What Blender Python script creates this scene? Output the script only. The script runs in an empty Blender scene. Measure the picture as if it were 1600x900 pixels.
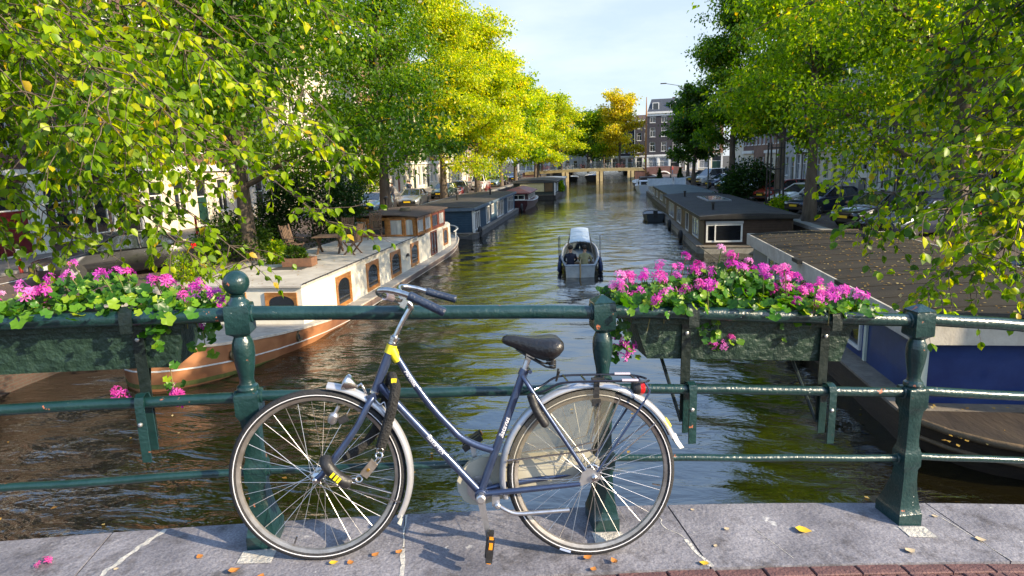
import bpy, math, random
import numpy as np
from mathutils import Vector, Matrix
C = bpy.context.scene.collection
SC = bpy.context.scene
pi = math.pi
rad = math.radians
random.seed(7)

# ------------------------------------------------------------------ camera, sky, sun, exposure
cam_d = bpy.data.cameras.new('camera'); cam = bpy.data.objects.new('camera', cam_d); C.objects.link(cam)
cam_d.sensor_width = 36.0; cam_d.lens = 22.96; cam_d.clip_start = .05; cam_d.clip_end = 3000
YAW, PITCH, ROLL = .1398, .1919, -.0320
f0 = Vector((-math.sin(YAW)*math.cos(PITCH), math.cos(YAW)*math.cos(PITCH), -math.sin(PITCH)))
r0 = Vector((math.cos(YAW), math.sin(YAW), 0)); u0 = r0.cross(f0)
r1 = r0*math.cos(ROLL)+u0*math.sin(ROLL); u1 = u0*math.cos(ROLL)-r0*math.sin(ROLL)
m = Matrix((r1, u1, -f0)).transposed().to_4x4(); m.translation = (0, 0, 1.63)
cam.matrix_world = m
SC.camera = cam

SUN_DIR = Vector((.95, -.30, 0)).normalized()      # towards the sun, seen from above
SUN_EL = rad(25)
W = bpy.data.worlds.new('World'); SC.world = W; W.use_nodes = True
nt = W.node_tree; nt.nodes.clear()
sky = nt.nodes.new('ShaderNodeTexSky'); sky.sky_type = 'NISHITA'; sky.sun_disc = False
sky.sun_elevation = SUN_EL; sky.sun_rotation = math.atan2(SUN_DIR.x, SUN_DIR.y)
sky.altitude = 0; sky.air_density = 1.0; sky.dust_density = .6; sky.ozone_density = 1.0
bg = nt.nodes.new('ShaderNodeBackground'); bg.inputs['Strength'].default_value = .15
wo = nt.nodes.new('ShaderNodeOutputWorld')

# thin high cloud veil over the Nishita sky
tcw = nt.nodes.new('ShaderNodeTexCoord'); mpw = nt.nodes.new('ShaderNodeMapping'); mpw.inputs['Scale'].default_value = (1, 1, 3.5); mpw.inputs['Location'].default_value = (.3, .8, .1)
nzw = nt.nodes.new('ShaderNodeTexNoise'); nzw.inputs['Scale'].default_value = 2.2; nzw.inputs['Detail'].default_value = 7; nzw.inputs['Roughness'].default_value = .55
crw = nt.nodes.new('ShaderNodeValToRGB'); crw.color_ramp.elements[0].position = .36; crw.color_ramp.elements[1].position = .80
crw.color_ramp.elements[0].color = (.90, .90, .90, 1); crw.color_ramp.elements[1].color = (.84, .84, .84, 1)
mxw = nt.nodes.new('ShaderNodeMix'); mxw.data_type = 'RGBA'; 
cvw = nt.nodes.new('ShaderNodeValToRGB'); cvw.color_ramp.elements[0].position = .45; cvw.color_ramp.elements[1].position = .68
cvw.color_ramp.elements[0].color = (1.20, 1.44, 1.74, 1); cvw.color_ramp.elements[1].color = (1.72, 1.80, 1.90, 1)
nt.links.new(tcw.outputs['Generated'], mpw.inputs[0]); nt.links.new(mpw.outputs[0], nzw.inputs['Vector']); nt.links.new(nzw.outputs['Fac'], crw.inputs[0]); nt.links.new(nzw.outputs['Fac'], cvw.inputs[0]); nt.links.new(cvw.outputs[0], mxw.inputs['B'])
spw = nt.nodes.new('ShaderNodeSeparateXYZ'); nt.links.new(tcw.outputs['Generated'], spw.inputs[0])     # haze thins with height above the horizon
hzw = nt.nodes.new('ShaderNodeMapRange'); hzw.inputs[1].default_value = .22; hzw.inputs[2].default_value = .42; hzw.inputs[3].default_value = 1.0; hzw.inputs[4].default_value = .06
nt.links.new(spw.outputs['Z'], hzw.inputs[0])
mlw = nt.nodes.new('ShaderNodeMath'); mlw.operation = 'MULTIPLY'; nt.links.new(crw.outputs[0], mlw.inputs[0]); nt.links.new(hzw.outputs[0], mlw.inputs[1])
nt.links.new(mlw.outputs[0], mxw.inputs['Factor']); nt.links.new(sky.outputs[0], mxw.inputs['A']); nt.links.new(mxw.outputs['Result'], bg.inputs[0]); nt.links.new(bg.outputs[0], wo.inputs[0])
sl = bpy.data.lights.new('sun', 'SUN'); sl.energy = 2.75; sl.angle = rad(.53); sl.color = (1.0, .82, .56)
sun = bpy.data.objects.new('sun', sl); C.objects.link(sun)
sdir = Vector((SUN_DIR.x*math.cos(SUN_EL), SUN_DIR.y*math.cos(SUN_EL), math.sin(SUN_EL)))
sun.rotation_euler = sdir.to_track_quat('Z', 'Y').to_euler(); sun.location = sdir*60
vs = SC.view_settings; vs.view_transform = 'Standard'; vs.look = 'None'; vs.exposure = 1.82; vs.gamma = 1.0
SC.cycles.max_bounces = 8; SC.cycles.transparent_max_bounces = 8; SC.cycles.caustics_reflective = False; SC.cycles.caustics_refractive = False
SC.cycles.sample_clamp_indirect = 6.0
SC.cycles.use_denoising = True

# ------------------------------------------------------------------ helpers
def tag(o, label=None, cat=None, group=None, kind=None):
    if label: o['label'] = label
    if cat: o['category'] = cat
    if group: o['group'] = group
    if kind: o['kind'] = kind
    return o
def empty(name, loc=(0, 0, 0), rz=0, label=None, cat=None, group=None, mat=None):
    o = bpy.data.objects.new(name, None); C.objects.link(o)
    if mat is not None: o.matrix_world = mat
    else: o.location = loc; o.rotation_euler = (0, 0, rz)
    o.empty_display_size = .1
    return tag(o, label, cat, group)
class MB:
    def __init__(s): s.v = []; s.f = []; s.mi = []; s.m = 0
    def add(s, vs, fs):
        b = len(s.v); s.v += [tuple(p) for p in vs]
        for f in fs: s.f.append(tuple(b+i for i in f)); s.mi.append(s.m)
        return s
    def box(s, c, d, rz=0, rx=0, ry=0):
        x, y, z = d[0]/2, d[1]/2, d[2]/2
        P = [Vector((i*x, j*y, k*z)) for k in (-1, 1) for j in (-1, 1) for i in (-1, 1)]
        if rz or rx or ry:
            R = Matrix.Rotation(rz, 3, 'Z') @ Matrix.Rotation(ry, 3, 'Y') @ Matrix.Rotation(rx, 3, 'X')
            P = [R @ p for p in P]
        c = Vector(c)
        return s.add([p+c for p in P], [(0, 2, 3, 1), (4, 5, 7, 6), (0, 1, 5, 4), (2, 6, 7, 3), (0, 4, 6, 2), (1, 3, 7, 5)])
    def b2(s, a, b):   # box from min corner to max corner
        return s.box([(a[i]+b[i])/2 for i in range(3)], [abs(b[i]-a[i]) for i in range(3)])
    def quad(s, *p): return s.add(p, [tuple(range(len(p)))])
    def loft(s, rings, cap=True, closed=False):
        n = len(rings[0]); vs = [p for r in rings for p in r]; fs = []
        K = len(rings)
        for k in range(K if closed else K-1):
            a = k*n; b = ((k+1) % K)*n
            for i in range(n):
                j = (i+1) % n
                fs.append((a+i, a+j, b+j, b+i))
        if cap and not closed:
            fs.append(tuple(range(n-1, -1, -1))); fs.append(tuple((K-1)*n+i for i in range(n)))
        return s.add(vs, fs)
    def tube(s, pts, r, n=8, closed=False, cap=True):
        pts = [Vector(p) for p in pts]; K = len(pts)
        rs = r if isinstance(r, (list, tuple)) else [r]*K
        rings = []; N = None
        for k in range(K):
            if closed: t = pts[(k+1) % K]-pts[k-1]
            else: t = pts[min(k+1, K-1)]-pts[max(k-1, 0)]
            if t.length < 1e-9: t = Vector((0, 0, 1))
            t.normalize()
            if N is None:
                N = Vector((0, 0, 1)) if abs(t.z) < .9 else Vector((1, 0, 0))
            N = (N-t*N.dot(t))
            if N.length < 1e-6: N = t.orthogonal()
            N.normalize(); B = t.cross(N)
            rings.append([pts[k]+(N*math.cos(2*pi*i/n)+B*math.sin(2*pi*i/n))*rs[k] for i in range(n)])
        return s.loft(rings, cap, closed)
    def lathe(s, prof, n=16, o=(0, 0, 0), axis='Z', cap=True):
        rings = []
        for r, z in prof:
            ring = []
            for i in range(n):
                a = 2*pi*i/n; c, q = math.cos(a)*r, math.sin(a)*r
                p = {'Z': (c, q, z), 'Y': (q, z, c), 'X': (z, c, q)}[axis]
                ring.append((p[0]+o[0], p[1]+o[1], p[2]+o[2]))
            rings.append(ring)
        return s.loft(rings, cap)
    def sphere(s, c, r, n=12, k=8):
        r3 = r if isinstance(r, (tuple, list)) else (r, r, r)
        rings = []
        for j in range(k+1):
            a = -pi/2+pi*j/k; a = max(-pi/2+.03, min(pi/2-.03, a))
            rings.append([(c[0]+r3[0]*math.cos(a)*math.cos(2*pi*i/n), c[1]+r3[1]*math.cos(a)*math.sin(2*pi*i/n), c[2]+r3[2]*math.sin(a)) for i in range(n)])
        return s.loft(rings)
    def prism(s, poly, a, b, axis='Y'):
        # polygon given in the other two axes, extruded from a to b along axis
        def pt(p, t): return {'Y': (p[0], t, p[1]), 'X': (t, p[0], p[1]), 'Z': (p[0], p[1], t)}[axis]
        return s.loft([[pt(p, a) for p in poly], [pt(p, b) for p in poly]])
    def mesh(s, name, mat, smooth=None):
        me = bpy.data.meshes.new(name); me.from_pydata(s.v, [], s.f)
        for mm in (mat if isinstance(mat, (list, tuple)) else [mat]): me.materials.append(mm)
        if any(s.mi): me.polygons.foreach_set('material_index', s.mi)
        if smooth is not None:
            me.polygons.foreach_set('use_smooth', [True]*len(me.polygons)); me.set_sharp_from_angle(angle=rad(smooth))
        me.update()
        return me
    def build(s, name, mat, parent=None, smooth=35, loc=None):
        return put(name, s.mesh(name, mat, smooth), parent, loc)
def fix_normals(me):
    import bmesh
    b = bmesh.new(); b.from_mesh(me); bmesh.ops.recalc_face_normals(b, faces=b.faces); b.to_mesh(me); b.free()
def put(name, me, parent=None, loc=None, rot=None, mat=None):
    o = bpy.data.objects.new(name, me); C.objects.link(o)
    if parent is not None: o.parent = parent
    if mat is not None: o.matrix_local = mat
    else:
        if loc is not None: o.location = loc
        if rot is not None: o.rotation_euler = rot
    return o
def struct(o): o['kind'] = 'structure'; return o
def dup(root, loc, rz, label=None, group=None, swap=None):
    def cp(o, par):
        c = o.copy(); C.objects.link(c)
        if par is not None: c.parent = par
        if swap and c.type == 'MESH' and c.data.materials and c.data.materials[0] and c.data.materials[0].name in swap:
            c.material_slots[0].link = 'OBJECT'; c.material_slots[0].material = swap[c.data.materials[0].name]
        for ch in list(o.children): cp(ch, c)
        return c
    r = cp(root, None); r.location = loc; r.rotation_euler = (0, 0, rz)
    if label: r['label'] = label
    if group: r['group'] = group
    return r

# ------------------------------------------------------------------ materials
MATS = {}
def mk(name, col, rough=.5, metal=0, col2=None, scale=4, detail=5, bump=0, bscale=30, coat=0, spec=.5, stretch=(1, 1, 1), ramp=(.35, .65), trans=0, ior=1.45):
    if name in MATS: return MATS[name]
    M = bpy.data.materials.new(name); M.use_nodes = True; MATS[name] = M
    n = M.node_tree.nodes; L = M.node_tree.links; p = n['Principled BSDF']
    p.inputs['Roughness'].default_value = rough; p.inputs['Metallic'].default_value = metal
    p.inputs['Coat Weight'].default_value = coat; p.inputs['Coat Roughness'].default_value = .08
    p.inputs['Specular IOR Level'].default_value = spec; p.inputs['IOR'].default_value = ior
    p.inputs['Transmission Weight'].default_value = trans
    col = (*col, 1)
    if col2 is None: p.inputs['Base Color'].default_value = col
    tc = n.new('ShaderNodeTexCoord'); mp = n.new('ShaderNodeMapping'); mp.inputs['Scale'].default_value = stretch
    L.new(tc.outputs['Object'], mp.inputs[0])
    if col2 is not None:
        tx = n.new('ShaderNodeTexNoise'); tx.inputs['Scale'].default_value = scale; tx.inputs['Detail'].default_value = detail; tx.inputs['Roughness'].default_value = .62
        L.new(mp.outputs[0], tx.inputs['Vector'])
        cr = n.new('ShaderNodeValToRGB'); cr.color_ramp.elements[0].position = ramp[0]; cr.color_ramp.elements[1].position = ramp[1]
        cr.color_ramp.elements[0].color = col; cr.color_ramp.elements[1].color = (*col2, 1)
        L.new(tx.outputs['Fac'], cr.inputs[0]); L.new(cr.outputs[0], p.inputs['Base Color'])
        M['ramp'] = 1
    if bump:
        bx = n.new('ShaderNodeTexNoise'); bx.inputs['Scale'].default_value = bscale; bx.inputs['Detail'].default_value = 6
        L.new(mp.outputs[0], bx.inputs['Vector'])
        bn = n.new('ShaderNodeBump'); bn.inputs['Strength'].default_value = bump; bn.inputs['Distance'].default_value = .02
        L.new(bx.outputs['Fac'], bn.inputs['Height']); L.new(bn.outputs[0], p.inputs['Normal'])
    return M
def brickmat(name, c1, c2, mortar, scale=1.0, bw=.22, bh=.065, axis='XZ', rough=.85, msize=.008):
    if name in MATS: return MATS[name]
    M = bpy.data.materials.new(name); M.use_nodes = True; MATS[name] = M
    n = M.node_tree.nodes; L = M.node_tree.links; p = n['Principled BSDF']; p.inputs['Roughness'].default_value = rough
    tc = n.new('ShaderNodeTexCoord'); sp = n.new('ShaderNodeSeparateXYZ'); cb = n.new('ShaderNodeCombineXYZ')
    L.new(tc.outputs['Object'], sp.inputs[0]); L.new(sp.outputs[axis[0]], cb.inputs['X']); L.new(sp.outputs[axis[1]], cb.inputs['Y'])
    br = n.new('ShaderNodeTexBrick'); br.inputs['Scale'].default_value = scale
    br.inputs['Brick Width'].default_value = bw; br.inputs['Row Height'].default_value = bh; br.inputs['Mortar Size'].default_value = msize
    br.inputs['Color1'].default_value = (*c1, 1); br.inputs['Color2'].default_value = (*c2, 1); br.inputs['Mortar'].default_value = (*mortar, 1)
    L.new(cb.outputs[0], br.inputs['Vector'])
    nz = n.new('ShaderNodeTexNoise'); nz.inputs['Scale'].default_value = .6; nz.inputs['Detail'].default_value = 6
    L.new(tc.outputs['Object'], nz.inputs['Vector'])
    mx = n.new('ShaderNodeMix'); mx.data_type = 'RGBA'; mx.blend_type = 'MULTIPLY'; mx.inputs['Factor'].default_value = .6
    cr = n.new('ShaderNodeValToRGB'); cr.color_ramp.elements[0].color = (.45, .43, .42, 1); cr.color_ramp.elements[1].color = (1.25, 1.2, 1.15, 1)
    cr.color_ramp.elements[0].position = .3; cr.color_ramp.elements[1].position = .7
    L.new(nz.outputs['Fac'], cr.inputs[0]); L.new(br.outputs['Color'], mx.inputs['A']); L.new(cr.outputs[0], mx.inputs['B'])
    L.new(mx.outputs['Result'], p.inputs['Base Color'])
    bn = n.new('ShaderNodeBump'); bn.inputs['Strength'].default_value = .5; bn.inputs['Distance'].default_value = .01; bn.invert = True
    L.new(br.outputs['Fac'], bn.inputs['Height']); L.new(bn.outputs[0], p.inputs['Normal'])
    return M
def leafmat(name, stops, single=False, trans=.5, rough=.4):
    if name in MATS: return MATS[name]
    M = bpy.data.materials.new(name); M.use_nodes = True; MATS[name] = M
    n = M.node_tree.nodes; L = M.node_tree.links; n.remove(n['Principled BSDF']); out = n['Material Output']
    if single:
        at = n.new('ShaderNodeObjectInfo'); src = at.outputs['Random']
    else:
        at = n.new('ShaderNodeAttribute'); at.attribute_name = 'tint'; src = at.outputs['Fac']
    cr = n.new('ShaderNodeValToRGB'); e = cr.color_ramp.elements
    e[0].position = stops[0][0]; e[0].color = (*stops[0][1], 1); e[1].position = stops[-1][0]; e[1].color = (*stops[-1][1], 1)
    for pos, c in stops[1:-1]:
        q = e.new(pos); q.color = (*c, 1)
    L.new(src, cr.inputs[0])
    df = n.new('ShaderNodeBsdfDiffuse'); tr = n.new('ShaderNodeBsdfTranslucent'); gl = n.new('ShaderNodeBsdfGlossy'); gl.inputs['Roughness'].default_value = rough
    hs = n.new('ShaderNodeHueSaturation'); hs.inputs['Hue'].default_value = .495; hs.inputs['Saturation'].default_value = 1.15; hs.inputs['Value'].default_value = 2.0
    L.new(cr.outputs[0], df.inputs[0]); L.new(cr.outputs[0], hs.inputs['Color']); L.new(hs.outputs[0], tr.inputs[0])
    mx = n.new('ShaderNodeMixShader'); mx.inputs[0].default_value = trans
    L.new(df.outputs[0], mx.inputs[1]); L.new(tr.outputs[0], mx.inputs[2])
    m2 = n.new('ShaderNodeMixShader'); m2.inputs[0].default_value = .022
    L.new(mx.outputs[0], m2.inputs[1]); L.new(gl.outputs[0], m2.inputs[2]); L.new(m2.outputs[0], out.inputs[0])
    return M

# ------------------------------------------------------------------ places
WZ, QZ = -2.9, -1.7                    # water and quay levels; the bridge kerb is near 0
P2 = Vector((0, 2.712, 0)); RD = Vector((.9671, .2545, 0)).normalized(); RN = Vector((-RD.y, RD.x, 0))
def g(s): return max(.009-.069*s-.0115*s*s, QZ-.05)          # the hump of the bridge along its railing
def RF(s, o, z=0): return P2+RD*s+RN*o+Vector((0, 0, z))
RANG = math.atan2(RD.y, RD.x)
# ------------------------------------------------------------------ ground, quays, water
def plain(M): return M
m_cobble_l = brickmat('street clinker brown', (.14, .10, .085), (.10, .075, .065), (.05, .045, .04), 1, .21, .10, 'XY')
m_quay = brickmat('quay wall brick', (.085, .050, .038), (.06, .038, .03), (.07, .065, .055), 1, .22, .07, 'YZ')
m_cope = mk('quay coping stone', (.30, .29, .27), .8, col2=(.20, .19, .18), scale=2, bump=.3)
m_asph = mk('street asphalt', (.055, .053, .05), .9, col2=(.04, .038, .036), scale=1.2, bump=.2, bscale=60)
m_side = brickmat('sidewalk tiles grey', (.24, .22, .20), (.19, .175, .16), (.09, .085, .08), 1, .30, .30, 'XY')
m_white = mk('white road paint', (.75, .74, .70), .7, col2=(.55, .54, .5), scale=6)
m_kerb = mk('kerb granite', (.28, .27, .26), .8, col2=(.2, .19, .19), scale=8)
m_earth = mk('dark quay earth', (.05, .04, .028), .95, col2=(.03, .025, .015), scale=3, bump=.5, bscale=12)
def sheet(name, x0, y0, x1, y1, z, M, kind='structure'):
    o = MB().quad((x0, y0, z), (x1, y0, z), (x1, y1, z), (x0, y1, z)).build(name, M, smooth=None); o['kind'] = kind; return o
QL, QR = -12.6, 9.35
def land(name, xq, xo):
    b = MB(); ys = [-40, -6, 4, 142, 1500] ; 
    zt = QZ
    b.b2((min(xq, xo), -300, WZ-3), (max(xq, xo), 1500, zt))
    o = b.build(name, m_earth, smooth=None); o['kind'] = 'structure'
land('ground', QL-.42, -900); land('ground', QR+.42, 900)
for nm, x0, x1 in (('quay_wall', QL-.42, QL), ('quay_wall', QR, QR+.42)):
    o = MB().b2((x0, -30, WZ-3), (x1, 134, QZ-.15)).build(nm, m_quay, smooth=None); o['kind'] = 'structure'
    y = -30; k = 0
    while y < 134:                                     # coping stones
        c = MB().b2((x0-.03, y+.006, QZ-.15), (x1+.03, y+1.99, QZ+.02)).build('coping_stone', m_cope, o, smooth=None); y += 2
# left bank: parking strip, roadway, kerb, sidewalk
sheet('road', -20.3, -8, -16.4, 300, QZ+.008, m_cobble_l)
sheet('parking_strip', -16.4, -8, QL-.45, 300, QZ+.004, m_cobble_l)
sheet('road_line', -18.95, 12, -18.83, 34, QZ+.013, m_white)
o = MB().b2((-20.5, -8, QZ-.1), (-20.3, 300, QZ+.10)).build('kerb', m_kerb, smooth=None); o['kind'] = 'structure'
o = MB().b2((-23.6, -8, QZ-.1), (-20.5, 300, QZ+.095)).build('sidewalk', m_side, smooth=None); o['kind'] = 'structure'
# right bank
sheet('road', 13.2, -8, 17.0, 300, QZ+.008, m_asph)
sheet('parking_strip', QR+.45, -8, 13.2, 300, QZ+.004, m_cobble_l)
o = MB().b2((17.0, -8, QZ-.1), (17.2, 300, QZ+.10)).build('kerb', m_kerb, smooth=None); o['kind'] = 'structure'
o = MB().b2((17.2, -8, QZ-.1), (20.2, 300, QZ+.095)).build('sidewalk', m_side, smooth=None); o['kind'] = 'structure'

# water: a rippled sheet with waves as geometry near the bridge, fine ripples from the material
def water():
    M = bpy.data.materials.new('canal water'); M.use_nodes = True
    n = M.node_tree.nodes; L = M.node_tree.links; p = n['Principled BSDF']
    p.inputs['Base Color'].default_value = (.008, .0065, .002, 1); p.inputs['Roughness'].default_value = .045; p.inputs['IOR'].default_value = 2.05
    p.inputs['Specular IOR Level'].default_value = .62
    tc = n.new('ShaderNodeTexCoord')
    def noise(scale, st, det, dist=0.0):
        mp = n.new('ShaderNodeMapping'); mp.inputs['Scale'].default_value = st; mp.inputs['Rotation'].default_value = (0, 0, .25)
        L.new(tc.outputs['Object'], mp.inputs[0]); t = n.new('ShaderNodeTexNoise'); t.inputs['Scale'].default_value = scale
        t.inputs['Detail'].default_value = det; t.inputs['Distortion'].default_value = dist; L.new(mp.outputs[0], t.inputs['Vector']); return t
    a = noise(1.7, (.7, 1.7, 1), 4, .6); b = noise(4.0, (.7, 1.5, 1), 3, .4)
    b1 = n.new('ShaderNodeBump'); b1.inputs['Strength'].default_value = 1; b1.inputs['Distance'].default_value = .075
    b2 = n.new('ShaderNodeBump'); b2.inputs['Strength'].default_value = 1; b2.inputs['Distance'].default_value = .018
    pt = noise(.11, (1, .45, 1), 3, .8); pr = n.new('ShaderNodeMapRange'); pr.inputs[1].default_value = .38; pr.inputs[2].default_value = .62; pr.inputs[3].default_value = .25; pr.inputs[4].default_value = 1.0
    L.new(pt.outputs['Fac'], pr.inputs[0]); L.new(pr.outputs[0], b2.inputs['Strength']); L.new(pr.outputs[0], b1.inputs['Strength'])
    L.new(a.outputs['Fac'], b1.inputs['Height']); L.new(b.outputs['Fac'], b2.inputs['Height'])
    L.new(b1.outputs[0], b2.inputs['Normal']); L.new(b2.outputs[0], p.inputs['Normal'])
    xs = np.linspace(QL-.2, QR+.2, 140); ys = np.concatenate([np.linspace(-12, 60, 340), np.linspace(61, 400, 120)])
    X, Y = np.meshgrid(xs, ys); rng = np.random.default_rng(3)
    Z = np.zeros_like(X)
    for i in range(26):
        lam = rng.uniform(.65, 2.2); th = rng.normal(pi/2+.25, .55); k = 2*pi/lam
        Z += .0038*lam**.9*np.sin(k*(X*math.cos(th)+Y*math.sin(th))+rng.uniform(0, 6.28)+.8*np.sin(.35*X+rng.uniform(0, 6))+.6*np.sin(.23*Y+rng.uniform(0, 6)))
    Z *= np.clip((75-Y)/40, 0, 1)*.75
    V = np.stack([X, Y, Z+WZ], -1).reshape(-1, 3); nx, ny = len(xs), len(ys)
    idx = np.arange(nx*ny).reshape(ny, nx)
    F = np.stack([idx[:-1, :-1], idx[:-1, 1:], idx[1:, 1:], idx[1:, :-1]], -1).reshape(-1, 4)
    me = npmesh('water', V, F, M); me.polygons.foreach_set('use_smooth', [True]*len(me.polygons))
    o = put('water', me); o['kind'] = 'structure'
def npmesh(name, V, F, M, tint=None):
    me = bpy.data.meshes.new(name); nf, k = F.shape
    me.vertices.add(len(V)); me.vertices.foreach_set('co', np.ascontiguousarray(V, dtype=np.float32).ravel())
    me.loops.add(nf*k); me.loops.foreach_set('vertex_index', np.ascontiguousarray(F, dtype=np.int32).ravel())
    me.polygons.add(nf); me.polygons.foreach_set('loop_start', np.arange(0, nf*k, k, dtype=np.int32))
    me.materials.append(M); me.update(calc_edges=True)
    if tint is not None:
        a = me.attributes.new('tint', 'FLOAT', 'FACE'); a.data.foreach_set('value', np.ascontiguousarray(tint, dtype=np.float32))
    return me
water()

# ------------------------------------------------------------------ the bridge we stand on
def stone_mat():
    M = mk('kerb stone', (.10, .10, .122), .8, col2=(.30, .295, .325), scale=2.2, detail=8, bump=.35, bscale=45, ramp=(.3, .72))
    n = M.node_tree.nodes; L = M.node_tree.links; p = n['Principled BSDF']
    tc = [q for q in n if q.type == 'TEX_COORD'][0]; cr = [q for q in n if q.type == 'VALTORGB'][0]
    # fine speckle
    v = n.new('ShaderNodeTexNoise'); v.inputs['Scale'].default_value = 120; v.inputs['Detail'].default_value = 3
    L.new(tc.outputs['Object'], v.inputs['Vector'])
    r2 = n.new('ShaderNodeValToRGB'); r2.color_ramp.elements[0].position = .3; r2.color_ramp.elements[1].position = .7
    r2.color_ramp.elements[0].color = (.62, .61, .64, 1); r2.color_ramp.elements[1].color = (1.15, 1.15, 1.15, 1); L.new(v.outputs['Fac'], r2.inputs[0])
    mx = n.new('ShaderNodeMix'); mx.data_type = 'RGBA'; mx.blend_type = 'MULTIPLY'; mx.inputs['Factor'].default_value = 1
    L.new(cr.outputs[0], mx.inputs['A']); L.new(r2.outputs[0], mx.inputs['B'])
    # dark dirt blotches and pale lime stains
    d = n.new('ShaderNodeTexNoise'); d.inputs['Scale'].default_value = 7; d.inputs['Detail'].default_value = 9; d.inputs['Roughness'].default_value = .7
    L.new(tc.outputs['Object'], d.inputs['Vector'])
    r3 = n.new('ShaderNodeValToRGB'); r3.color_ramp.elements[0].position = .33; r3.color_ramp.elements[1].position = .50
    r3.color_ramp.elements[0].color = (.30, .27, .25, 1); r3.color_ramp.elements[1].color = (1, 1, 1, 1); L.new(d.outputs['Fac'], r3.inputs[0])
    m2 = n.new('ShaderNodeMix'); m2.data_type = 'RGBA'; m2.blend_type = 'MULTIPLY'; m2.inputs['Factor'].default_value = .8
    L.new(mx.outputs['Result'], m2.inputs['A']); L.new(r3.outputs[0], m2.inputs['B'])
    r4 = n.new('ShaderNodeValToRGB'); r4.color_ramp.elements[0].position = .64; r4.color_ramp.elements[1].position = .70
    r4.color_ramp.elements[0].color = (0, 0, 0, 1); r4.color_ramp.elements[1].color = (.8, .8, .8, 1); L.new(d.outputs['Fac'], r4.inputs[0])
    m3 = n.new('ShaderNodeMix'); m3.data_type = 'RGBA'; L.new(r4.outputs[0], m3.inputs['Factor'])
    L.new(m2.outputs['Result'], m3.inputs['A']); m3.inputs['B'].default_value = (.55, .55, .54, 1)
    L.new(m3.outputs['Result'], p.inputs['Base Color'])
    return M
m_stone = stone_mat()
m_mortar = mk('pale mortar', (.55, .53, .49), .9, col2=(.36, .35, .33), scale=9, bump=.6, bscale=60)
m_dbrick = mk('dark clinker', (.085, .042, .045), .7, col2=(.15, .075, .07), scale=9, bump=.5, bscale=70)
m_bwall = brickmat('bridge side brick', (.085, .05, .04), (.065, .042, .034), (.07, .06, .055), 1, .22, .07, 'XZ')
rail_m = Matrix.Translation(P2) @ Matrix.Rotation(RANG, 4, 'Z')
def strip(mb, s0, s1, o0, o1, zt, zb, n=4):
    rings = []
    for i in range(n+1):
        s = s0+(s1-s0)*i/n; z = g(s)
        rings.append([(s, o0, z+zb), (s, o1, z+zb), (s, o1, z+zt), (s, o0, z+zt)])
    return mb.loft(rings)
kb = bpy.data.objects.new('bridge_kerb', None); C.objects.link(kb); kb.matrix_world = rail_m; kb['kind'] = 'structure'
joints = [-10, -7.4, -5.9, -4.6, -3.4, -2.14, -.885, .355, 1.72, 3.0, 4.3, 5.7, 7.2, 10]
for a, b in zip(joints[:-1], joints[1:]):
    strip(MB(), a+.004, b-.004, -.345, .155, 0, -.34, 6).build('stone_slab', m_stone, kb, smooth=None)
def crack(pts, w, z=.0012):
    mb = MB(); L = []; R = []
    for i, (s, o) in enumerate(pts):
        a = Vector(pts[max(i-1, 0)]); b = Vector(pts[min(i+1, len(pts)-1)]); t = (b-a).normalized(); nn = Vector((-t.y, t.x)); ww = w*(.6+.8*random.random())*.5
        L.append((s+nn.x*ww, o+nn.y*ww, g(s+nn.x*ww)+z)); R.append((s-nn.x*ww, o-nn.y*ww, g(s-nn.x*ww)+z))
    for i in range(len(pts)-1): mb.quad(R[i], R[i+1], L[i+1], L[i])
    return mb.build('mortar_seam', m_mortar, kb, smooth=None)
def wig(a, b, n, amp):
    a = Vector(a); b = Vector(b); t = (b-a).normalized(); nn = Vector((-t.y, t.x)); q = 0; out = []
    for i in range(n+1):
        q = q*.6+random.uniform(-amp, amp); out.append(tuple(a.lerp(b, i/n)+nn*q*(0 if i in (0, n) else 1)))
    return out
crack(wig((-2.16, -.34), (-2.03, -.12), 14, .014)+wig((-2.02, -.11), (-1.92, .15), 10, .008), .02)
crack(wig((-.885, -.34), (-.885, -.12), 8, .004), .016); crack(wig((-.885, -.11), (-.88, .15), 8, .004), .008)
crack(wig((.36, -.34), (.33, -.14), 8, .005), .02); crack(wig((.33, -.13), (.27, -.03), 6, .008)+wig((.268, -.02), (.30, .15), 8, .008), .006)
crack(wig((.74, -.30), (.68, -.06), 6, .002), .003); crack(wig((1.73, -.34), (1.68, .1), 8, .003), .004)
# brick paving in front of the kerb
pv = bpy.data.objects.new('bridge_pavement', None); C.objects.link(pv); pv.matrix_world = rail_m; pv['kind'] = 'structure'
strip(MB(), -12, 12, -14, -.346, -.03, -.5, 48).build('paving_bed', brickmat('bridge clinkers', (.10, .055, .05), (.075, .04, .04), (.03, .028, .026), 1, .21, .06, 'XY'), pv, smooth=None)
def bevel_brick(L, Wd, H=.05):
    c = .004
    return MB().loft([[(-L/2, -Wd/2, -H), (L/2, -Wd/2, -H), (L/2, Wd/2, -H), (-L/2, Wd/2, -H)], [(-L/2, -Wd/2, -c), (L/2, -Wd/2, -c), (L/2, Wd/2, -c), (-L/2, Wd/2, -c)],
                      [(-L/2+c, -Wd/2+c, 0), (L/2-c, -Wd/2+c, 0), (L/2-c, Wd/2-c, 0), (-L/2+c, Wd/2-c, 0)]])
me1 = bevel_brick(.198, .06).mesh('brick', m_dbrick); me2 = bevel_brick(.056, .20).mesh('brick', m_dbrick)
def slope(s): return -math.atan(-.069-.023*s)
s = -.55
while s < 2.9:
    put('brick', me1, pv, (s, -.378+random.uniform(-.002, .002), g(s)-.006+random.uniform(-.003, .002)), (random.uniform(-.02, .02), slope(s), random.uniform(-.01, .01))); s += .2045
s = .55
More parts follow.
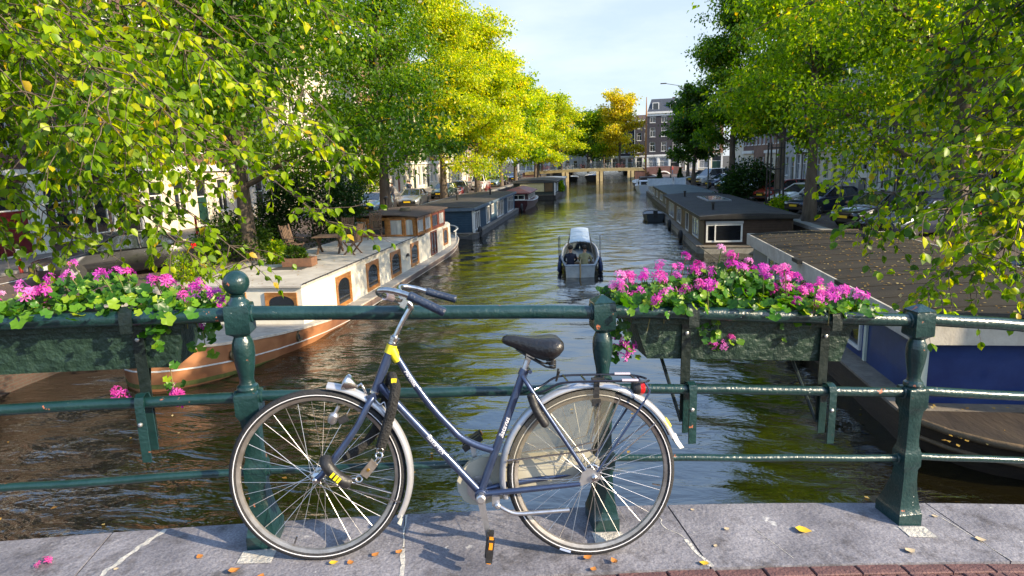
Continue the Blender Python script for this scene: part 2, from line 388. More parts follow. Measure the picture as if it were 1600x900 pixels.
while s < 2.9:
    put('brick', me2, pv, (s, -.513+random.uniform(-.003, .003), g(s)-.006+random.uniform(-.004, .003)), (random.uniform(-.015, .015), slope(s), random.uniform(-.02, .02))); s += .0605
# side wall of the bridge under the kerb and the wall that closes the hump at either end
o = MB()
strip(o, -13.5, 13.5, -14, .10, -.34, -3.6, 40)
o = o.build('bridge_side_wall', m_bwall, smooth=None); o.matrix_world = rail_m; o['kind'] = 'structure'

# ------------------------------------------------------------------ railing
def paint_green():
    M = mk('bridge green paint', (.005, .026, .027), .24, col2=(.011, .042, .042), scale=7, bump=.25, bscale=60, coat=.4)
    n = M.node_tree.nodes; L = M.node_tree.links; p = n['Principled BSDF']
    tc = [q for q in n if q.type == 'TEX_COORD'][0]; cr = [q for q in n if q.type == 'VALTORGB'][0]
    a = n.new('ShaderNodeTexNoise'); a.inputs['Scale'].default_value = 17; a.inputs['Detail'].default_value = 7; a.inputs['Roughness'].default_value = .6
    L.new(tc.outputs['Object'], a.inputs['Vector'])
    r = n.new('ShaderNodeValToRGB'); r.color_ramp.elements[0].position = .672; r.color_ramp.elements[1].position = .695; L.new(a.outputs['Fac'], r.inputs[0])
    mx = n.new('ShaderNodeMix'); mx.data_type = 'RGBA'; L.new(r.outputs[0], mx.inputs['Factor']); L.new(cr.outputs[0], mx.inputs['A'])
    mx.inputs['B'].default_value = (.42, .13, .06, 1)
    b = n.new('ShaderNodeTexNoise'); b.inputs['Scale'].default_value = 55; b.inputs['Detail'].default_value = 4; L.new(tc.outputs['Object'], b.inputs['Vector'])
    r2 = n.new('ShaderNodeValToRGB'); r2.color_ramp.elements[0].position = .73; r2.color_ramp.elements[1].position = .75; L.new(b.outputs['Fac'], r2.inputs[0])
    m2 = n.new('ShaderNodeMix'); m2.data_type = 'RGBA'; L.new(r2.outputs[0], m2.inputs['Factor']); L.new(mx.outputs['Result'], m2.inputs['A']); m2.inputs['B'].default_value = (.5, .5, .46, 1)
    L.new(m2.outputs['Result'], p.inputs['Base Color'])
    ad = n.new('ShaderNodeMath'); ad.operation = 'MULTIPLY_ADD'; ad.inputs[1].default_value = .5; ad.inputs[2].default_value = .28
    L.new(r.outputs[0], ad.inputs[0]); L.new(ad.outputs[0], p.inputs['Roughness'])
    return M
m_green = paint_green()
RAIL = bpy.data.objects.new('bridge_railing', None); C.objects.link(RAIL); RAIL.matrix_world = rail_m
tag(RAIL, 'dark green iron railing with rust chipped rails and turned posts along the bridge', 'railing')
def sring(z, hx, hy, sq, yo=0, n=16):
    out = []
    for i in range(n):
        a = 2*pi*i/n; c, q = math.cos(a), math.sin(a); r = (1-sq)+sq/max(abs(c), abs(q))
        out.append((c*r*hx, yo+q*r*hy, z))
    return out
prof = [(-.02, .072, .105, 1, .03), (.055, .072, .105, 1, .03), (.06, .069, .10, 1, .03), (.10, .060, .085, .95, .025), (.16, .050, .066, .9, .015), (.22, .045, .052, .85, .005), (.27, .045, .047, .85, 0),
        (.285, .051, .051, 1, 0), (.29, .053, .053, 1, 0), (.352, .053, .053, 1, 0), (.358, .050, .050, 1, 0), (.385, .043, .043, .8, 0), (.42, .041, .041, .75, 0), (.52, .043, .043, .75, 0), (.555, .047, .047, .8, 0),
        (.575, .056, .056, 1, 0), (.58, .058, .058, 1, 0), (.66, .058, .058, 1, 0), (.667, .055, .055, 1, 0), (.672, .044, .044, 0, 0), (.682, .047, .047, 0, 0), (.692, .044, .044, 0, 0), (.70, .034, .034, 0, 0), (.715, .030, .030, 0, 0),
        (.74, .033, .033, 0, 0), (.78, .041, .041, 0, 0), (.82, .0465, .0465, 0, 0), (.85, .047, .047, 0, 0), (.875, .043, .043, 0, 0), (.89, .036, .036, 0, 0), (.898, .033, .033, 0, 0), (.905, .042, .042, .5, 0),
        (.915, .055, .055, 1, 0), (.92, .058, .058, 1, 0), (1.02, .058, .058, 1, 0), (1.027, .055, .055, 1, 0)]
def post(s, ball):
    rings = [[(x+s, y, z+g(s)) for x, y, z in sring(z, hx*(.80 if sq > .3 else .92), hy*(.80 if sq > .3 else .92), sq, yo*.8)] for z, hx, hy, sq, yo in prof]
    mb = MB().loft(rings)
    p = mb.build('post', m_green, RAIL, smooth=28)
    if ball:
        q = MB().lathe([(.044, 1.026), (.042, 1.035), (.031, 1.045), (.026, 1.058), (.030, 1.066)], 24, (s, 0, g(s)))
        rr = .050; q.lathe([(max(.003, rr*math.cos(a)), 1.112+rr*math.sin(a)) for a in [(-pi/2+pi*i/14) for i in range(15)]], 24, (s, 0, g(s)))
        q.build('ball_finial', m_green, p, smooth=40)
    else:
        q = MB().loft([[(x+s, y, z+g(s)) for x, y, z in sring(zz, h, h, 1)] for zz, h in ((1.026, .045), (1.032, .045), (1.058, .006))])
        q.build('pyramid_cap', m_green, p, smooth=20)
    mp = MB().quad(*[(s+a, b, g(s+a)+.003) for a, b in ((-.075, -.155), (.06, -.165), (.065, -.07), (-.07, -.07))])
    mp.build('mortar_patch', m_mortar, p, smooth=None)
SP = 1.465
for k in (-4, -3, -2, -1, 0, 1, 2, 3, 4): post(k*SP, k in (-1,))
for h, r, nm in ((.987, .0295, 'top_rail'), (.645, .022, 'middle_rail'), (.32, .0165, 'lower_rail')):
    for k in range(-4, 4):
        a, b = k*SP+.04, (k+1)*SP-.04; za = g(k*SP)+h; zb = g((k+1)*SP)+h
        pts = [(a+(b-a)*i/8, random.uniform(-.002, .002), za+(zb-za)*i/8+random.uniform(-.002, .002)) for i in range(9)]
        MB().tube(pts, r, 14).build(nm, m_green, RAIL, smooth=40)
        for x, z, sg in ((a, za, 1), (b, zb, -1)):
            MB().lathe([(r+.007, 0), (r+.007, .012), (r+.002, .016)], 14, (x+(0 if sg > 0 else 0), 0, z), 'X').build('rail_collar', m_green, RAIL, smooth=30) if sg > 0 else \
            MB().lathe([(r+.002, -.016), (r+.007, -.012), (r+.007, 0)], 14, (x, 0, z), 'X').build('rail_collar', m_green, RAIL, smooth=30)

# ------------------------------------------------------------------ flower boxes hung on the railing
def box_mat():
    return mk('rough green box plastic', (.008, .022, .016), .45, col2=(.024, .055, .037), scale=6, bump=.9, bscale=28, spec=.5, ramp=(.3, .75))
m_box = box_mat(); m_strap = mk('painted strap iron', (.006, .013, .011), .4, col2=(.012, .020, .018), scale=12, bump=.3, bscale=40)
m_bolt = mk('zinc bolt', (.45, .46, .45), .4, .8); m_soil = mk('potting soil', (.03, .02, .012), .95, bump=.8, bscale=30)
def flower_box(s0, s1, straps, label):
    t = empty('flower_box', label=label, cat='planter', group='flower boxes hung on the railing', mat=rail_m)
    def zz(s, h): return g(s)+h
    def ring(s, inset):
        return [(s, .065, zz(s, .760)), (s, .27, zz(s, .760)), (s, .335, zz(s, .955)), (s, .05, zz(s, .955))]
    n = 8; S = [s0+(s1-s0)*i/n for i in range(n+1)]
    mb = MB(); rings = []
    for i, s in enumerate(S):
        r = ring(s, 0)
        if i == 0: r = [(s0+.07, y, z-g(s0)+g(s0+.07)) if k < 2 else (x, y, z) for k, (x, y, z) in enumerate(r)]
        if i == n: r = [(s1-.05, y, z-g(s1)+g(s1-.05)) if k < 2 else (x, y, z) for k, (x, y, z) in enumerate(r)]
        rings.append(r)
    vs = MB(); vs.loft(rings, cap=True)
    vs.build('trough', m_box, t, smooth=None)
    strip(MB(), s0-.008, s1+.008, .038, .056, .958, .925, 8).build('trough_rim', m_box, t, smooth=None)
    strip(MB(), s0+.01, s1-.01, .06, .325, .962, .956, 8).build('soil', m_soil, t, smooth=None)
    for s in straps:
        z = g(s); w = .021
        st = MB()
        pth = [(.052, .47), (.050, .60), (.046, .90), (.045, .985)]
        st.loft([[(s-w, o-.004, z+h), (s+w, o-.004, z+h), (s+w, o+.004, z+h), (s-w, o+.004, z+h)] for o, h in pth])
        hook = [(-.037, .93), (-.037, .987), (-.031, 1.012), (-.012, 1.024), (.014, 1.024), (.036, 1.010), (.045, .985)]
        hk = MB().loft([[(s-w-.002, o-.0035, z+h), (s+w+.002, o-.0035, z+h), (s+w+.002, o+.0035, z+h+.002), (s-w-.002, o+.0035, z+h+.002)] for o, h in hook])
        b = st.build('strap', m_strap, t, smooth=None)
        hk.build('hook', m_strap, b, smooth=30)
        cl = [(-.034, .40), (-.034, .645), (-.026, .668), (-.006, .677), (.022, .672), (.034, .65), (.04, .42)]
        MB().loft([[(s+.004-w*.8, o-.004, z+h), (s+.004+w*.8, o-.004, z+h), (s+.004+w*.8, o+.004, z+h), (s+.004-w*.8, o+.004, z+h)] for o, h in cl]).build('rail_clamp', m_green, b, smooth=30)
        for h in (.885, .56):
            MB().lathe([(.009, 0), (.008, -.006), (.003, -.009)], 10, (s, .04 if h > .6 else -.038, z+h), 'Y').build('bolt', m_bolt, b, smooth=30)
        MB().tube([(s-.055, .25, z+.765), (s-.015, .05, z+.47)], .008, 6).build('brace', m_strap, t, smooth=30)
flower_box(-3.35, -1.70, (-1.873, -2.95), 'long green flower box left of the ball topped post')
flower_box(.15, 1.19, (.39, 1.045), 'short green flower box hung behind the bicycle rear wheel')
# ------------------------------------------------------------------ bicycle
A = Vector((-1.135, 2.249, .074)); Bc = Vector((-.071, 2.465, .0155))
tx = (Bc-A).normalized(); hz = Vector((0, 0, 1)).cross(tx).normalized(); up = tx.cross(hz)
LEAN = rad(7)
bv = up*math.cos(LEAN)+hz*math.sin(LEAN); by = bv.cross(tx)
bm = Matrix((tx, by, bv)).transposed().to_4x4(); bm.translation = A+Vector((0, 0, .001))
BK = empty('bicycle', label='grey blue ladies bicycle with black saddle leaning on the bridge railing', cat='bicycle', mat=bm)
m_frame = mk('slate blue metallic paint', (.040, .060, .125), .32, .55, col2=(.055, .08, .155), scale=20, coat=.6, bump=.05, bscale=80)
m_chrome = mk('worn chrome', (.62, .61, .60), .22, 1.0, col2=(.42, .40, .38), scale=40)
m_alu = mk('brushed aluminium', (.58, .58, .60), .38, .9, col2=(.45, .45, .46), scale=30)
m_tyre = mk('tyre rubber', (.018, .018, .020), .75, col2=(.03, .03, .032), scale=60, bump=.4, bscale=160)
m_refl = mk('white reflective stripe', (.75, .75, .78), .4)
m_silver = mk('silver mudguard', (.50, .51, .54), .3, .45, col2=(.40, .41, .44), scale=14, coat=.3)
m_black = mk('black plastic', (.015, .015, .016), .45, col2=(.028, .028, .03), scale=20, bump=.2, bscale=60)
m_leather = mk('black saddle vinyl', (.012, .012, .014), .33, col2=(.022, .021, .022), scale=9, bump=.3, bscale=90, coat=.3)
m_grip = mk('dark blue grip rubber', (.012, .022, .05), .4, col2=(.02, .035, .07), scale=20, bump=.3, bscale=90)
m_cream = mk('cream chain case', (.48, .46, .38), .4, col2=(.36, .34, .27), scale=5, coat=.2)
m_red = mk('red lamp lens', (.55, .012, .012), .15, coat=.6)
m_amber = mk('amber reflector', (.75, .28, .02), .2, coat=.5)
m_yel = mk('yellow sticker', (.85, .70, .02), .45, col2=(.75, .60, .03), scale=20)
m_lock = mk('black lock sleeve', (.014, .014, .014), .8, col2=(.026, .026, .026), scale=30, bump=.8, bscale=120)
m_guard = bpy.data.materials.new('clear skirt guard'); m_guard.use_nodes = True
def _guard():
    n = m_guard.node_tree.nodes; L = m_guard.node_tree.links; n.remove(n['Principled BSDF'])
    a = n.new('ShaderNodeBsdfTransparent'); a.inputs[0].default_value = (.93, .90, .80, 1)
    b = n.new('ShaderNodeBsdfDiffuse'); b.inputs[0].default_value = (.56, .52, .42, 1); c = n.new('ShaderNodeBsdfGlossy'); c.inputs['Roughness'].default_value = .2
    m1 = n.new('ShaderNodeMixShader'); m1.inputs[0].default_value = .11; m2 = n.new('ShaderNodeMixShader'); m2.inputs[0].default_value = .07
    L.new(a.outputs[0], m1.inputs[1]); L.new(b.outputs[0], m1.inputs[2]); L.new(m1.outputs[0], m2.inputs[1]); L.new(c.outputs[0], m2.inputs[2]); L.new(m2.outputs[0], n['Material Output'].inputs[0])
_guard()
def smoothpts(pts, n=6):
    P = [Vector(p) for p in pts]; out = []
    for i in range(len(P)-1):
        p0 = P[max(i-1, 0)]; p1 = P[i]; p2 = P[i+1]; p3 = P[min(i+2, len(P)-1)]
        for k in range(n):
            t = k/n; out.append(.5*((2*p1)+(p2-p0)*t+(2*p0-5*p1+4*p2-p3)*t*t+(3*p1-p0-3*p2+p3)*t**3))
    out.append(P[-1]); return out
RW, FU, RU = .349, -.004, 1.100
spoke_me = MB().tube([(0, 0, 0), (0, 0, 1)], .00095, 4).mesh('spoke', mk('spoke steel', (.72, .70, .68), .3, .9), 60)
def wheel(u, name_label, steer=0):
    w = bpy.data.objects.new('wheel', None); C.objects.link(w); w.parent = BK; w.location = (u, 0, RW); w.rotation_euler = (0, 0, steer)
    if name_label: w['label'] = name_label
    ty = MB(); R = RW-.0175
    prof = [(math.cos(a)*.0185, math.sin(a)*.0175) for a in [2*pi*i/12 for i in range(12)]]
    N = 72
    ty.loft([[((R+pz)*math.cos(2*pi*k/N), py, (R+pz)*math.sin(2*pi*k/N)) for py, pz in prof] for k in range(N)], closed=True)
    ty.build('tyre', m_tyre, w, smooth=40)
    def ring(r0_, r1_, y0, y1):
        mb = MB(); pr = [(r0_, y0), (r1_, y0), (r1_, y1), (r0_, y1)]
        return mb.loft([[(r*math.cos(2*pi*k/N), y, r*math.sin(2*pi*k/N)) for r, y in pr] for k in range(N)], closed=True)
    for sg in (-1, 1):
        ring(RW-.0225, RW-.0195, sg*.0168, sg*.0187).build('reflective_stripe', m_refl, w, smooth=40)
    pr = [(RW-.036, .011), (RW-.044, .008), (RW-.047, 0), (RW-.044, -.008), (RW-.036, -.011), (RW-.031, -.0125), (RW-.031, .0125)]
    MB().loft([[(r*math.cos(2*pi*k/N), y, r*math.sin(2*pi*k/N)) for r, y in pr] for k in range(N)], closed=True).build('rim', mk('weathered rim', (.46, .43, .40), .42, .85, col2=(.30, .27, .24), scale=18), w, smooth=30)
    hb = MB().lathe([(.006, -.062), (.009, -.06), (.009, -.040), (.014, -.038), (.022, -.034), (.022, -.030), (.014, -.026), (.014, .026), (.022, .030), (.022, .034), (.014, .038), (.009, .04), (.009, .06), (.006, .062)], 16, axis='Y')
    if u > .5: hb.lathe([(.036, -.022), (.040, -.018), (.040, .018), (.036, .022)], 20, axis='Y')
    hb.build('hub', m_chrome, w, smooth=40)
    for k in range(36):
        sg = 1 if k % 2 else -1; a = 2*pi*(k+.5)/36; lead = (1 if (k//2) % 2 else -1)*1.15
        p = Vector((.020*math.cos(a+lead), sg*.032, .020*math.sin(a+lead))); q = Vector(((RW-.05)*math.cos(a), sg*.003, (RW-.05)*math.sin(a)))
        d = q-p; M4 = d.to_track_quat('Z', 'Y').to_matrix().to_4x4() @ Matrix.Diagonal((1, 1, d.length, 1)); M4.translation = p
        put('spoke', spoke_me, w, mat=M4)
    a0 = -1.9 if u < .5 else -.2
    MB().tube([((RW-.052)*math.cos(a0), 0, (RW-.052)*math.sin(a0)), ((RW-.085)*math.cos(a0), 0, (RW-.085)*math.sin(a0))], .0035, 6).build('valve', m_chrome, w, smooth=40)
    return w
wheel(FU, 'front wheel'); wheel(RU, 'rear wheel behind a clear skirt guard')
# tyre lettering, flat print on the sidewall of the rear tyre
def text_mesh(txt, size, name, mat, parent, M4, shear=0.0, ext=.0006, font_space=1.0):
    cu = bpy.data.curves.new(name, 'FONT'); cu.body = txt; cu.size = size; cu.shear = shear; cu.extrude = ext; cu.align_x = 'CENTER'; cu.align_y = 'CENTER'; cu.resolution_u = 2; cu.space_character = font_space; cu.offset = size*.012
    ob = bpy.data.objects.new(name, cu); C.objects.link(ob)
    me = bpy.data.meshes.new_from_object(ob); bpy.data.objects.remove(ob); me.materials.clear(); me.materials.append(mat)
    return put(name, me, parent, mat=M4)
def bt(name, pts, r, mat=None, n=12, parent=None, k=0, sm=40):
    P = smoothpts(pts, k) if k else pts
    return MB().tube(P, r, n).build(name, mat or m_frame, parent or BK, smooth=sm)
HT = Vector((.289, 0, .880)); HBt = Vector((.222, 0, .692))
bt('head_tube', [HBt, HT], .0185)
BBp = Vector((.645, 0, .269)); SC_ = Vector((.817, 0, .775))
dt = bt('down_tube', [(.238, 0, .715), (.29, 0, .655), BBp], .0165)
ttb = bt('top_tube', [(.297, 0, .842), (.340, 0, .772), (.385, 0, .705), (.455, 0, .613), (.520, 0, .543), (.560, 0, .502), (.62, 0, .469), (.692, 0, .445)], .0145, k=4)
stt = bt('seat_tube', [BBp, SC_], .0165)
MB().lathe([(.022, -.037), (.024, -.035), (.024, .035), (.022, .037)], 16, BBp, 'Y').build('bottom_bracket', m_frame, BK, smooth=40)
lug = MB().tube([(.276, 0, .842), (.287, 0, .876)], .0205, 14); lug.tube([(.284, 0, .862), (.300, 0, .828), (.312, 0, .810)], [.0205, .0185, .0165], 14)
lug.build('yellow_head_lug', m_yel, BK, smooth=40)
hs = MB()
ax = (HT-HBt).normalized()
def along(p, d): return p+ax*d
hs.tube([along(HT, 0), along(HT, .008), along(HT, .009), along(HT, .016), along(HT, .018), along(HT, .028), along(HT, .030), along(HT, .036)], [.021, .021, .018, .018, .022, .022, .016, .014], 14)
hs.tube([along(HBt, -.014), along(HBt, -.012), along(HBt, -.002), HBt], [.017, .021, .021, .018], 14)
hs.build('headset', m_chrome, BK, smooth=30)
# fork, stem, handlebar (turned a little so that the grips point along the railing)
fk = []
for sg in (-1, 1):
    bt('fork_blade', [(.214, sg*.018, .668), (.196, sg*.034, .640), (.150, sg*.044, .548), (.070, sg*.050, .432), (.020, sg*.053, .368), (FU, sg*.055, RW)], [.013]*4*4+[.0125, .012, .0115, .011, .010], k=4)
MB().box((.211, 0, .670), (.035, .062, .026), ry=rad(-20)).build('fork_crown', m_frame, BK, smooth=30)
st = MB().tube(smoothpts([along(HT, .03), (.318, 0, .950), (.352, 0, 1.012), (.362, -.002, 1.026), (.356, -.004, 1.040), (.335, -.006, 1.055)], 4), .0115, 12)
st.lathe([(.019, -.024), (.021, -.02), (.021, .02), (.019, .024)], 14, (.327, -.006, 1.058), 'Y')
st.build('stem', m_chrome, BK, smooth=40)
hb = bpy.data.objects.new('handlebar', None); C.objects.link(hb); hb.parent = BK; hb.location = (.325, 0, 1.058)
near = [(0, 0, 0), (-.012, -.06, .004), (-.040, -.150, .022), (-.062, -.205, .038), (-.058, -.238, .050), (-.03, -.254, .054), (.01, -.262, .048), (.06, -.268, .032), (.17, -.272, -.02)]
far = [(0, 0, 0), (-.008, .06, .004), (-.022, .150, .016), (-.034, .205, .028), (-.026, .240, .034), (0, .256, .032), (.04, .264, .024), (.09, .270, .010), (.20, .276, -.02)]
bt('bar_tube', list(reversed(near[1:]))+far, .0112, m_chrome, 12, hb, k=4)
for L_ in (near, far):
    a = Vector(L_[-2]); b = Vector(L_[-1]); d = (b-a).normalized()
    MB().tube([a-d*.012, a-d*.010, a, a+d*.03, b-d*.006, b+d*.006, b+d*.010], [.0125, .0165, .0168, .0160, .0162, .0172, .0150], 14).build('grip', m_grip, hb, smooth=35)
bell = MB().tube([Vector((-.046, -.165, .026)), Vector((-.028, -.115, .014))], .0155, 12); bell.build('bell_clamp', mk('pinkish steel clamp', (.55, .45, .50), .3, .8), hb, smooth=40)
MB().box((.012, -.03, -.014), (.022, .03, .034), ry=.5).build('stem_clamp', m_chrome, hb, smooth=30)
# seat stays, chain stays
for sg in (-1, 1):
    bt('seat_stay', [(.808, sg*.016, .752), (.835, sg*.034, .712), (.93, sg*.050, .571), (1.062, sg*.058, .378)], .0088, k=3)
    bt('chain_stay', [(.650, sg*.022, .272), (.76, sg*.040, .288), (.90, sg*.052, .306), (1.045, sg*.058, .322)], [.0125]*7+[.011, .010, .009], k=3)
    MB().prism([(1.035, .312), (1.06, .318), (1.125, .350), (1.118, .375), (1.085, .385), (1.055, .385)], sg*.056, sg*.062).build('dropout', m_alu, BK, smooth=None)
    MB().lathe([(.012, 0), (.012, sg*.012), (.006, sg*.016)], 8, (RU, sg*.062, .35), 'Y').build('axle_nut', m_chrome, BK, smooth=30)
    MB().lathe([(.011, 0), (.011, sg*.010), (.005, sg*.014)], 8, (FU, sg*.058, RW), 'Y').build('axle_nut', m_chrome, BK, smooth=30)
# saddle on its post
MB().tube([(.805, 0, .742), (.836, 0, .832)], .0125, 12).build('seat_post', m_alu, BK, smooth=40)
cl = MB().tube([(.808, 0, .752), (.818, 0, .778)], .020, 14); cl.lathe([(.008, -.03), (.008, .03)], 8, (.838, 0, .772), 'Y'); cl.build('seat_clamp', m_frame, BK, smooth=40)
sd = MB(); rings = []
sec = [(.724, .006, .906, .893), (.729, .018, .916, .884), (.742, .024, .922, .876), (.775, .032, .923, .864), (.815, .046, .917, .846), (.852, .068, .913, .828), (.890, .090, .914, .818), (.925, .102, .917, .820), (.950, .098, .913, .838), (.965, .080, .900, .858), (.970, .04, .885, .872)]
for u, w, zt, zb in sec:
    rng_ = []
    for i in range(20):
        a = 2*pi*i/20; c, q = math.cos(a), math.sin(a)
        z = (zt+zb)/2+(zt-zb)/2*(abs(q)**.75)*(1 if q > 0 else -1)
        wd = w*(abs(c)**.6)*(1 if c > 0 else -1)*(1 if q > -.25 else 1-.25*(-q-.25))
        dip = -.006*math.exp(-(wd/.03)**2) if q > 0 else 0
        rng_.append((u, wd, z+dip))
    rings.append(rng_)
sdo = sd.loft(rings).build('saddle', m_leather, BK, smooth=60)
for sg in (-1, 1):
    P = []
    for i in range(40):
        a = 2*pi*i/10; P.append((.925+.013*math.cos(a), sg*.045+.013*math.sin(a), .792+.034*i/40))
    MB().tube(P, .0032, 6).build('spring', m_black, sdo, smooth=60)
    MB().tube([(.78, sg*.02, .862), (.83, sg*.022, .832), (.90, sg*.04, .795), (.935, sg*.045, .79)], .0038, 6).build('saddle_rail', m_black, sdo, smooth=60)
MB().box((.838, 0, .832), (.034, .05, .026)).build('saddle_clamp', m_chrome, sdo, smooth=30)
# mudguards
def arc_guard(u, r, a0, a1, w, name, mat):
    n = 40; mb = MB(); rings = []
    for k in range(n+1):
        a = a0+(a1-a0)*k/n; ring = []
        sec = [(-1, -.014), (-.92, -.004), (-.6, .004), (0, .0075), (.6, .004), (.92, -.004), (1, -.014)]
        sec = sec+[(y*.95, z-.003) for y, z in reversed(sec)]
        for y, z in sec: ring.append((u+(r+z)*math.cos(a), y*w, RW+(r+z)*math.sin(a)))
        rings.append(ring)
    return mb.loft(rings).build(name, mat, BK, smooth=40)
mg1 = arc_guard(FU, .372, rad(84), rad(-28), .0265, 'front_mudguard', m_silver)
MB().loft([[(FU+.372*math.cos(a)+x, y, RW+.372*math.sin(a)+z) for x, y, z in ((-.003, -.027, 0), (.003, -.027, 0), (.003, .027, 0), (-.003, .027, 0))] for a, q in ((rad(-26), 0), (rad(-31), 0))]+
          [[(FU+.338+x*1.0, y*1.15, .150+z) for x, y, z in ((-.012, -.027, 0), (-.006, -.03, 0), (-.006, .03, 0), (-.012, .027, 0))]]).build('mud_flap', mk('grey white flap rubber', (.55, .54, .48), .5, col2=(.42, .42, .38), scale=14), mg1, smooth=None)
mg2 = arc_guard(RU, .373, rad(196), rad(24), .0265, 'rear_mudguard', m_silver)
MB().loft([[(RU+(r+z)*math.cos(a), y, RW+(r+z)*math.sin(a)) for y, z in ((-.027*k, -.012), (-.02*k, .007), (.02*k, .007), (.027*k, -.012))] for r, a, k in ((.375, rad(26), 1), (.377, rad(21), 1), (.386, rad(17), .8), (.392, rad(15), .4))]).build('guard_tip', mk('white mudguard tip', (.72, .72, .70), .45), mg2, smooth=30)
MB().loft([[(RU+(.3752+z)*math.cos(a), y, RW+(.3752+z)*math.sin(a)) for y, z in ((-.0268, -.012), (-.016, .0055), (0, .009), (.016, .0055), (.0268, -.012))] for a in (rad(37), rad(35), rad(33), rad(31))]).build('yellow_band', m_yel, mg2, smooth=40)
for sg in (-1, 1):
    bt('mudguard_stay', [(1.112, sg*.060, .362), (1.355, sg*.030, .560)], .0032, m_chrome, 6)
    bt('mudguard_stay', [(.006, sg*.058, .347), (.326, sg*.030, .245)], .003, m_chrome, 6)
# clear skirt guard with a bent wire
for sg in (-1, 1):
    mb = MB(); pts = []
    n = 26
    for k in range(n+1):
        a = rad(172)+(rad(76)-rad(172))*k/n; pts.append((RU+.352*math.cos(a), sg*.034, RW+.352*math.sin(a)))
    inner = [(1.172, sg*.036, .60), (1.125, sg*.040, .50), (1.09, sg*.040, .462), (1.02, sg*.040, .450), (.85, sg*.038, .425)]
    mb.add(pts+inner, [tuple(range(len(pts)+len(inner)))])
    sgd = mb.build('skirt_guard', m_guard, BK, smooth=None)
    bt('guard_wire', [(.748, sg*.040, .413), (.93, sg*.046, .437), (1.095, sg*.046, .457), (1.125, sg*.046, .485), (1.205, sg*.040, .672)], .0042, m_chrome, 6, sgd, k=3)
    bt('guard_wire', [(1.122, sg*.044, .650), (1.085, sg*.046, .49), (1.02, sg*.046, .470)], .0035, m_chrome, 6, sgd)
# carrier rack and tail light
rk = bpy.data.objects.new('carrier_rack', None); C.objects.link(rk); rk.parent = BK
for sg in (-1, 1):
    bt('rack_rail', [(.862, sg*.03, .688), (.90, sg*.05, .702), (.965, sg*.062, .735), (1.10, sg*.066, .742), (1.24, sg*.066, .742), (1.30, sg*.055, .738), (1.325, sg*.02, .735)], .0048, mk('black rack tube', (.02, .022, .035), .3, .4, coat=.4), 8, rk, k=4)
    bt('rack_leg', [(1.298, sg*.055, .735), (1.312, sg*.06, .712), (1.300, sg*.062, .665), (1.112, sg*.064, .372)], .0045, m_frame, 8, rk, k=3)
    MB().box((1.235, sg*.066, .7475), (.066, .013, .007)).build('rack_plate', mk('pale lilac plastic', (.55, .50, .60), .4), rk, smooth=None)
for u in (.985, 1.06, 1.14, 1.27): MB().tube([(u, -.066, .74), (u, .066, .74)], .004, 8).build('rack_bar', mk('black rack tube', (.02, .022, .035), .3, .4), rk, smooth=40)
MB().tube([(.955, -.03, .775), (.945, -.02, .735), (.955, .03, .735), (.96, .03, .775)], .0045, 8).build('spring_clip', m_black, rk, smooth=40)
bk = MB().box((1.108, -.030, .705), (.022, .012, .075)).box((1.108, -.032, .648), (.034, .010, .030)).box((1.112, -.031, .743), (.05, .02, .012)); bk.build('rack_bracket', m_black, rk, smooth=None)
tl = MB().lathe([(.026, 0), (.030, .006), (.030, .028), (.024, .034)], 16, (1.262, 0, .700), 'X').build('tail_light', m_black, BK, smooth=40)
MB().lathe([(.028, 0), (.028, .014), (.020, .022), (.005, .025)], 16, (1.290, 0, .700), 'X').build('red_lens', m_red, tl, smooth=40)
# ring lock over the rear wheel
rl = MB(); Ls = []
for k in range(17):
    a = rad(152)+(rad(128)-rad(152))*k/16
MB().tube(smoothpts([(.838, -.048, .690), (.862, -.055, .625), (.905, -.058, .558)], 6), [.010]+[.017]*11+[.010], 10).build('ring_lock', m_black, BK, smooth=40)
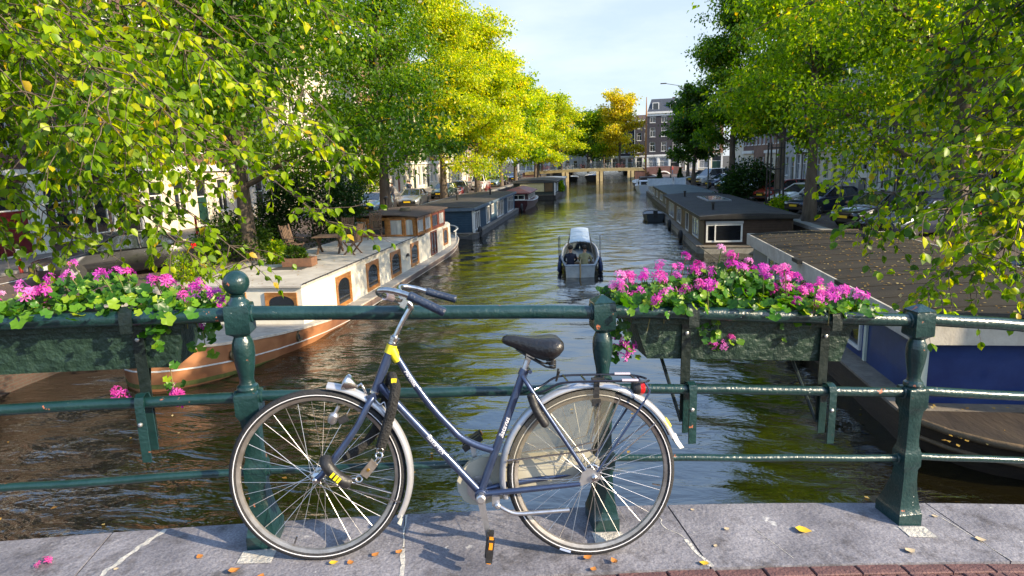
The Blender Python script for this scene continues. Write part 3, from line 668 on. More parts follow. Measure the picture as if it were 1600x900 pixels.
# chain case, crank, pedals, kickstand
cc = MB(); outl = [(1.10, .418), (1.03, .425), (.80, .412), (.70, .405), (.65, .400), (.60, .378), (.565, .340), (.548, .297), (.555, .255), (.580, .215), (.61, .20), (.65, .196), (.70, .212), (.80, .24), (.98, .29), (1.10, .30), (1.14, .33), (1.145, .38)]
cc.prism(outl, .048, .082).build('chain_case', m_cream, BK, smooth=None)
MB().lathe([(.055, .047), (.055, .044), (.03, .043), (.03, .040)], 24, BBp-Vector((0, 0, 0)), 'Y').build('chain_case_cap', m_alu, BK, smooth=40)
for sg, e in ((-1, Vector((.680, 0, .104))), (1, Vector((.612, 0, .434)))):
    d = (e-BBp); y0 = sg*(.062 if sg < 0 else .098); y1 = sg*(.078 if sg < 0 else .114)
    cr = MB().lathe([(.016, sg*.036), (.019, y0), (.019, y1), (.013, y1+sg*.004)] if sg > 0 else [(.013, y1+sg*.004), (.019, y1), (.019, y0), (.016, sg*.036)], 16, BBp, 'Y')
    s_ = d.normalized(); nn = Vector((-s_.z, 0, s_.x))
    cr.loft([[BBp+d*q+nn*w*i+Vector((0, y, 0)) for i, y in ((-1, y0), (1, y0), (1, y1), (-1, y1))] for q, w in ((0, .015), (.3, .013), (.8, .0095), (1.0, .011), (1.04, .008))])
    ck = cr.build('crank', m_alu, BK, smooth=30)
    yy = y1+sg*.052; th = rad(84) if sg < 0 else rad(35)
    pd = bpy.data.objects.new('pedal', None); C.objects.link(pd); pd.parent = BK; pd.location = e+Vector((0, yy, 0)); pd.rotation_euler = (0, -th, 0)
    MB().box((0, 0, .012), (.085, .026, .006)).box((0, sg*.035, 0), (.092, .022, .026)).box((0, -sg*.035, 0), (.092, .022, .026)).build('pedal_body', m_black, pd, smooth=None)
    MB().tube([(0, -sg*.05, 0), (0, sg*.045, 0)], .008, 8).build('pedal_axle', m_chrome, pd, smooth=40)
    for q in (-1, 1): MB().box((q*.0475, sg*.035, 0), (.004, .020, .016)).build('amber_reflector', m_amber, pd, smooth=None)
    for q in (1,): MB().box((.022*q, sg*.0475, 0), (.026, .004, .014)).build('amber_reflector', m_amber, pd, smooth=None)
ks = MB().box((.706, -.03, .252), (.030, .05, .04)); ks.lathe([(.012, 0), (.012, -.016), (.006, -.02)], 10, (.712, -.054, .238), 'Y')
kso = ks.build('kickstand', m_alu, BK, smooth=30)
bt('stand_leg', [(.716, -.055, .238), (.745, -.066, .222), (.79, -.070, .208), (.88, -.072, .213), (1.0, -.074, .222)], [.008]*5+[.0085]*7+[.0095], m_alu, 10, kso, k=3)
# lamp and dynamo
lp = MB(); ctr = Vector((.150, -.012, .708)); ld = Vector((-.62, 0, .30)).normalized()
lp.tube([ctr-ld*-.0, ctr+ld*.012, ctr+ld*.03, ctr+ld*.047, ctr+ld*.052], [.010, .018, .029, .035, .034], 18)
lpo = lp.build('headlamp', m_chrome, BK, smooth=50)
MB().tube([ctr+ld*.0515, ctr+ld*.056, ctr+ld*.060], [.032, .028, .004], 18).build('lens', mk('lamp glass', (.6, .62, .65), .08, coat=1), lpo, smooth=50)
MB().tube([ctr, (.166, -.008, .722), (.178, -.008, .700), (.188, 0, .672)], .0055, 8).build('lamp_bracket', m_chrome, lpo, smooth=50)
dy = MB().tube([(.055, -.050, .575), (.059, -.050, .582), (.070, -.050, .606), (.073, -.050, .612), (.074, -.050, .616), (.086, -.050, .640)], [.013, .0185, .0195, .013, .0075, .0075], 14)
dyo = dy.build('dynamo', m_alu, BK, smooth=40)
MB().box((.103, -.048, .588), (.036, .022, .026), ry=rad(-25)).build('dynamo_bracket', m_black, dyo, smooth=None)
bt('brake_cable', [(.225, -.024, .66), (.245, -.04, .645), (.262, -.045, .655), (.27, -.04, .625), (.285, -.03, .61)], .002, m_refl, 6, k=4)
# saddle tube / down tube script lettering: white flat print lying on the tubes
for (a, b, txt, size) in ((Vector((.400, 0, .543)), Vector((.522, 0, .407)), 'Batavus', .046), (Vector((.700, 0, .431)), Vector((.775, 0, .652)), 'Batavus', .040), (Vector((.318, 0, .806)), Vector((.402, 0, .680)), 'Personal', .030)):
    d = (b-a).normalized(); yv = Vector((d.z, 0, -d.x)) if d.z < 0 else Vector((-d.z, 0, d.x))
    yv = Vector((-d.z, 0, d.x)); nrm = d.cross(yv)
    M4 = Matrix((d, yv, nrm)).transposed().to_4x4(); M4.translation = (a+b)/2+Vector((0, -.0163 if size > .035 else -.0146, 0))
    o = text_mesh(txt, size*.72, 'lettering', mk('white script print', (.72, .72, .76), .4), dt if b.z < .5 else (stt if size > .035 else ttb), M4, .25, .0004)
    # wrap the flat letters round the tube
    R_ = .0172 if size > .035 else .0152
    for v in o.data.vertices:
        t = v.co.y/R_; v.co.z = R_*(math.cos(t)-1)+v.co.z*.5+.0010; v.co.y = R_*math.sin(t)
MB().quad(*[(r*math.cos(a), -.0192, r*math.sin(a)) for r, a in ((.333, rad(-112)), (.342, rad(-112)), (.342, rad(-104)), (.333, rad(-104)))]).build('tyre_label', mk('pale blue tyre label', (.35, .42, .60), .5), [o for o in BK.children if o.name.startswith('wheel')][1], smooth=None)

# chain lock threaded through the front wheel
LK = empty('chain_lock', label='black sleeved chain lock looped through the front wheel with steel padlock', cat='lock', mat=bm)
MB().tube(smoothpts([(.296, -.030, .735), (.306, -.050, .712), (.300, -.060, .670), (.288, -.063, .615), (.272, -.064, .555), (.256, -.064, .500), (.250, -.06, .478)], 5), [.018]+[.021]*24+[.021]*5+[.017], 12).build('chain_sleeve', m_lock, LK, smooth=50)
MB().tube(smoothpts([(.296, -.030, .735), (.285, .0, .75), (.27, .03, .70), (.245, .05, .60), (.205, .06, .50), (.15, .05, .44), (.10, .0, .42)], 5), .019, 10).build('chain_sleeve', m_lock, LK, smooth=50)
hd = MB().tube(smoothpts([(.036, -.055, .436), (.045, -.080, .418), (.072, -.082, .385), (.110, -.078, .352), (.135, -.070, .345)], 5), [.020]+[.024]*18+[.021]*2, 12).build('lock_head', m_black, LK, smooth=50)
for a in (.072, .085, .096): MB().box((a, -.107, .385-(a-.072)*.85), (.010, .004, .022), ry=rad(40)).build('yellow_mark', m_yel, hd, smooth=None)
MB().box((.300, -.052, .742), (.020, .012, .016)).build('yellow_mark', m_yel, LK, smooth=None)
for i, c in enumerate(((.150, -.075, .352), (.168, -.075, .358), (.250, -.074, .470), (.246, -.076, .452))):
    P = [(c[0]+.013*math.cos(a), c[1]+.004*math.sin(a)*(1 if i % 2 else -1), c[2]+.011*math.sin(a)) for a in [2*pi*k/12 for k in range(12)]]
    MB().tube(P, .0042, 8, closed=True).build('chain_link', m_chrome, LK, smooth=60)
MB().box((.209, -.082, .402), (.068, .022, .034), ry=rad(-52)).build('padlock_body', mk('steel padlock', (.50, .44, .38), .35, .8, col2=(.34, .28, .22), scale=40), LK, smooth=None)
MB().lathe([(.007, 0), (.006, -.003)], 10, (.206, -.093, .400), 'Y').build('keyhole', mk('brass', (.5, .3, .06), .35, .9), LK, smooth=40)
MB().tube([(.231, -.082, .430), (.246, -.082, .448), (.254, -.080, .445), (.252, -.08, .432), (.24, -.082, .42)], .004, 8).build('shackle', m_chrome, LK, smooth=50)
# ------------------------------------------------------------------ geraniums
m_gleaf = leafmat('geranium leaf', [(0, (.022, .085, .008)), (.5, (.055, .17, .012)), (.85, (.14, .28, .015)), (1, (.30, .38, .02))], True, .32, .35)
m_gleafs = leafmat('geranium foliage', [(0, (.018, .07, .010)), (.6, (.05, .15, .018)), (1, (.20, .32, .03))], False, .32, .35)
m_petals = [leafmat('geranium petal pale', [(0, (.56, .14, .42)), (.5, (.66, .26, .53)), (1, (.74, .40, .60))], True, .3, .5), leafmat('geranium petal magenta', [(0, (.46, .04, .36)), (.5, (.57, .09, .45)), (1, (.66, .18, .52))], True, .3, .5), leafmat('geranium petal magenta rose', [(0, (.54, .06, .34)), (.5, (.63, .12, .42)), (1, (.70, .22, .50))], True, .3, .5)]
m_petal = leafmat('geranium petal', [(0, (.62, .045, .34)), (.5, (.74, .10, .46)), (.8, (.80, .22, .55)), (1, (.62, .03, .22))], True, .35, .5)
m_stem = mk('geranium stem', (.10, .20, .04), .6, col2=(.20, .14, .06), scale=9)
def gleaf_mesh(seed):
    r = random.Random(seed); n = 15; vs = [(0, 0, .0)]; R = .5
    for i in range(n+1):
        a = rad(200)-rad(220)*i/n-rad(0); a = -pi/2+rad(18)+(2*pi-rad(36))*i/n
        lob = 1+.14*math.cos(a*5+pi/2)+r.uniform(-.06, .06)
        rr = R*lob; vs.append((rr*math.cos(a), rr*math.sin(a)+.12, .10*(rr/R)**2+.05*math.cos(5*a)))
    return MB().add(vs, [(0, i, i+1) for i in range(1, n+1)]).mesh('leaf', m_gleaf, 60)
GL = [gleaf_mesh(i) for i in range(4)]
def flower_mesh(seed):
    r = random.Random(seed); mb = MB(); nf = r.randint(8, 12)
    for k in range(nf):
        a = 2*pi*r.random(); e = r.uniform(-.25, 1.35); d = Vector((math.cos(a)*math.cos(e), math.sin(a)*math.cos(e), math.sin(e)*.8)).normalized()
        c = d*r.uniform(.45, 1.15)*.62
        x = (d+Vector((r.uniform(-.5, .5), r.uniform(-.5, .5), 0))).orthogonal().normalized(); y = d.cross(x); ph = r.random()*6; rs = r.uniform(.8, 1.25)
        for p in range(5):
            t = ph+2*pi*p/5+r.uniform(-.15, .15); q = x*math.cos(t)+y*math.sin(t); s_ = d.cross(q); L = .40*rs*r.uniform(.85, 1.1)*(1.15 if p < 2 else .95); w = .085*rs
            mb.quad(c, c+q*L*.6-s_*w+d*.06, c+q*L+d*.02, c+q*L*.6+s_*w+d*.06)
    return mb.mesh('flower_head', r.choice(m_petals), None)
FL = [flower_mesh(20+i) for i in range(9)]
def rotm(d, spin):
    return d.to_track_quat('Z', 'Y').to_matrix() @ Matrix.Rotation(spin, 3, 'Z')
def geranium(s0, s1, nleaf, nfl, trails, label, seed):
    r = random.Random(seed)
    t = empty('geranium_plants', label=label, cat='flowers', group='pink geraniums in the railing flower boxes', mat=rail_m)
    stems = MB(); V = []; F = []; T = []
    def top(s):      # mound height above the box along its length
        q = (s-s0)/(s1-s0); return (.07+.09*math.sin(pi*min(1, max(0, q)))**.5+.03*math.sin(9*s+seed))*(1 if seed == 2 else .85)
    def place(me, name, p, d, size, spin):
        M4 = (rotm(d, spin) @ Matrix.Diagonal((size, size, size))).to_4x4(); M4.translation = p; return put(name, me, t, mat=M4)
    leaves = []
    for k in range(nleaf):
        s = r.uniform(s0-.05, s1+.05); h = top(s); z = 1.12*r.random()**.62
        o = r.gauss(.17, .10)-.04*z
        zz = .965+h*z*(1-.5*abs((o-.17)/.22))
        if o < .05 and zz < 1.03: zz = r.uniform(1.0, 1.05)
        leaves.append((Vector((s, o, g(s)+zz)), Vector((r.uniform(-.7, .7), r.uniform(-1.1, .35), r.uniform(.25, 1))).normalized(), r.uniform(.028, .052)))
    for (s, o, z, n) in trails:
        for k in range(n):
            p = Vector((s+r.gauss(0, .035), o+r.gauss(0, .02), g(s)+z+r.gauss(0, .035)))
            leaves.append((p, Vector((r.uniform(-.6, .6), r.uniform(-1.2, -.3), r.uniform(-.1, .9))).normalized(), r.uniform(.026, .044)))
        stems.tube(smoothpts([(s, .12, g(s)+1.0), (s, o+.01, g(s)+.98), (s+.01, o, g(s)+z)], 4), .0022, 5)
    leaves.sort(key=lambda q: q[0].y)
    for i, (p, d, sz) in enumerate(leaves):
        if i < 240: place(r.choice(GL), 'leaf', p, d, sz, r.uniform(0, 6.28))
        else:
            me = GL[i % 4]; M3 = rotm(d, r.uniform(0, 6.28)) @ Matrix.Diagonal((sz, sz, sz)); b = len(V)
            V += [M3 @ v.co+p for v in me.vertices]; F += [[b+j for j in q.vertices] for q in me.polygons]; T += [r.random()]*len(me.polygons)
    if V: put('foliage', npmesh('foliage', np.array([tuple(v) for v in V]), np.array(F), m_gleafs, np.array(T)), t)['kind'] = 'stuff'
    for k in range(nfl):
        s = r.uniform(s0-.04, s1+.06); h = top(s); o = r.gauss(.13, .10); zz = .99+h*r.uniform(.35, 1.3)
        if o < .05: zz = max(zz, 1.03)
        p = Vector((s, o, g(s)+zz)); place(r.choice(FL), 'flower_head', p, Vector((r.uniform(-.4, .4), r.uniform(-.9, .1), 1)).normalized(), r.uniform(.028, .050), r.uniform(0, 6))
        b = p+Vector((r.uniform(-.05, .05), .05, -.14)); stems.tube([b, (b+p)/2+Vector((0, 0, .02)), p], .0022, 5)
    for (s, o, z, sz) in FLX.get(seed, []):
        p = Vector((s, o, g(s)+z)); place(r.choice(FL), 'flower_head', p, Vector((r.uniform(-.4, .4), -.8, .5)).normalized(), sz, r.uniform(0, 6))
    stems.build('stems', m_stem, t, smooth=60)['kind'] = 'stuff'
FLX = {1: [(-1.60, .16, .97, .06), (-1.57, .10, 1.04, .055), (-1.77, .10, .63, .06), (-1.99, .10, .635, .055), (-2.0, .09, .655, .04), (-1.63, .1, .93, .04)],
       2: [(.10, .12, .84, .055), (.14, .10, .80, .06), (.12, .12, .76, .055), (.06, .14, .80, .04), (.56, .05, .83, .035), (.52, .05, .825, .03), (.60, .05, .865, .025)]}
geranium(-2.42, -1.62, 620, 30, [(-1.80, .04, .92, 22), (-1.63, .10, .93, 12), (-1.66, .12, .83, 8), (-1.79, .08, .68, 6)], 'sprawling pink geraniums in the box left of the ball topped post', 1)
geranium(.12, 1.20, 1450, 112, [(.10, .10, .90, 26), (.14, .11, .80, 10), (.50, .04, .92, 14), (.53, .045, .86, 10), (.88, .04, .945, 6), (.42, .02, 1.02, 6)], 'dense mound of pink geraniums in the box behind the rear wheel', 2)

# ------------------------------------------------------------------ leaves and trees
def leaf_geo(n_sides):
    if n_sides == 'near':
        P = np.array([(0, 0, 0), (.25, .30, .06), (.60, .31, .05), (1, 0, -.05), (.60, -.31, .05), (.25, -.30, .06), (.45, 0, -.02)], float)
        F = np.array([(0, 6, 1), (1, 6, 2), (2, 6, 3), (3, 6, 4), (4, 6, 5), (5, 6, 0)])
    elif n_sides == 'mid':
        P = np.array([(0, 0, 0), (.42, .34, .07), (1, 0, -.03), (.42, -.34, .07)], float); F = np.array([(0, 2, 1), (0, 3, 2)])
    else:
        P = np.array([(0, 0, 0), (.5, .42, .1), (1, 0, 0), (.5, -.42, .1)], float); F = np.array([(0, 1, 2, 3)])
    return P, F
def leaf_cloud(pos, dirs, size, rng, kind):
    """many leaves in one mesh: positions, tip directions, sizes"""
    P, F = leaf_geo(kind); N = len(pos)
    d = dirs/np.linalg.norm(dirs, axis=1, keepdims=True)
    upv = rng.normal(0, .55, (N, 3)); upv[:, 2] += 1.0
    b = np.cross(upv, d); b /= np.linalg.norm(b, axis=1, keepdims=True)+1e-9; c = np.cross(d, b)
    cu = rng.normal(-.12, .16, N); Pz = P[None, :, 2]*rng.uniform(.3, 2.2, N)[:, None]+cu[:, None]*P[None, :, 0]**2
    V = pos[:, None]+size[:, None, None]*(P[None, :, 0:1]*d[:, None]+P[None, :, 1:2]*b[:, None]+Pz[:, :, None]*c[:, None])
    Fi = F[None]+(np.arange(N)*len(P))[:, None, None]
    return V.reshape(-1, 3), Fi.reshape(-1, F.shape[1]), len(F)
m_bark = mk('elm bark', (.075, .055, .04), .9, col2=(.14, .11, .085), scale=5, bump=1.0, bscale=14, stretch=(1, 1, .3))
G_GREEN = [(0, (.024, .075, .003)), (.45, (.072, .165, .004)), (.8, (.155, .26, .006)), (.97, (.20, .28, .015)), (1, (.50, .32, .02))]
G_LIME = [(0, (.045, .11, .003)), (.4, (.135, .25, .004)), (.8, (.28, .40, .006)), (.97, (.48, .50, .010)), (1, (.52, .36, .02))]
G_YEL = [(0, (.14, .22, .010)), (.4, (.30, .39, .010)), (.8, (.60, .60, .015)), (1, (.70, .50, .02))]
G_GOLD = [(0, (.16, .17, .012)), (.4, (.44, .40, .015)), (.8, (.66, .54, .02)), (1, (.64, .40, .02))]
G_DARK = [(0, (.008, .028, .007)), (.6, (.020, .052, .010)), (1, (.05, .10, .014))]
m_green_l = leafmat('elm leaves green', G_GREEN); m_lime_l = leafmat('elm leaves lime', G_LIME); m_yel_l = leafmat('elm leaves yellow', G_YEL, trans=.55); m_gold_l = leafmat('elm leaves gold', G_GOLD)
m_dark_l = leafmat('dark evergreen leaves', G_DARK, trans=.25); m_deep_l = leafmat('elm leaves deep green', [(0, (.018, .055, .008)), (.6, (.045, .10, .012)), (1, (.12, .18, .02))])  # deep variant: the own darker green of some elms and shrubs
m_leaf1 = leafmat('near elm leaf green', G_GREEN, True); m_leaf2 = leafmat('near elm leaf lime', G_LIME, True)
def curve_pts(p0, d0, L, n, rng, lift=0., droop=0., wob=.12):
    p = np.array(p0, float); d = np.array(d0, float); d /= np.linalg.norm(d); out = [p.copy()]
    for k in range(n):
        d = d+rng.normal(0, wob, 3)+np.array([0, 0, lift-(lift+droop)*k/max(1, n-1)]); d /= np.linalg.norm(d); p = p+d*L/n; out.append(p.copy())
    return out
def tree(x, y, H, R, tr, seed, nleaf, lsize, mat, label, group='street trees along the canal', kind='far', base=.20, lean=(0, 0), z0=QZ, squash=1.0, mat2=None, low=None):
    rng = np.random.default_rng(seed)
    t = empty('elm_tree', (x, y, z0), 0, label, 'tree', group)
    trunk = MB(); nt_ = 9
    tp = []; q = np.zeros(2)
    for k in range(nt_+1):
        f = k/nt_; q = q+rng.normal(0, .05, 2)*(k > 2)+np.array(lean)*H/nt_; tp.append((q[0], q[1], f*H*.78))
    trs = [tr*(1.35 if k == 0 else 1.08 if k == 1 else 1-.80*(k/nt_)) for k in range(nt_+1)]
    trunk.tube(tp, trs, 10)
    nodes = []; limbs = MB()
    nl = 18
    for i in range(nl):
        f = base+(.80-base)*(i+.3*rng.random())/nl; k = min(nt_-1, int(f/.78*nt_)) if f < .78 else nt_-1
        p0 = np.array(tp[min(nt_, k+1)]); az = i*2.4+rng.normal(0, .3)
        ff = (f-base)/(.8-base)
        el = rad(22+48*ff)+rng.normal(0, .1); L = R*(1.0-.25*ff)*rng.uniform(.8, 1.12)*(.85 if ff < .1 else 1)
        d0 = (math.cos(az)*math.cos(el), math.sin(az)*math.cos(el), math.sin(el))
        c = curve_pts(p0, d0, L, 7, rng, .10, .22, .10)
        limbs.tube(c, [max(.015, tr*.42*(1-ff*.4)*(1-j/7.6)) for j in range(8)], 6)
        for j in range(2, 8):
            for s_ in range(2 if j < 7 else 3):
                a2 = rng.uniform(0, 6.28); dd = np.array(c[j])-np.array(c[j-1]); dd /= np.linalg.norm(dd); dd = dd*.5+np.array([math.cos(a2), math.sin(a2), rng.uniform(-.35, .6)])
                sb = curve_pts(c[j], dd, R*.36*rng.uniform(.6, 1.2), 4, rng, .05, .3, .18)
                limbs.tube(sb, [max(.008, .030*(1-m/4.5)) for m in range(5)], 4)
                nodes += [(sb[2], .8), (sb[3], 1), (sb[4], 1)]
    top = np.array(tp[-1])
    for k in range(14):
        a2 = rng.uniform(0, 6.28); e2 = rng.uniform(.2, 1.4); sb = curve_pts(top, (math.cos(a2)*math.cos(e2), math.sin(a2)*math.cos(e2), math.sin(e2)), H*.22*rng.uniform(.5, 1.1), 4, rng, 0, .15, .15)
        limbs.tube(sb, [.05, .035, .02, .012, .008], 5); nodes += [(sb[2], 1), (sb[3], 1), (sb[4], 1)]
    nodes_p = np.array([n_[0] for n_ in nodes]); keep = rng.random(len(nodes_p)) < .80; nodes_p = nodes_p[keep]
    if low is not None: nodes_p = nodes_p[nodes_p[:, 2] > low]
    per = max(4, nleaf//len(nodes_p)); cnt = rng.integers(int(per*.4), int(per*1.6)+1, len(nodes_p)); idx = np.repeat(np.arange(len(nodes_p)), cnt)
    sg = R*.105
    pos = nodes_p[idx]+rng.normal(0, 1, (len(idx), 3))*np.array([sg, sg, sg*.5])-np.array([0, 0, sg*.2])
    dirs = rng.normal(0, .7, (len(idx), 3)); dirs[:, 2] -= .55
    dirs += (pos-nodes_p[idx])*.6
    size = lsize*rng.uniform(.65, 1.25, len(idx))
    V, F, k = leaf_cloud(pos, dirs, size, rng, kind)
    cl = rng.normal(0, .18, len(nodes_p))                         # whole sprays turn yellow before others
    tint = np.where(rng.random(len(idx)) < .015, 1, np.clip(rng.beta(2.0, 2.4, len(idx))+cl[idx], 0, .95))
    trunk.build('trunk', m_bark, t, smooth=60); limbs.build('limbs', m_bark, t, smooth=60)
    o = put('crown', npmesh('crown', V, F, mat, np.repeat(tint, k)), t)
    o['kind'] = 'stuff'
    return t
# the two trees whose boughs hang into the picture from beside the bridge
near_me = []
for i in range(6):
    P, F = leaf_geo('near'); rr = random.Random(i); mb = MB().add([(x, y*(.85+.3*rr.random()), z*rr.uniform(.4, 2.2)-.10*x*x*rr.random()) for x, y, z in P], [tuple(f) for f in F]); near_me.append((mb.mesh('leaf', m_leaf1, 70), mb.mesh('leaf', m_leaf2, 70)))
def near_tree(x, y, H, tr, boughs, seed, label, lsize, mat, limefrac, view=(0, 0, 1.63)):
    rng = np.random.default_rng(seed); r = random.Random(seed)
    t = empty('elm_tree', (x, y, QZ), 0, label, 'tree', 'street trees along the canal')
    org = np.array([x, y, QZ])
    trunk = MB(); trunk.tube([(0, 0, -.1), (.02, 0, .6), (.05, .03, H*.3), (.1, 0, H*.6), (.1, .1, H)], [tr*1.4, tr, tr*.85, tr*.6, tr*.15], 12); trunk.build('trunk', m_bark, t, smooth=60)
    br = MB(); pos = []; dirs = []; tint = []
    for (e, h0) in boughs:
        e = np.array(e)-org; b0 = np.array([.05, .03, h0]); L = np.linalg.norm(e-b0)
        mid = (b0+e)/2+np.array([0, 0, L*.16])+rng.normal(0, .25, 3); q1 = b0*.6+mid*.4+np.array([0, 0, L*.08])
        c = smoothpts([tuple(b0), tuple(q1), tuple(mid), tuple(mid*.45+e*.55+np.array([0, 0, L*.05])), tuple(e)], 7)
        n = len(c); br.tube(c, [max(.006, .085*(1-k/(n-1))**1.3) for k in range(n)], 7)
        by = rng.normal(0, .22)
        for k in range(int(n*.30), n):
            for s_ in range(4):
                dd = np.array(c[min(n-1, k)]-c[k-1]); dd /= np.linalg.norm(dd)+1e-9
                a2 = rng.uniform(0, 6.28); td = dd*.7+np.array([math.cos(a2), math.sin(a2), rng.uniform(-.6, .45)]); TL = rng.uniform(.35, .95)
                tw = curve_pts(np.array(c[k]), td, TL, 5, rng, .02, .28, .18)
                br.tube(tw, [.007, .006, .005, .004, .003, .002], 4)
                for j in range(1, 6):
                    sgd = tw[j]-tw[j-1]; sgd /= np.linalg.norm(sgd)
                    for sd in (-1, 1):
                        if rng.random() < .12: continue
                        side = np.cross(sgd, [0, 0, 1])*sd; dl = sgd*.55+side*.8+np.array([0, 0, -.45])+rng.normal(0, .3, 3)
                        pos.append(tw[j]+side*.012); dirs.append(dl); tint.append(by)
                pos.append(tw[5]); dirs.append(sgd+np.array([0, 0, -.4])); tint.append(by)
    pos = np.array(pos); dirs = np.array(dirs); tint = np.array(tint)
    wp = pos+org-np.array(view); dist = np.linalg.norm(wp, axis=1)
    # the leaves nearest to the bridge railing are built one by one
    order = np.argsort(dist+1.5*np.clip(np.abs(np.arctan2(wp[:, 0], wp[:, 1])+YAW)-.66, 0, 9)*20); single = order[:290]; rest = order[290:]
    size = lsize*rng.uniform(.65, 1.25, len(pos))
    for i in single:
        d = Vector(dirs[i]).normalized(); u_ = Vector((rng.normal(0, .5), rng.normal(0, .5), 1)); b = u_.cross(d).normalized(); c = d.cross(b)
        M3 = Matrix((d, b, c)).transposed() @ Matrix.Diagonal((size[i],)*3); M4 = M3.to_4x4(); M4.translation = Vector(pos[i])
        put('leaf', near_me[r.randrange(6)][1 if r.random() < limefrac else 0], t, mat=M4)
    V, F, k = leaf_cloud(pos[rest], dirs[rest], size[rest], rng, 'near')
    tn = np.where(rng.random(len(rest)) < .02, 1, np.clip(rng.beta(2, 2.2, len(rest))+tint[rest]+(limefrac-.5)*.3, 0, .95))
    br.build('branches', m_bark, t, smooth=60)
    put('foliage', npmesh('foliage', V, F, mat, np.repeat(tn, k)), t)['kind'] = 'stuff'
    print('near tree leaves', len(pos))
rb = random.Random(11)
def boughset(n, bx, bz, lowf, hfun):
    out = []
    for i in range(n):
        X = rb.uniform(*bx[0]); Y = rb.uniform(*bx[1]); z0_ = lowf(X, Y); z = rb.uniform(z0_, bz); out.append(((X, Y, z), hfun(z)))
    return out
BL = boughset(50, ((-8.2, -3.2), (5.0, 9.2)), 4.8, lambda X, Y: .85+max(0, X+5.0)*.6, lambda z: 5.2+z*.9)
BL += [((-6.9, 6.1, .85), 5), ((-5.9, 6.6, .95), 5), ((-4.7, 6.9, .70), 5.2), ((-4.3, 7.4, .55), 5.2), ((-3.5, 8.0, .95), 5.5), ((-4.9, 5.9, 2.2), 6), ((-6.0, 5.6, 2.6), 6), ((-4.4, 6.8, 2.9), 6.2)]
near_tree(-13.2, 6.5, 13, .34, BL, 5, 'near elm with long leafy boughs hanging over the left flower box', .102, m_lime_l, .62)
BR = boughset(46, ((3.5, 6.6), (7.0, 11.0)), 4.6, lambda X, Y: .30 if X > 4.4 else (.5 if X > 3.6 else 1.1), lambda z: 5.2+z*.9)
BR += [((3.3, 8.8, .75), 5.2), ((3.6, 7.4, 1.0), 5.2), ((3.75, 7.9, .10), 5), ((4.3, 8.2, .15), 5), ((4.9, 7.6, .35), 5), ((5.4, 8.4, .2), 5), ((4.5, 8.6, .8), 5.4), ((6.2, 8.0, .5), 5)]
near_tree(11.2, 9.0, 13, .32, BR, 9, 'near elm with drooping boughs hanging over the blue houseboat roof', .102, m_lime_l, .6)
# left bank row
LT = [(-13.0, 22.6, 15.5, 7.2, .27, 31, 120000, .15, m_green_l, 'elm with dark trunk beside the shrub on the left quay', .10),
      (-13.35, 39.6, 17.0, 5.0, .34, 32, 50000, .18, m_green_l, 'stout elm on the left quay behind the white barge wheelhouse', .16),
      (-13.7, 56.5, 18.0, 4.8, .30, 33, 44000, .22, m_yel_l, 'yellow lit elm beside the navy houseboat on the left quay', .15),
      (-13.6, 72, 18.0, 5.0, .30, 34, 36000, .26, m_yel_l, 'tall yellowing elm behind the maroon roofed boat', .14),
      (-13.4, 88, 17.0, 5.0, .28, 35, 28000, .30, m_yel_l, 'yellow elm behind the cream fronted houseboat', .14),
      (-13.5, 104, 16, 5.0, .28, 36, 24000, .34, m_lime_l, 'lime green elm past the cream fronted houseboat on left bank', .15),
      (-11.5, 121, 15.0, 4.6, .26, 37, 20000, .36, m_yel_l, 'bright yellow elm before the left end of the arched bridge', .15),
      (-13.0, 131, 17, 4.6, .26, 45, 14000, .36, m_yel_l, 'tall thin orange tinged elm by the left bridge end', .2)]
for a in LT: tree(*a[:10], base=a[10], kind='mid' if a[7] < .25 else 'far')
RT = [(10.4, 21, 15, 6.2, .28, 51, 60000, .15, m_lime_l, 'elm on the right quay beside the blue houseboat roof', .11),
      (10.0, 33.5, 16, 4.2, .28, 52, 36000, .18, m_lime_l, 'elm standing among the dark parked cars on the right quay', .18),
      (11.5, 45, 15.5, 4.2, .26, 53, 36000, .22, m_lime_l, 'elm behind the iron tree guard on the right quay', .2),
      (10.9, 58, 16.5, 3.9, .30, 54, 32000, .24, m_green_l, 'tall elm with forked trunk on the right quay', .2),
      (9.9, 74, 10.5, 2.7, .22, 55, 14000, .26, m_deep_l, 'slim dark elm near the potted conifers on right bank', .22),
      (11.3, 90, 11.5, 2.8, .22, 56, 12000, .30, m_deep_l, 'last dark elm before the corner building on right bank', .22)]
for a in RT: tree(*a[:10], base=a[10], kind='mid' if a[7] < .25 else 'far')
for a in ((-9.0, 152, 17, 5.5, .26, 61, 12000, .42, m_yel_l, 'orange gold tree beyond the left half of the bridge'),
          (-3.2, 160, 13.5, 5.5, .26, 62, 12000, .42, m_lime_l, 'round green tree beyond the middle of the bridge'),
          (4.2, 158, 17, 6.0, .28, 63, 13000, .42, m_gold_l, 'large golden tree beyond the bridge beside the corner building'),
          (-15, 168, 17, 6.0, .28, 64, 12000, .44, m_yel_l, 'yellow tree far behind the left bridge end'),
          (.6, 176, 13, 6.0, .28, 65, 12000, .44, m_deep_l, 'dark green tree far beyond the bridge between two golden ones')):
    tree(*a[:10], group='trees beyond the bridge')
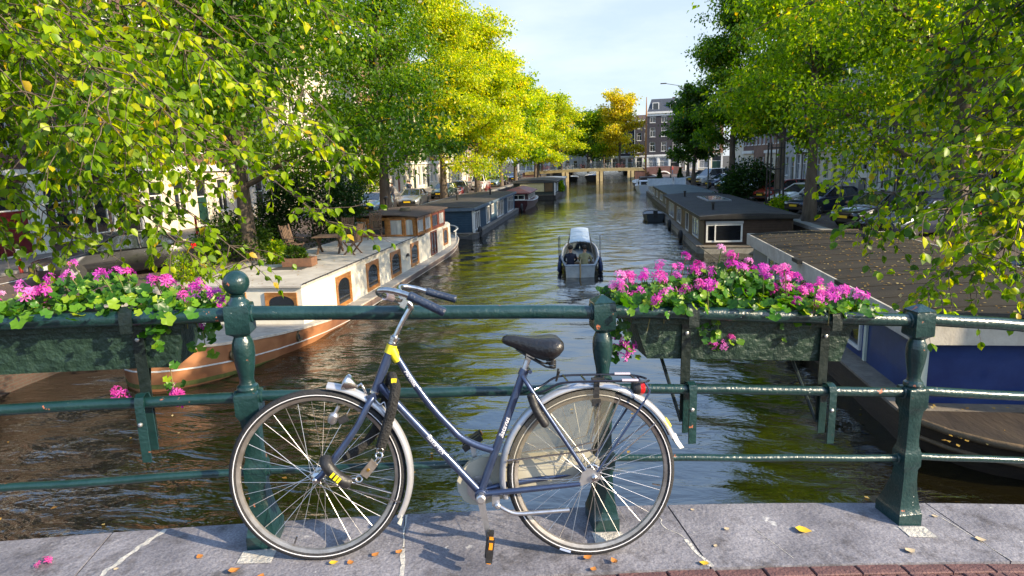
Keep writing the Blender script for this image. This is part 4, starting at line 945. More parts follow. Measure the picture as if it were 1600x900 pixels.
# shrubs
def shrub(x, y, z0, rx, ry, h, n, ls, mat, label, seed, name='shrub', cat='shrub', cone=False, group=None):
    rng = np.random.default_rng(seed); t = empty(name, (x, y, z0), 0, label, cat, group)
    st = MB()
    for k in range(7):
        a = k*.9; st.tube(curve_pts((0, 0, 0), (math.cos(a)*.5*rx/h, math.sin(a)*.5*ry/h, 1), h*.8, 5, rng, 0, .05, .08), [.03, .025, .02, .015, .01, .006], 5)
    nc = 90; u = rng.random(nc)
    th = rng.uniform(0, 6.28, nc); ph = rng.uniform(.0, 1, nc); rr = rng.uniform(.55, 1, nc)**.5
    if cone: c = np.stack([rx*(1-ph)*np.cos(th)*rr, ry*(1-ph)*np.sin(th)*rr, h*ph], -1)
    else: c = np.stack([rx*np.cos(th)*rr*np.sin(np.arccos(ph*.98)), ry*np.sin(th)*rr*np.sin(np.arccos(ph*.98)), h*ph*rr*.95+.05*h], -1)
    idx = rng.integers(0, nc, n); sg = min(rx, ry)*(.10 if cone else .17)
    pos = c[idx]+rng.normal(0, sg, (n, 3)); pos[:, 2] = np.abs(pos[:, 2])
    dirs = rng.normal(0, .6, (n, 3))+pos/np.array([rx, ry, h])*.7
    V, F, k = leaf_cloud(pos, dirs, ls*rng.uniform(.6, 1.3, n), rng, 'mid')
    st.build('stems', m_bark, t, smooth=60)
    put('foliage', npmesh('foliage', V, F, mat, np.repeat(np.clip(rng.beta(2, 2, n)+rng.normal(0, .2, nc)[idx], 0, 1), k)), t)['kind'] = 'stuff'
shrub(-12.75, 28.0, QZ, 2.2, 2.6, 3.5, 20000, .12, m_dark_l, 'large dark evergreen shrub beside the white barge deck', 71)
shrub(-13.7, 22.8, QZ, 1.3, 1.2, 1.7, 5000, .11, m_deep_l, 'lower mixed green shrub in front of the dark evergreen', 72)
shrub(-12.9, 18.6, QZ, .7, .6, .75, 1400, .10, m_lime_l, 'low yellow green shrub at the quay edge beside the barge bow', 73)
shrub(-22.3, 62, QZ, 1.5, 1.2, 4.6, 6000, .2, m_lime_l, 'bright yellow green climber against the left house fronts', 74)
shrub(10.6, 50, QZ, 1.8, 1.8, 2.6, 6000, .2, m_dark_l, 'dark spreading shrub between the cars on right quay', 75)
shrub(10.2, 39.5, QZ, .7, .7, .8, 1400, .14, m_lime_l, 'small bright green shrub inside the iron tree guard', 76)
# ------------------------------------------------------------------ boats
m_glass = mk('window glass dark', (.012, .014, .018), .06, spec=.9, coat=.6)
m_glassb = mk('window glass with blind', (.30, .31, .33), .08, col2=(.12, .13, .15), scale=2.5, coat=.6)
m_cabin = mk('cream white hull paint', (.74, .71, .62), .45, col2=(.62, .59, .50), scale=2.2, bump=.08, bscale=20)
m_deck = mk('pale weathered deck', (.50, .47, .42), .8, col2=(.36, .33, .29), scale=1.6, bump=.2, bscale=40)
m_rust = mk('rust brown hull paint', (.22, .085, .035), .55, col2=(.14, .06, .035), scale=1.8, bump=.2, bscale=12)
m_hullb = mk('grey brown hull', (.16, .125, .115), .6, col2=(.10, .08, .075), scale=2.5, bump=.2, bscale=12)
m_oak = mk('varnished wood', (.42, .19, .05), .35, col2=(.26, .10, .025), scale=6, stretch=(1, 1, 3), coat=.4)
m_felt = mk('roofing felt', (.03, .028, .025), .95, col2=(.065, .057, .045), scale=1.5, detail=8, bump=.5, bscale=50)
m_trimw = mk('white painted trim', (.74, .74, .72), .5, col2=(.62, .62, .6), scale=6)
m_dkwood = mk('weathered teak', (.16, .10, .065), .75, col2=(.09, .06, .04), scale=12, bump=.3)
m_bl = mk('black bitumen hull', (.014, .014, .015), .55, col2=(.03, .028, .026), scale=3, bump=.2)
def planks(name, c1, c2, pitch):
    if name in MATS: return MATS[name]
    M = mk(name, c1, .6, col2=c2, scale=3); n = M.node_tree.nodes; L = M.node_tree.links; p = n['Principled BSDF']
    tc = [q for q in n if q.type == 'TEX_COORD'][0]; w = n.new('ShaderNodeTexWave'); w.bands_direction = 'Z'; w.wave_profile = 'SAW'; w.inputs['Scale'].default_value = .314/pitch
    L.new(tc.outputs['Object'], w.inputs['Vector']); b = n.new('ShaderNodeBump'); b.inputs['Strength'].default_value = 1; b.inputs['Distance'].default_value = .025
    L.new(w.outputs['Fac'], b.inputs['Height']); L.new(b.outputs[0], p.inputs['Normal']); return M
def arch_window(y0, y1, z0, z1, x, nx, parent, name='window', frame=m_oak, glass=m_glass, arch=True, t=.045, axis='X'):
    """wooden frame with an arched light, in a wall that faces +/-X (axis X) or -Y (axis Y)"""
    def P(a, z, d): return (x+nx*d, a, z) if axis == 'X' else (a, x+nx*d, z)
    fr = .10*(y1-y0); mb = MB(); N = 10
    cy = (y0+y1)/2; hw = (y1-y0)/2-fr; zs = z1-fr-hw*.55 if arch else z1-fr
    inner = [(y0+fr, z0+fr), (y1-fr, z0+fr)]
    if arch: inner += [(cy+hw*math.cos(pi*k/N), zs+hw*.55*math.sin(pi*k/N)) for k in range(N+1)]
    else: inner += [(y1-fr, z1-fr), (y0+fr, z1-fr)]
    def outer(q):
        a, z = q; ca = (a-cy)/max(1e-6, hw); cz = (z-(z0+z1)/2)/((z1-z0)/2-fr); s_ = 1/max(abs(ca), abs(cz), 1e-6)
        return (cy+ca*s_*(y1-y0)/2, (z0+z1)/2+cz*s_*(z1-z0)/2)
    pts = []
    for i in range(len(inner)):
        a = inner[i]; b = inner[(i+1) % len(inner)]
        for k in range(4): pts.append((a[0]+(b[0]-a[0])*k/4, a[1]+(b[1]-a[1])*k/4))
    # keep the outer corners sharp
    n = len(pts); rings = []; outs = [outer(p) for p in pts]
    for cc in ((y0, z0), (y1, z0), (y0, z1), (y1, z1)):
        i = min(range(n), key=lambda i: (outs[i][0]-cc[0])**2+(outs[i][1]-cc[1])**2); outs[i] = cc
    for (a, z), o in zip(pts, outs):
        rings.append([P(a, z, -.02), P(a, z, t*.6), P(o[0], o[1], t), P(o[0], o[1], -.02)])
    mb.loft(rings, closed=True)
    w = mb.build(name, frame, parent, smooth=None)
    MB().quad(*[P(a, z, .012) for a, z in inner]).build('pane', glass, w, smooth=None)
    return w
def rect_window(a0, a1, z0, z1, x, nx, parent, cols=2, rows=1, frame=m_trimw, glass=m_glass, axis='X', fw=.06, name='window', t=.05):
    def bx(mb, p0, p1, q0, q1, d0, d1):
        if axis == 'X': mb.b2((x+nx*d0, p0, q0), (x+nx*d1, p1, q1))
        else: mb.b2((p0, x+nx*d0, q0), (p1, x+nx*d1, q1))
    mb = MB()
    bx(mb, a0, a1, z0, z0+fw, -.01, t); bx(mb, a0, a1, z1-fw, z1, -.01, t); bx(mb, a0, a0+fw, z0+fw, z1-fw, -.01, t*.98); bx(mb, a1-fw, a1, z0+fw, z1-fw, -.01, t*.98)
    for c in range(1, cols): q = a0+(a1-a0)*c/cols; bx(mb, q-fw*.45, q+fw*.45, z0+fw, z1-fw, -.01, t*.9)
    for r in range(1, rows): q = z0+(z1-z0)*r/rows; bx(mb, a0+fw, a1-fw, q-fw*.3, q+fw*.3, -.01, t*.8)
    w = mb.build(name, frame, parent, smooth=None)
    for c in range(cols):
        p0 = a0+(a1-a0)*c/cols+fw*.4; p1 = a0+(a1-a0)*(c+1)/cols-fw*.4
        mb = MB()
        if axis == 'X': mb.quad((x+nx*.015, p0, z0+fw*.5), (x+nx*.015, p1, z0+fw*.5), (x+nx*.015, p1, z1-fw*.5), (x+nx*.015, p0, z1-fw*.5))
        else: mb.quad((p0, x+nx*.015, z0+fw*.5), (p1, x+nx*.015, z0+fw*.5), (p1, x+nx*.015, z1-fw*.5), (p0, x+nx*.015, z1-fw*.5))
        mb.build('pane', glass, w, smooth=None)
    return w
# --- long white barge moored on the left
B1 = empty('houseboat', label='long white converted barge with rust brown bow, wooden windows and glazed wheelhouse', cat='houseboat', loc=(0, 0, 0))
B1.location = (-9.5, 24, WZ)
def lb(p): return (p[0]+9.5, p[1]-24, p[2]-WZ)
class LB(MB):
    def build(s, name, mat, parent=None, smooth=None, loc=None):
        s.v = [(x-OFF[0], y-OFF[1], z-OFF[2]) for x, y, z in s.v]; return MB.build(s, name, mat, parent, smooth, loc)
OFF = (-9.5, 24, WZ)
cx = -9.5
def hull_half(y):
    if y < 18: q = max(0, min(1, (y-11.9)/6.1)); return 2.12*math.sqrt(max(0, 1-(1-q)**2.4))
    if y > 30: q = max(0, min(1, (38-y)/8)); return 2.12*math.sqrt(max(0, 1-(1-q)**2.2))
    return 2.12
def sheer(y): return -2.62+.62*max(0, (19-y)/7.1)**1.5+.22*max(0, (y-31)/7)**1.6
ys = [11.9, 11.95, 12.1, 12.4, 12.9, 13.5, 14.3, 15.3, 16.5, 18, 21, 25, 29, 31, 32.5, 34, 35.3, 36.4, 37.2, 37.7, 37.92, 38.0]
def hull_sec(y, zt, zb, flare):
    w = max(.02, hull_half(y)); return w, zt, zb
def hull_band(f0_, f1_, mat, name, off0=0, off1=0):
    """a strip of the hull side between two fractions of the height from keel (0) to gunwale (1), with plate thickness"""
    mb = LB(); r1 = []
    for sg in (1, -1):
        seq = ys if sg > 0 else list(reversed(ys))
        for y in seq:
            w = max(.02, hull_half(y)); zt = sheer(y); zb = WZ-.5
            def pt(f, o): 
                wf = w*(.86+.14*min(1, f*1.15)); return (cx+sg*(wf+o), y, zb+(zt-zb)*f)
            r1.append([pt(f0_, off0), pt(f1_, off1), pt(f1_, off1-.05), pt(f0_, off0-.05)])
    mb.loft(r1, closed=True); return mb.build(name, mat, B1, smooth=50)
class _: pass
# hull: rust brown towards the bow, grey brown aft
mb = LB(); ring = []
for sg in (1, -1):
    seq = ys if sg > 0 else list(reversed(ys))
    for y in seq:
        w = max(.02, hull_half(y)); zt = sheer(y); zb = WZ-.5; ring.append([(cx+sg*w*(.84+.16*min(1, f*1.2)), y, zb+(zt-zb)*f) for f in (0, .3, .6, .8, .9, 1.0)])
mb.loft(ring, cap=False, closed=True)
hullm = bpy.data.materials.new('barge hull paint'); hullm.use_nodes = True
def _h():
    n = hullm.node_tree.nodes; L = hullm.node_tree.links; p = n['Principled BSDF']; p.inputs['Roughness'].default_value = .5
    tc = n.new('ShaderNodeTexCoord'); sp = n.new('ShaderNodeSeparateXYZ'); L.new(tc.outputs['Object'], sp.inputs[0])
    mr = n.new('ShaderNodeMapRange'); mr.inputs[1].default_value = -8.0; mr.inputs[2].default_value = -3.5; L.new(sp.outputs['Y'], mr.inputs[0])
    nz = n.new('ShaderNodeTexNoise'); nz.inputs['Scale'].default_value = 1.3; nz.inputs['Detail'].default_value = 8; L.new(tc.outputs['Object'], nz.inputs['Vector'])
    c1 = n.new('ShaderNodeValToRGB'); c1.color_ramp.elements[0].color = (.20, .075, .03, 1); c1.color_ramp.elements[1].color = (.42, .19, .085, 1); c1.color_ramp.elements[0].position = .35; c1.color_ramp.elements[1].position = .68
    c2 = n.new('ShaderNodeValToRGB'); c2.color_ramp.elements[0].color = (.12, .09, .085, 1); c2.color_ramp.elements[1].color = (.22, .17, .155, 1)
    L.new(nz.outputs['Fac'], c1.inputs[0]); L.new(nz.outputs['Fac'], c2.inputs[0])
    mx = n.new('ShaderNodeMix'); mx.data_type = 'RGBA'; L.new(mr.outputs[0], mx.inputs['Factor']); L.new(c1.outputs[0], mx.inputs['A']); L.new(c2.outputs[0], mx.inputs['B']); L.new(mx.outputs['Result'], p.inputs['Base Color'])
_h()
mb.build('hull', hullm, B1, smooth=50)
hull_band(.985, 1.03, mk('bleached gunwale', (.55, .50, .43), .7, col2=(.38, .33, .28), scale=6), 'gunwale', .03, .03)
hull_band(.66, .685, m_trimw, 'rubbing_strake', .02, .02)
hull_band(.40, .47, mk('algae waterline', (.12, .13, .03), .8, col2=(.07, .08, .02), scale=8), 'waterline_band', .012, .012)
mb = LB(); top = [(cx+max(.02, hull_half(y))*.985, y, sheer(y)-.03) for y in ys]+[(cx-max(.02, hull_half(y))*.985, y, sheer(y)-.03) for y in reversed(ys)]
K = len(ys)
for i in range(K-1): mb.quad(top[i], top[i+1], top[2*K-2-i], top[2*K-1-i])
mb.build('side_deck', mk('grey side deck', (.40, .37, .33), .75, col2=(.28, .26, .23), scale=4), B1)
CX0, CX1, CY0, CY1, CZ = -11.05, -7.92, 16.1, 33.6, -1.48
def cabin_half(y): return 1
mb = LB()
pl = [(CX1, CY0), (CX1, 28.4), (CX1, CY1), (CX1-.35, 34.6), (CX0+.35, 34.6), (CX0, CY1), (CX0, CY0)]
mb.loft([[(x, y, -2.75) for x, y in pl], [(x, y, CZ) for x, y in pl]]); mb.build('cabin_wall', m_cabin, B1)
mb = LB(); mb.loft([[(cx+(x-cx)*1.035, y-(.08 if y < 17 else 0), CZ+.002) for x, y in pl[:2]+[(CX1, 27.25), (CX0, 27.25), (CX0, CY0)]], [(cx+(x-cx)*1.035, y-(.08 if y < 17 else 0), CZ+.05) for x, y in pl[:2]+[(CX1, 27.25), (CX0, 27.25), (CX0, CY0)]]])
mb.build('roof_deck', m_deck, B1)
mb = LB()
for sx in (CX1+.055, CX0-.055):
    mb.tube([(sx, CY0, CZ+.085), (sx, 27.2, CZ+.085)], .016, 6)
    for k in range(8): mb.tube([(sx, CY0+.2+1.45*k, CZ+.04), (sx, CY0+.2+1.45*k, CZ+.085)], .012, 5)
mb.build('grab_rail', m_black, B1, smooth=40)
for (a, b) in ((18.35, 19.5), (20.95, 22.15), (23.55, 24.75), (26.2, 27.35)):
    arch_window(a-24, b-24, -2.60-WZ, -1.62-WZ, CX1+9.5, 1, B1)
arch_window(32.0-24, 32.9-24, -2.45-WZ, -1.60-WZ, CX1+9.5, 1, B1)
for (a, b) in ((-8.95, -8.05), (-10.6, -9.5)): arch_window(a+9.5, b+9.5, -2.2-WZ, -1.62-WZ, CY0-24, -1, B1, axis='Y')
rect_window(29.5-24, 30.6-24, -2.6-WZ, -1.5-WZ, CX1+9.5, 1, B1, 2, 1, mk('dark red brown door wood', (.20, .06, .04), .4, col2=(.12, .04, .03), scale=8), name='side_door')
LB().lathe([(.09, 0), (.06, .09), (.03, .12)], 10, (CX1+.08, 25.6, -2.05), 'Z').build('wall_lamp', m_black, B1, smooth=40)
# portholes
for y, z in ((15.1, -2.52), (13.1, -2.42)):
    w = hull_half(y)*.985
    LB().lathe([(.15, -.02), (.15, .03), (.105, .03), (.10, -.01)], 18, (cx+w+.0, y, z), 'X').build('porthole', mk('tarnished brass', (.30, .24, .13), .4, .8, col2=(.2, .16, .1), scale=20), B1, smooth=40)
    LB().lathe([(.10, .012), (.02, .016)], 14, (cx+w, y, z), 'X').build('porthole_glass', m_glass, B1, smooth=40)
# wheelhouse
m_curt = mk('window with white curtain', (.55, .55, .52), .12, col2=(.30, .31, .32), scale=1.0, stretch=(9, 9, .6), coat=.8)
WY0, WY1, WZ1 = 27.3, 32.6, -.60
WX0, WX1 = -11.0, -7.95
for a, b in ((WX0+.12, -10.05), (-9.92, -9.25), (-9.12, -8.6+.1), (-8.42, WX1-.08)):
    arch_window(a+9.5, b+9.5, CZ+.08-WZ, WZ1-.06-WZ, WY0-24, -1, B1, axis='Y', glass=m_curt if a != -10.05+.13 and not -9.95 < a < -9.3 else m_glass, arch=a < -10.5 or a > -8.5, name='wheelhouse_window')
for k in range(4):
    a = WY0+.12+1.29*k; arch_window(a-24, a+1.2-24, CZ+.06-WZ, WZ1-.06-WZ, WX1+9.5, 1, B1, glass=m_curt if k != 2 else m_glass, arch=False, name='wheelhouse_window', frame=m_oak if k < 2 else mk('dark red brown door wood', (.2, .06, .04), .4))
mb = LB()
mb.b2((WX0, WY0+.02, CZ), (WX0+.08, WY1, WZ1)); mb.b2((WX0+.08, WY1-.08, CZ), (WX1-.08, WY1, WZ1)); mb.b2((WX0+.08, WY0+.02, CZ), (WX1-.02, WY0+.06, CZ+.09)); mb.b2((WX0+.08, WY0+.02, WZ1-.06), (WX1-.02, WY0+.06, WZ1)); mb.b2((WX1-.06, WY0+.07, CZ), (WX1-.02, WY1-.09, CZ+.07)); mb.b2((WX1-.06, WY0+.07, WZ1-.06), (WX1-.02, WY1-.09, WZ1))
for xx in (WX0+.06, -10.0, -9.18, -8.47, WX1-.06): mb.b2((xx-.06, WY0-.03, CZ+.05), (xx+.06, WY0+.015, WZ1-.002))
mb.build('wheelhouse_frame', m_oak, B1)
mb = LB(); rr = []
for k in range(9):
    x = WX0-.14+(WX1-WX0+.28)*k/8; q = (k-4)/4; zc = WZ1+.13-.11*q*q; rr.append([(x, WY0-.10, zc-.05), (x, WY1+.25, zc-.05), (x, WY1+.25, zc), (x, WY0-.10, zc)])
mb.loft(rr); mb.build('wheelhouse_roof', mk('brown roof cloth', (.095, .06, .04), .9, col2=(.06, .045, .035), scale=3, bump=.4), B1)
LB().tube(smoothpts([(-7.9, 34.4, -2.0), (-7.95, 35.6, -1.95), (-8.5, 36.8, -1.9), (-9.4, 37.3, -1.9), (-10.3, 36.8, -1.9)], 5), .03, 8).build('bow_rail', m_trimw, B1, smooth=50)
mb = LB()
for p in ((-7.95, 35.0, -1.97), (-8.2, 36.3, -1.93), (-9.3, 37.3, -1.9)): mb.tube([p, (p[0], p[1], -2.5)], .022, 6)
mb.build('rail_stanchions', m_trimw, B1, smooth=50)
# deck furniture
def deck_chair(x, y, rz, label):
    t = empty('deck_chair', (x, y, CZ+.05), rz, label, 'chair', 'wooden folding chairs on the barge deck')
    for k in range(5): MB().box((0, -.20+.10*k, .43), (.46, .075, .02)).build('seat_slat', m_dkwood, t, smooth=None)
    for k in range(6): MB().box((-.18+.072*k, .30+.0, .78), (.05, .02, .62), rx=rad(-16)).build('back_slat', m_dkwood, t, smooth=None)
    for sx in (-.24, .24):
        MB().box((sx, .02, .22), (.035, .05, .66), rx=rad(42)).build('leg', m_dkwood, t, smooth=None); MB().box((sx*1.0+.04*(1 if sx > 0 else -1), .02, .22), (.035, .05, .66), rx=rad(-42)).build('leg', m_dkwood, t, smooth=None)
        MB().box((sx, .33, .76), (.035, .045, .74), rx=rad(-16)).build('back_frame', m_dkwood, t, smooth=None); MB().box((sx, .05, .64), (.05, .5, .025)).build('armrest', m_dkwood, t, smooth=None)
deck_chair(-8.75, 22.0, rad(-100), 'wooden folding chair on the canal side of the deck table')
deck_chair(-10.7, 21.6, rad(75), 'wooden folding chair tilted back left of the deck table')
deck_chair(-9.9, 24.3, rad(5), 'wooden folding chair behind the table near the dark shrub')
deck_chair(-9.5, 26.5, rad(10), 'wooden chair against the wheelhouse windows')
t = empty('deck_table', (-9.75, 22.4, CZ+.05), rad(8), 'low wooden table with crossed legs on the barge deck', 'table')
for k in range(6): MB().box((0, -.45+.18*k, .62), (1.0, .16, .03)).build('table_slat', m_dkwood, t, smooth=None)
for sx in (-.38, .38):
    for q in (-1, 1): MB().box((sx, 0, .30), (.06, .08, .95), rx=rad(48*q)).build('leg', m_dkwood, t, smooth=None)
t = empty('planter_box', (-9.45, 19.3, CZ+.05), rad(4), 'brown wooden planter box with green plants on the barge deck', 'planter')
for a in (((0, -.23, .16), (.95, .04, .26)), ((0, .23, .16), (.95, .04, .26)), ((-.455, 0, .16), (.04, .42, .26)), ((.455, 0, .16), (.04, .42, .26))): MB().box(*a).build('plank', mk('reddish planter wood', (.22, .11, .06), .7, col2=(.15, .08, .05), scale=10, bump=.3), t, smooth=None)
MB().box((0, 0, .14), (.87, .42, .2)).build('soil', m_soil, t, smooth=None)
shrub(-9.6, 19.35, CZ+.28, .38, .18, .42, 700, .09, m_deep_l, 'leafy plants growing in the brown planter box', 81, 'potted_plants', 'plants')
shrub(-10.6, 20.1, CZ+.05, .35, .3, .75, 900, .10, m_lime_l, 'light green pot plant left of the planter box', 82, 'potted_plants', 'plants')
for x, y, lab in ((-9.9, 20.5, 'flat dark doormat beyond the planter box'), (-9.6, 18.9, 'flat dark doormat under the front edge of the planter box')):
    o = MB().box((0, 0, .012), (1.0, .5, .02)).build('deck_mat', mk('dark mat', (.04, .04, .035), .95), smooth=None, loc=(x, y, CZ+.05)); tag(o, lab, 'mat')
# --- box houseboats
def houseboat(label, x0, x1, y0, y1, zr, zw, wallm, roofm, trimm, hullm_, zbase, ledge=.35, over=.18, wins=(), front=(), frontm=None, fascia=.16, crown=.10, group='houseboats moored along the quays'):
    global OFF
    OFF = ((x0+x1)/2, (y0+y1)/2, WZ)
    t = empty('houseboat', OFF, 0, label, 'houseboat', group)
    hb_ = LB(); e = .7
    pts = [(x0-ledge, y0-ledge*1.6+.3), (x0-ledge+.3, y0-ledge*1.6), (x1+ledge-.3, y0-ledge*1.6), (x1+ledge, y0-ledge*1.6+.3), (x1+ledge, y1+ledge), (x0-ledge, y1+ledge)]
    hb_.loft([[(x, y, WZ-.6) for x, y in pts], [(x, y, zbase-.03) for x, y in pts]]); hb_.build('hull', hullm_, t)
    cap_ = LB(); cap_.loft([[(OFF[0]+(x-OFF[0])*1.006, OFF[1]+(y-OFF[1])*1.003, zbase-.028) for x, y in pts], [(OFF[0]+(x-OFF[0])*1.006, OFF[1]+(y-OFF[1])*1.003, zbase+.02) for x, y in pts]]); cap_.build('walk_ledge', mk('weathered ledge boards', (.22, .19, .155), .85, col2=(.13, .11, .09), scale=5, bump=.4), t)
    w = LB(); w.b2((x0, y0, zbase+.02), (x1, y1, zw)); wall = w.build('wall', wallm, t)
    if frontm:
        LB().b2((x0+.02, y0-.012, zbase+.04), (x1-.02, y0-.0005, zw-.02)).build('front_wall_cladding', frontm, t)
    rf = LB(); rr = []
    for k in range(9):
        x = x0-over+(x1-x0+2*over)*k/8; q = (k-4)/4; zc = zr+crown*(1-q*q); rr.append([(x, y0-over, zr-.01), (x, y1+over, zr-.01), (x, y1+over, zc), (x, y0-over, zc)])
    rf.loft(rr); roof = rf.build('roof', roofm, t)
    fa = LB(); a0, a1, b0, b1 = x0-over-.02, x1+over+.02, y0-over-.02, y1+over+.02
    fa.b2((a0, b0, zr-fascia), (a1, b0+.04, zr+.02)); fa.b2((a0, b1-.04, zr-fascia), (a1, b1, zr+.02)); fa.b2((a0, b0+.04, zr-fascia), (a0+.04, b1-.04, zr+.018)); fa.b2((a1-.04, b0+.04, zr-fascia), (a1, b1-.04, zr+.018)); fa.build('fascia', trimm, t)
    so = LB(); so.b2((a0+.05, b0+.05, zw-.01), (a1-.05, b1-.05, zr-.012)); so.build('eave_soffit', trimm, t)
    for (sd, a, b, za, zb_, cols, rows) in wins:
        X = x1 if sd > 0 else x0
        rect_window(a-OFF[1], b-OFF[1], za-WZ, zb_-WZ, X-OFF[0], sd, t, cols, rows)
    for (a, b, za, zb_, cols, rows) in front:
        rect_window(a-OFF[0], b-OFF[0], za-WZ, zb_-WZ, y0-OFF[1]-(.012 if frontm else 0), -1, t, cols, rows, axis='Y', fw=.08)
    return t
m_navy = planks('navy blue boards', (.026, .062, .105), (.036, .082, .135), .14)
m_slate = mk('slate blue trim', (.12, .17, .22), .5, col2=(.09, .13, .18), scale=5)
t = houseboat('navy blue boarded houseboat with white windows and dark flat roof', -12.0, -7.75, 38.9, 58.6, -1.08, -1.2, m_navy, m_felt, m_slate, mk('grey concrete hull', (.13, .13, .13), .8, col2=(.08, .08, .085), scale=3, bump=.4), -2.58, .32, .15,
    wins=[(1, 39.2, 41.2, -2.5, -1.36, 3, 1), (1, 43.6, 44.9, -2.5, -1.34, 2, 1), (1, 45.7, 46.7, -2.02, -1.3, 2, 1), (1, 48.3, 51.6, -2.5, -1.3, 4, 1), (1, 53.8, 57.3, -2.55, -1.3, 4, 1)])
LB().b2((-7.77, 38.86, -2.56), (-7.62, 39.02, -1.22)).build('corner_post', m_trimw, t)
for i, y in enumerate((58.9, 59.3, 59.8)):
    pass
def fender(x, y, z, label, r=.28):
    o = MB().loft([[((r+.10*math.cos(b))*math.cos(a)*0+.10*math.sin(b), (r+.10*math.cos(b))*math.cos(a), (r+.10*math.cos(b))*math.sin(a)) for b in [2*pi*j/8 for j in range(8)]] for a in [2*pi*k/16 for k in range(16)]], closed=True).build('tyre_fender', m_tyre, smooth=50, loc=(x, y, z)); tag(o, label, 'fender', 'tyre fenders hung on the boats')
fender(-7.18, 59.1, -2.55, 'black tyre fender at the far corner of the navy houseboat')
m_maroon = mk('maroon roof paint', (.22, .05, .045), .55, col2=(.14, .035, .035), scale=3)
OFF = (0, 0, 0)
def small_boat(label, x, y, L, w, hgt, hullmat, deckmat, cabin=None, name='boat', cat='boat', rz=0, group=None):
    t = empty(name, (x, y, WZ), rz, label, cat, group)
    def hw(q): return w/2*math.sqrt(max(0.0004, 1-abs(2*q-1)**3.2)) if q > .5 else w/2*(.80+.20*math.sin(pi*q))
    R_ = []
    N = 16
    for k in range(N+1):
        q = k/N; yy = -L/2+L*q; ww = max(.03, hw(q)); zt = hgt*(1+.28*(2*q-1)**2)
        R_.append([(-ww*.7, yy*.96, -.25), (-ww, yy, zt*.55), (-ww, yy, zt), (ww, yy, zt), (ww, yy, zt*.55), (ww*.7, yy*.96, -.25)])
    MB().loft(R_).build('hull', hullmat, t, smooth=40)
    D = [[(-(max(.03, hw(k/N))-.04), -L/2+L*k/N, hgt*(1+.28*(2*k/N-1)**2)+.004), (max(.03, hw(k/N))-.04, -L/2+L*k/N, hgt*(1+.28*(2*k/N-1)**2)+.004)] for k in range(N+1)]
    mb = MB()
    for k in range(N): mb.quad(D[k][0], D[k][1], D[k+1][1], D[k+1][0])
    mb.build('deck', deckmat, t, smooth=None)
    rim = MB(); rim.tube([(r[3][0]+.01, r[3][1], r[3][2]+.01) for r in R_]+[(r[2][0]-.01, r[2][1], r[2][2]+.01) for r in reversed(R_)], .035, 6, closed=True); rim.build('gunwale', m_trimw if name != 'dinghy' else m_black, t, smooth=50)
    return t
t = small_boat('dark maroon cabin boat with red brown roof behind the navy houseboat', -8.0, 65.2, 10.5, 3.1, .75, mk('dark maroon hull', (.09, .025, .03), .45, col2=(.05, .02, .022), scale=3), m_deck)
MB().loft([[(-1.25, -4.4, .72), (1.25, -4.4, .72), (1.25, 2.6, .72), (-1.25, 2.6, .72)], [(-1.15, -4.3, 1.55), (1.15, -4.3, 1.55), (1.15, 2.5, 1.55), (-1.15, 2.5, 1.55)]]).build('cabin', mk('dark maroon hull', (.09, .025, .03), .45), t, smooth=None)
MB().loft([[(-1.45, -4.7, 1.55), (1.45, -4.7, 1.55), (1.45, 2.8, 1.55), (-1.45, 2.8, 1.55)], [(-1.40, -4.65, 1.62), (1.40, -4.65, 1.62), (1.40, 2.75, 1.62), (-1.40, 2.75, 1.62)], [(-.15, -2.6, 2.05), (.15, -2.6, 2.05), (.15, 1.6, 2.05), (-.15, 1.6, 2.05)]]).build('roof', m_maroon, t, smooth=None)
for k in range(3): rect_window(-3.9+2.1*k, -2.6+2.1*k, .95, 1.4, 1.2, 1, t, 2, 1)
rect_window(-.9, .9, .95, 1.42, -4.36, -1, t, 3, 1, axis='Y')
t = houseboat('houseboat with cream front panel, dark lower hull and flat dark roof', -10.2, -5.4, 76.2, 89, -.78, -.92, mk('dark bottle green boards', (.03, .045, .045), .6, col2=(.05, .065, .06), scale=3), m_felt, mk('dark grey trim', (.06, .065, .07), .5), m_bl, -2.35, .12, .25,
    wins=[(1, 77.2, 78.6, -2.1, -1.1, 2, 1), (1, 80, 81.8, -2.1, -1.1, 2, 1), (1, 83.4, 85, -2.1, -1.1, 2, 1), (1, 86.4, 88, -2.1, -1.1, 2, 1)], crown=.16)
LB().b2((-9.4, 76.06, -1.95), (-6.6, 76.19, -.98)).build('cream_panel', mk('cream yellow panel', (.62, .55, .32), .6, col2=(.54, .47, .27), scale=4), t)
LB().b2((-6.5, 76.06, -1.95), (-5.6, 76.19, -.98)).build('slatted_shutter', planks('brown louvre', (.26, .17, .09), (.18, .12, .07), .09), t)
LB().b2((-5.43, 76.0, -2.4), (-5.3, 76.2, -.95)).build('corner_post', m_trimw, t)
shrub(-5.05, 83.5, -2.3, .35, .9, 1.3, 1200, .16, m_lime_l, 'green plants in tubs along the cream fronted houseboat', 83, 'potted_plants', 'plants')
t = houseboat('low pale roofed houseboat just beyond the cream fronted one', -9.6, -5.6, 93, 104, -1.0, -1.15, mk('grey blue boards', (.10, .13, .16), .6, col2=(.07, .09, .12), scale=3), mk('pale grey roof sheet', (.34, .36, .38), .7, col2=(.26, .28, .3), scale=2), m_slate, m_bl, -2.4, .15, .2, wins=[(1, 94.5, 96.5, -2.1, -1.3, 2, 1), (1, 98.5, 101, -2.1, -1.3, 2, 1)])
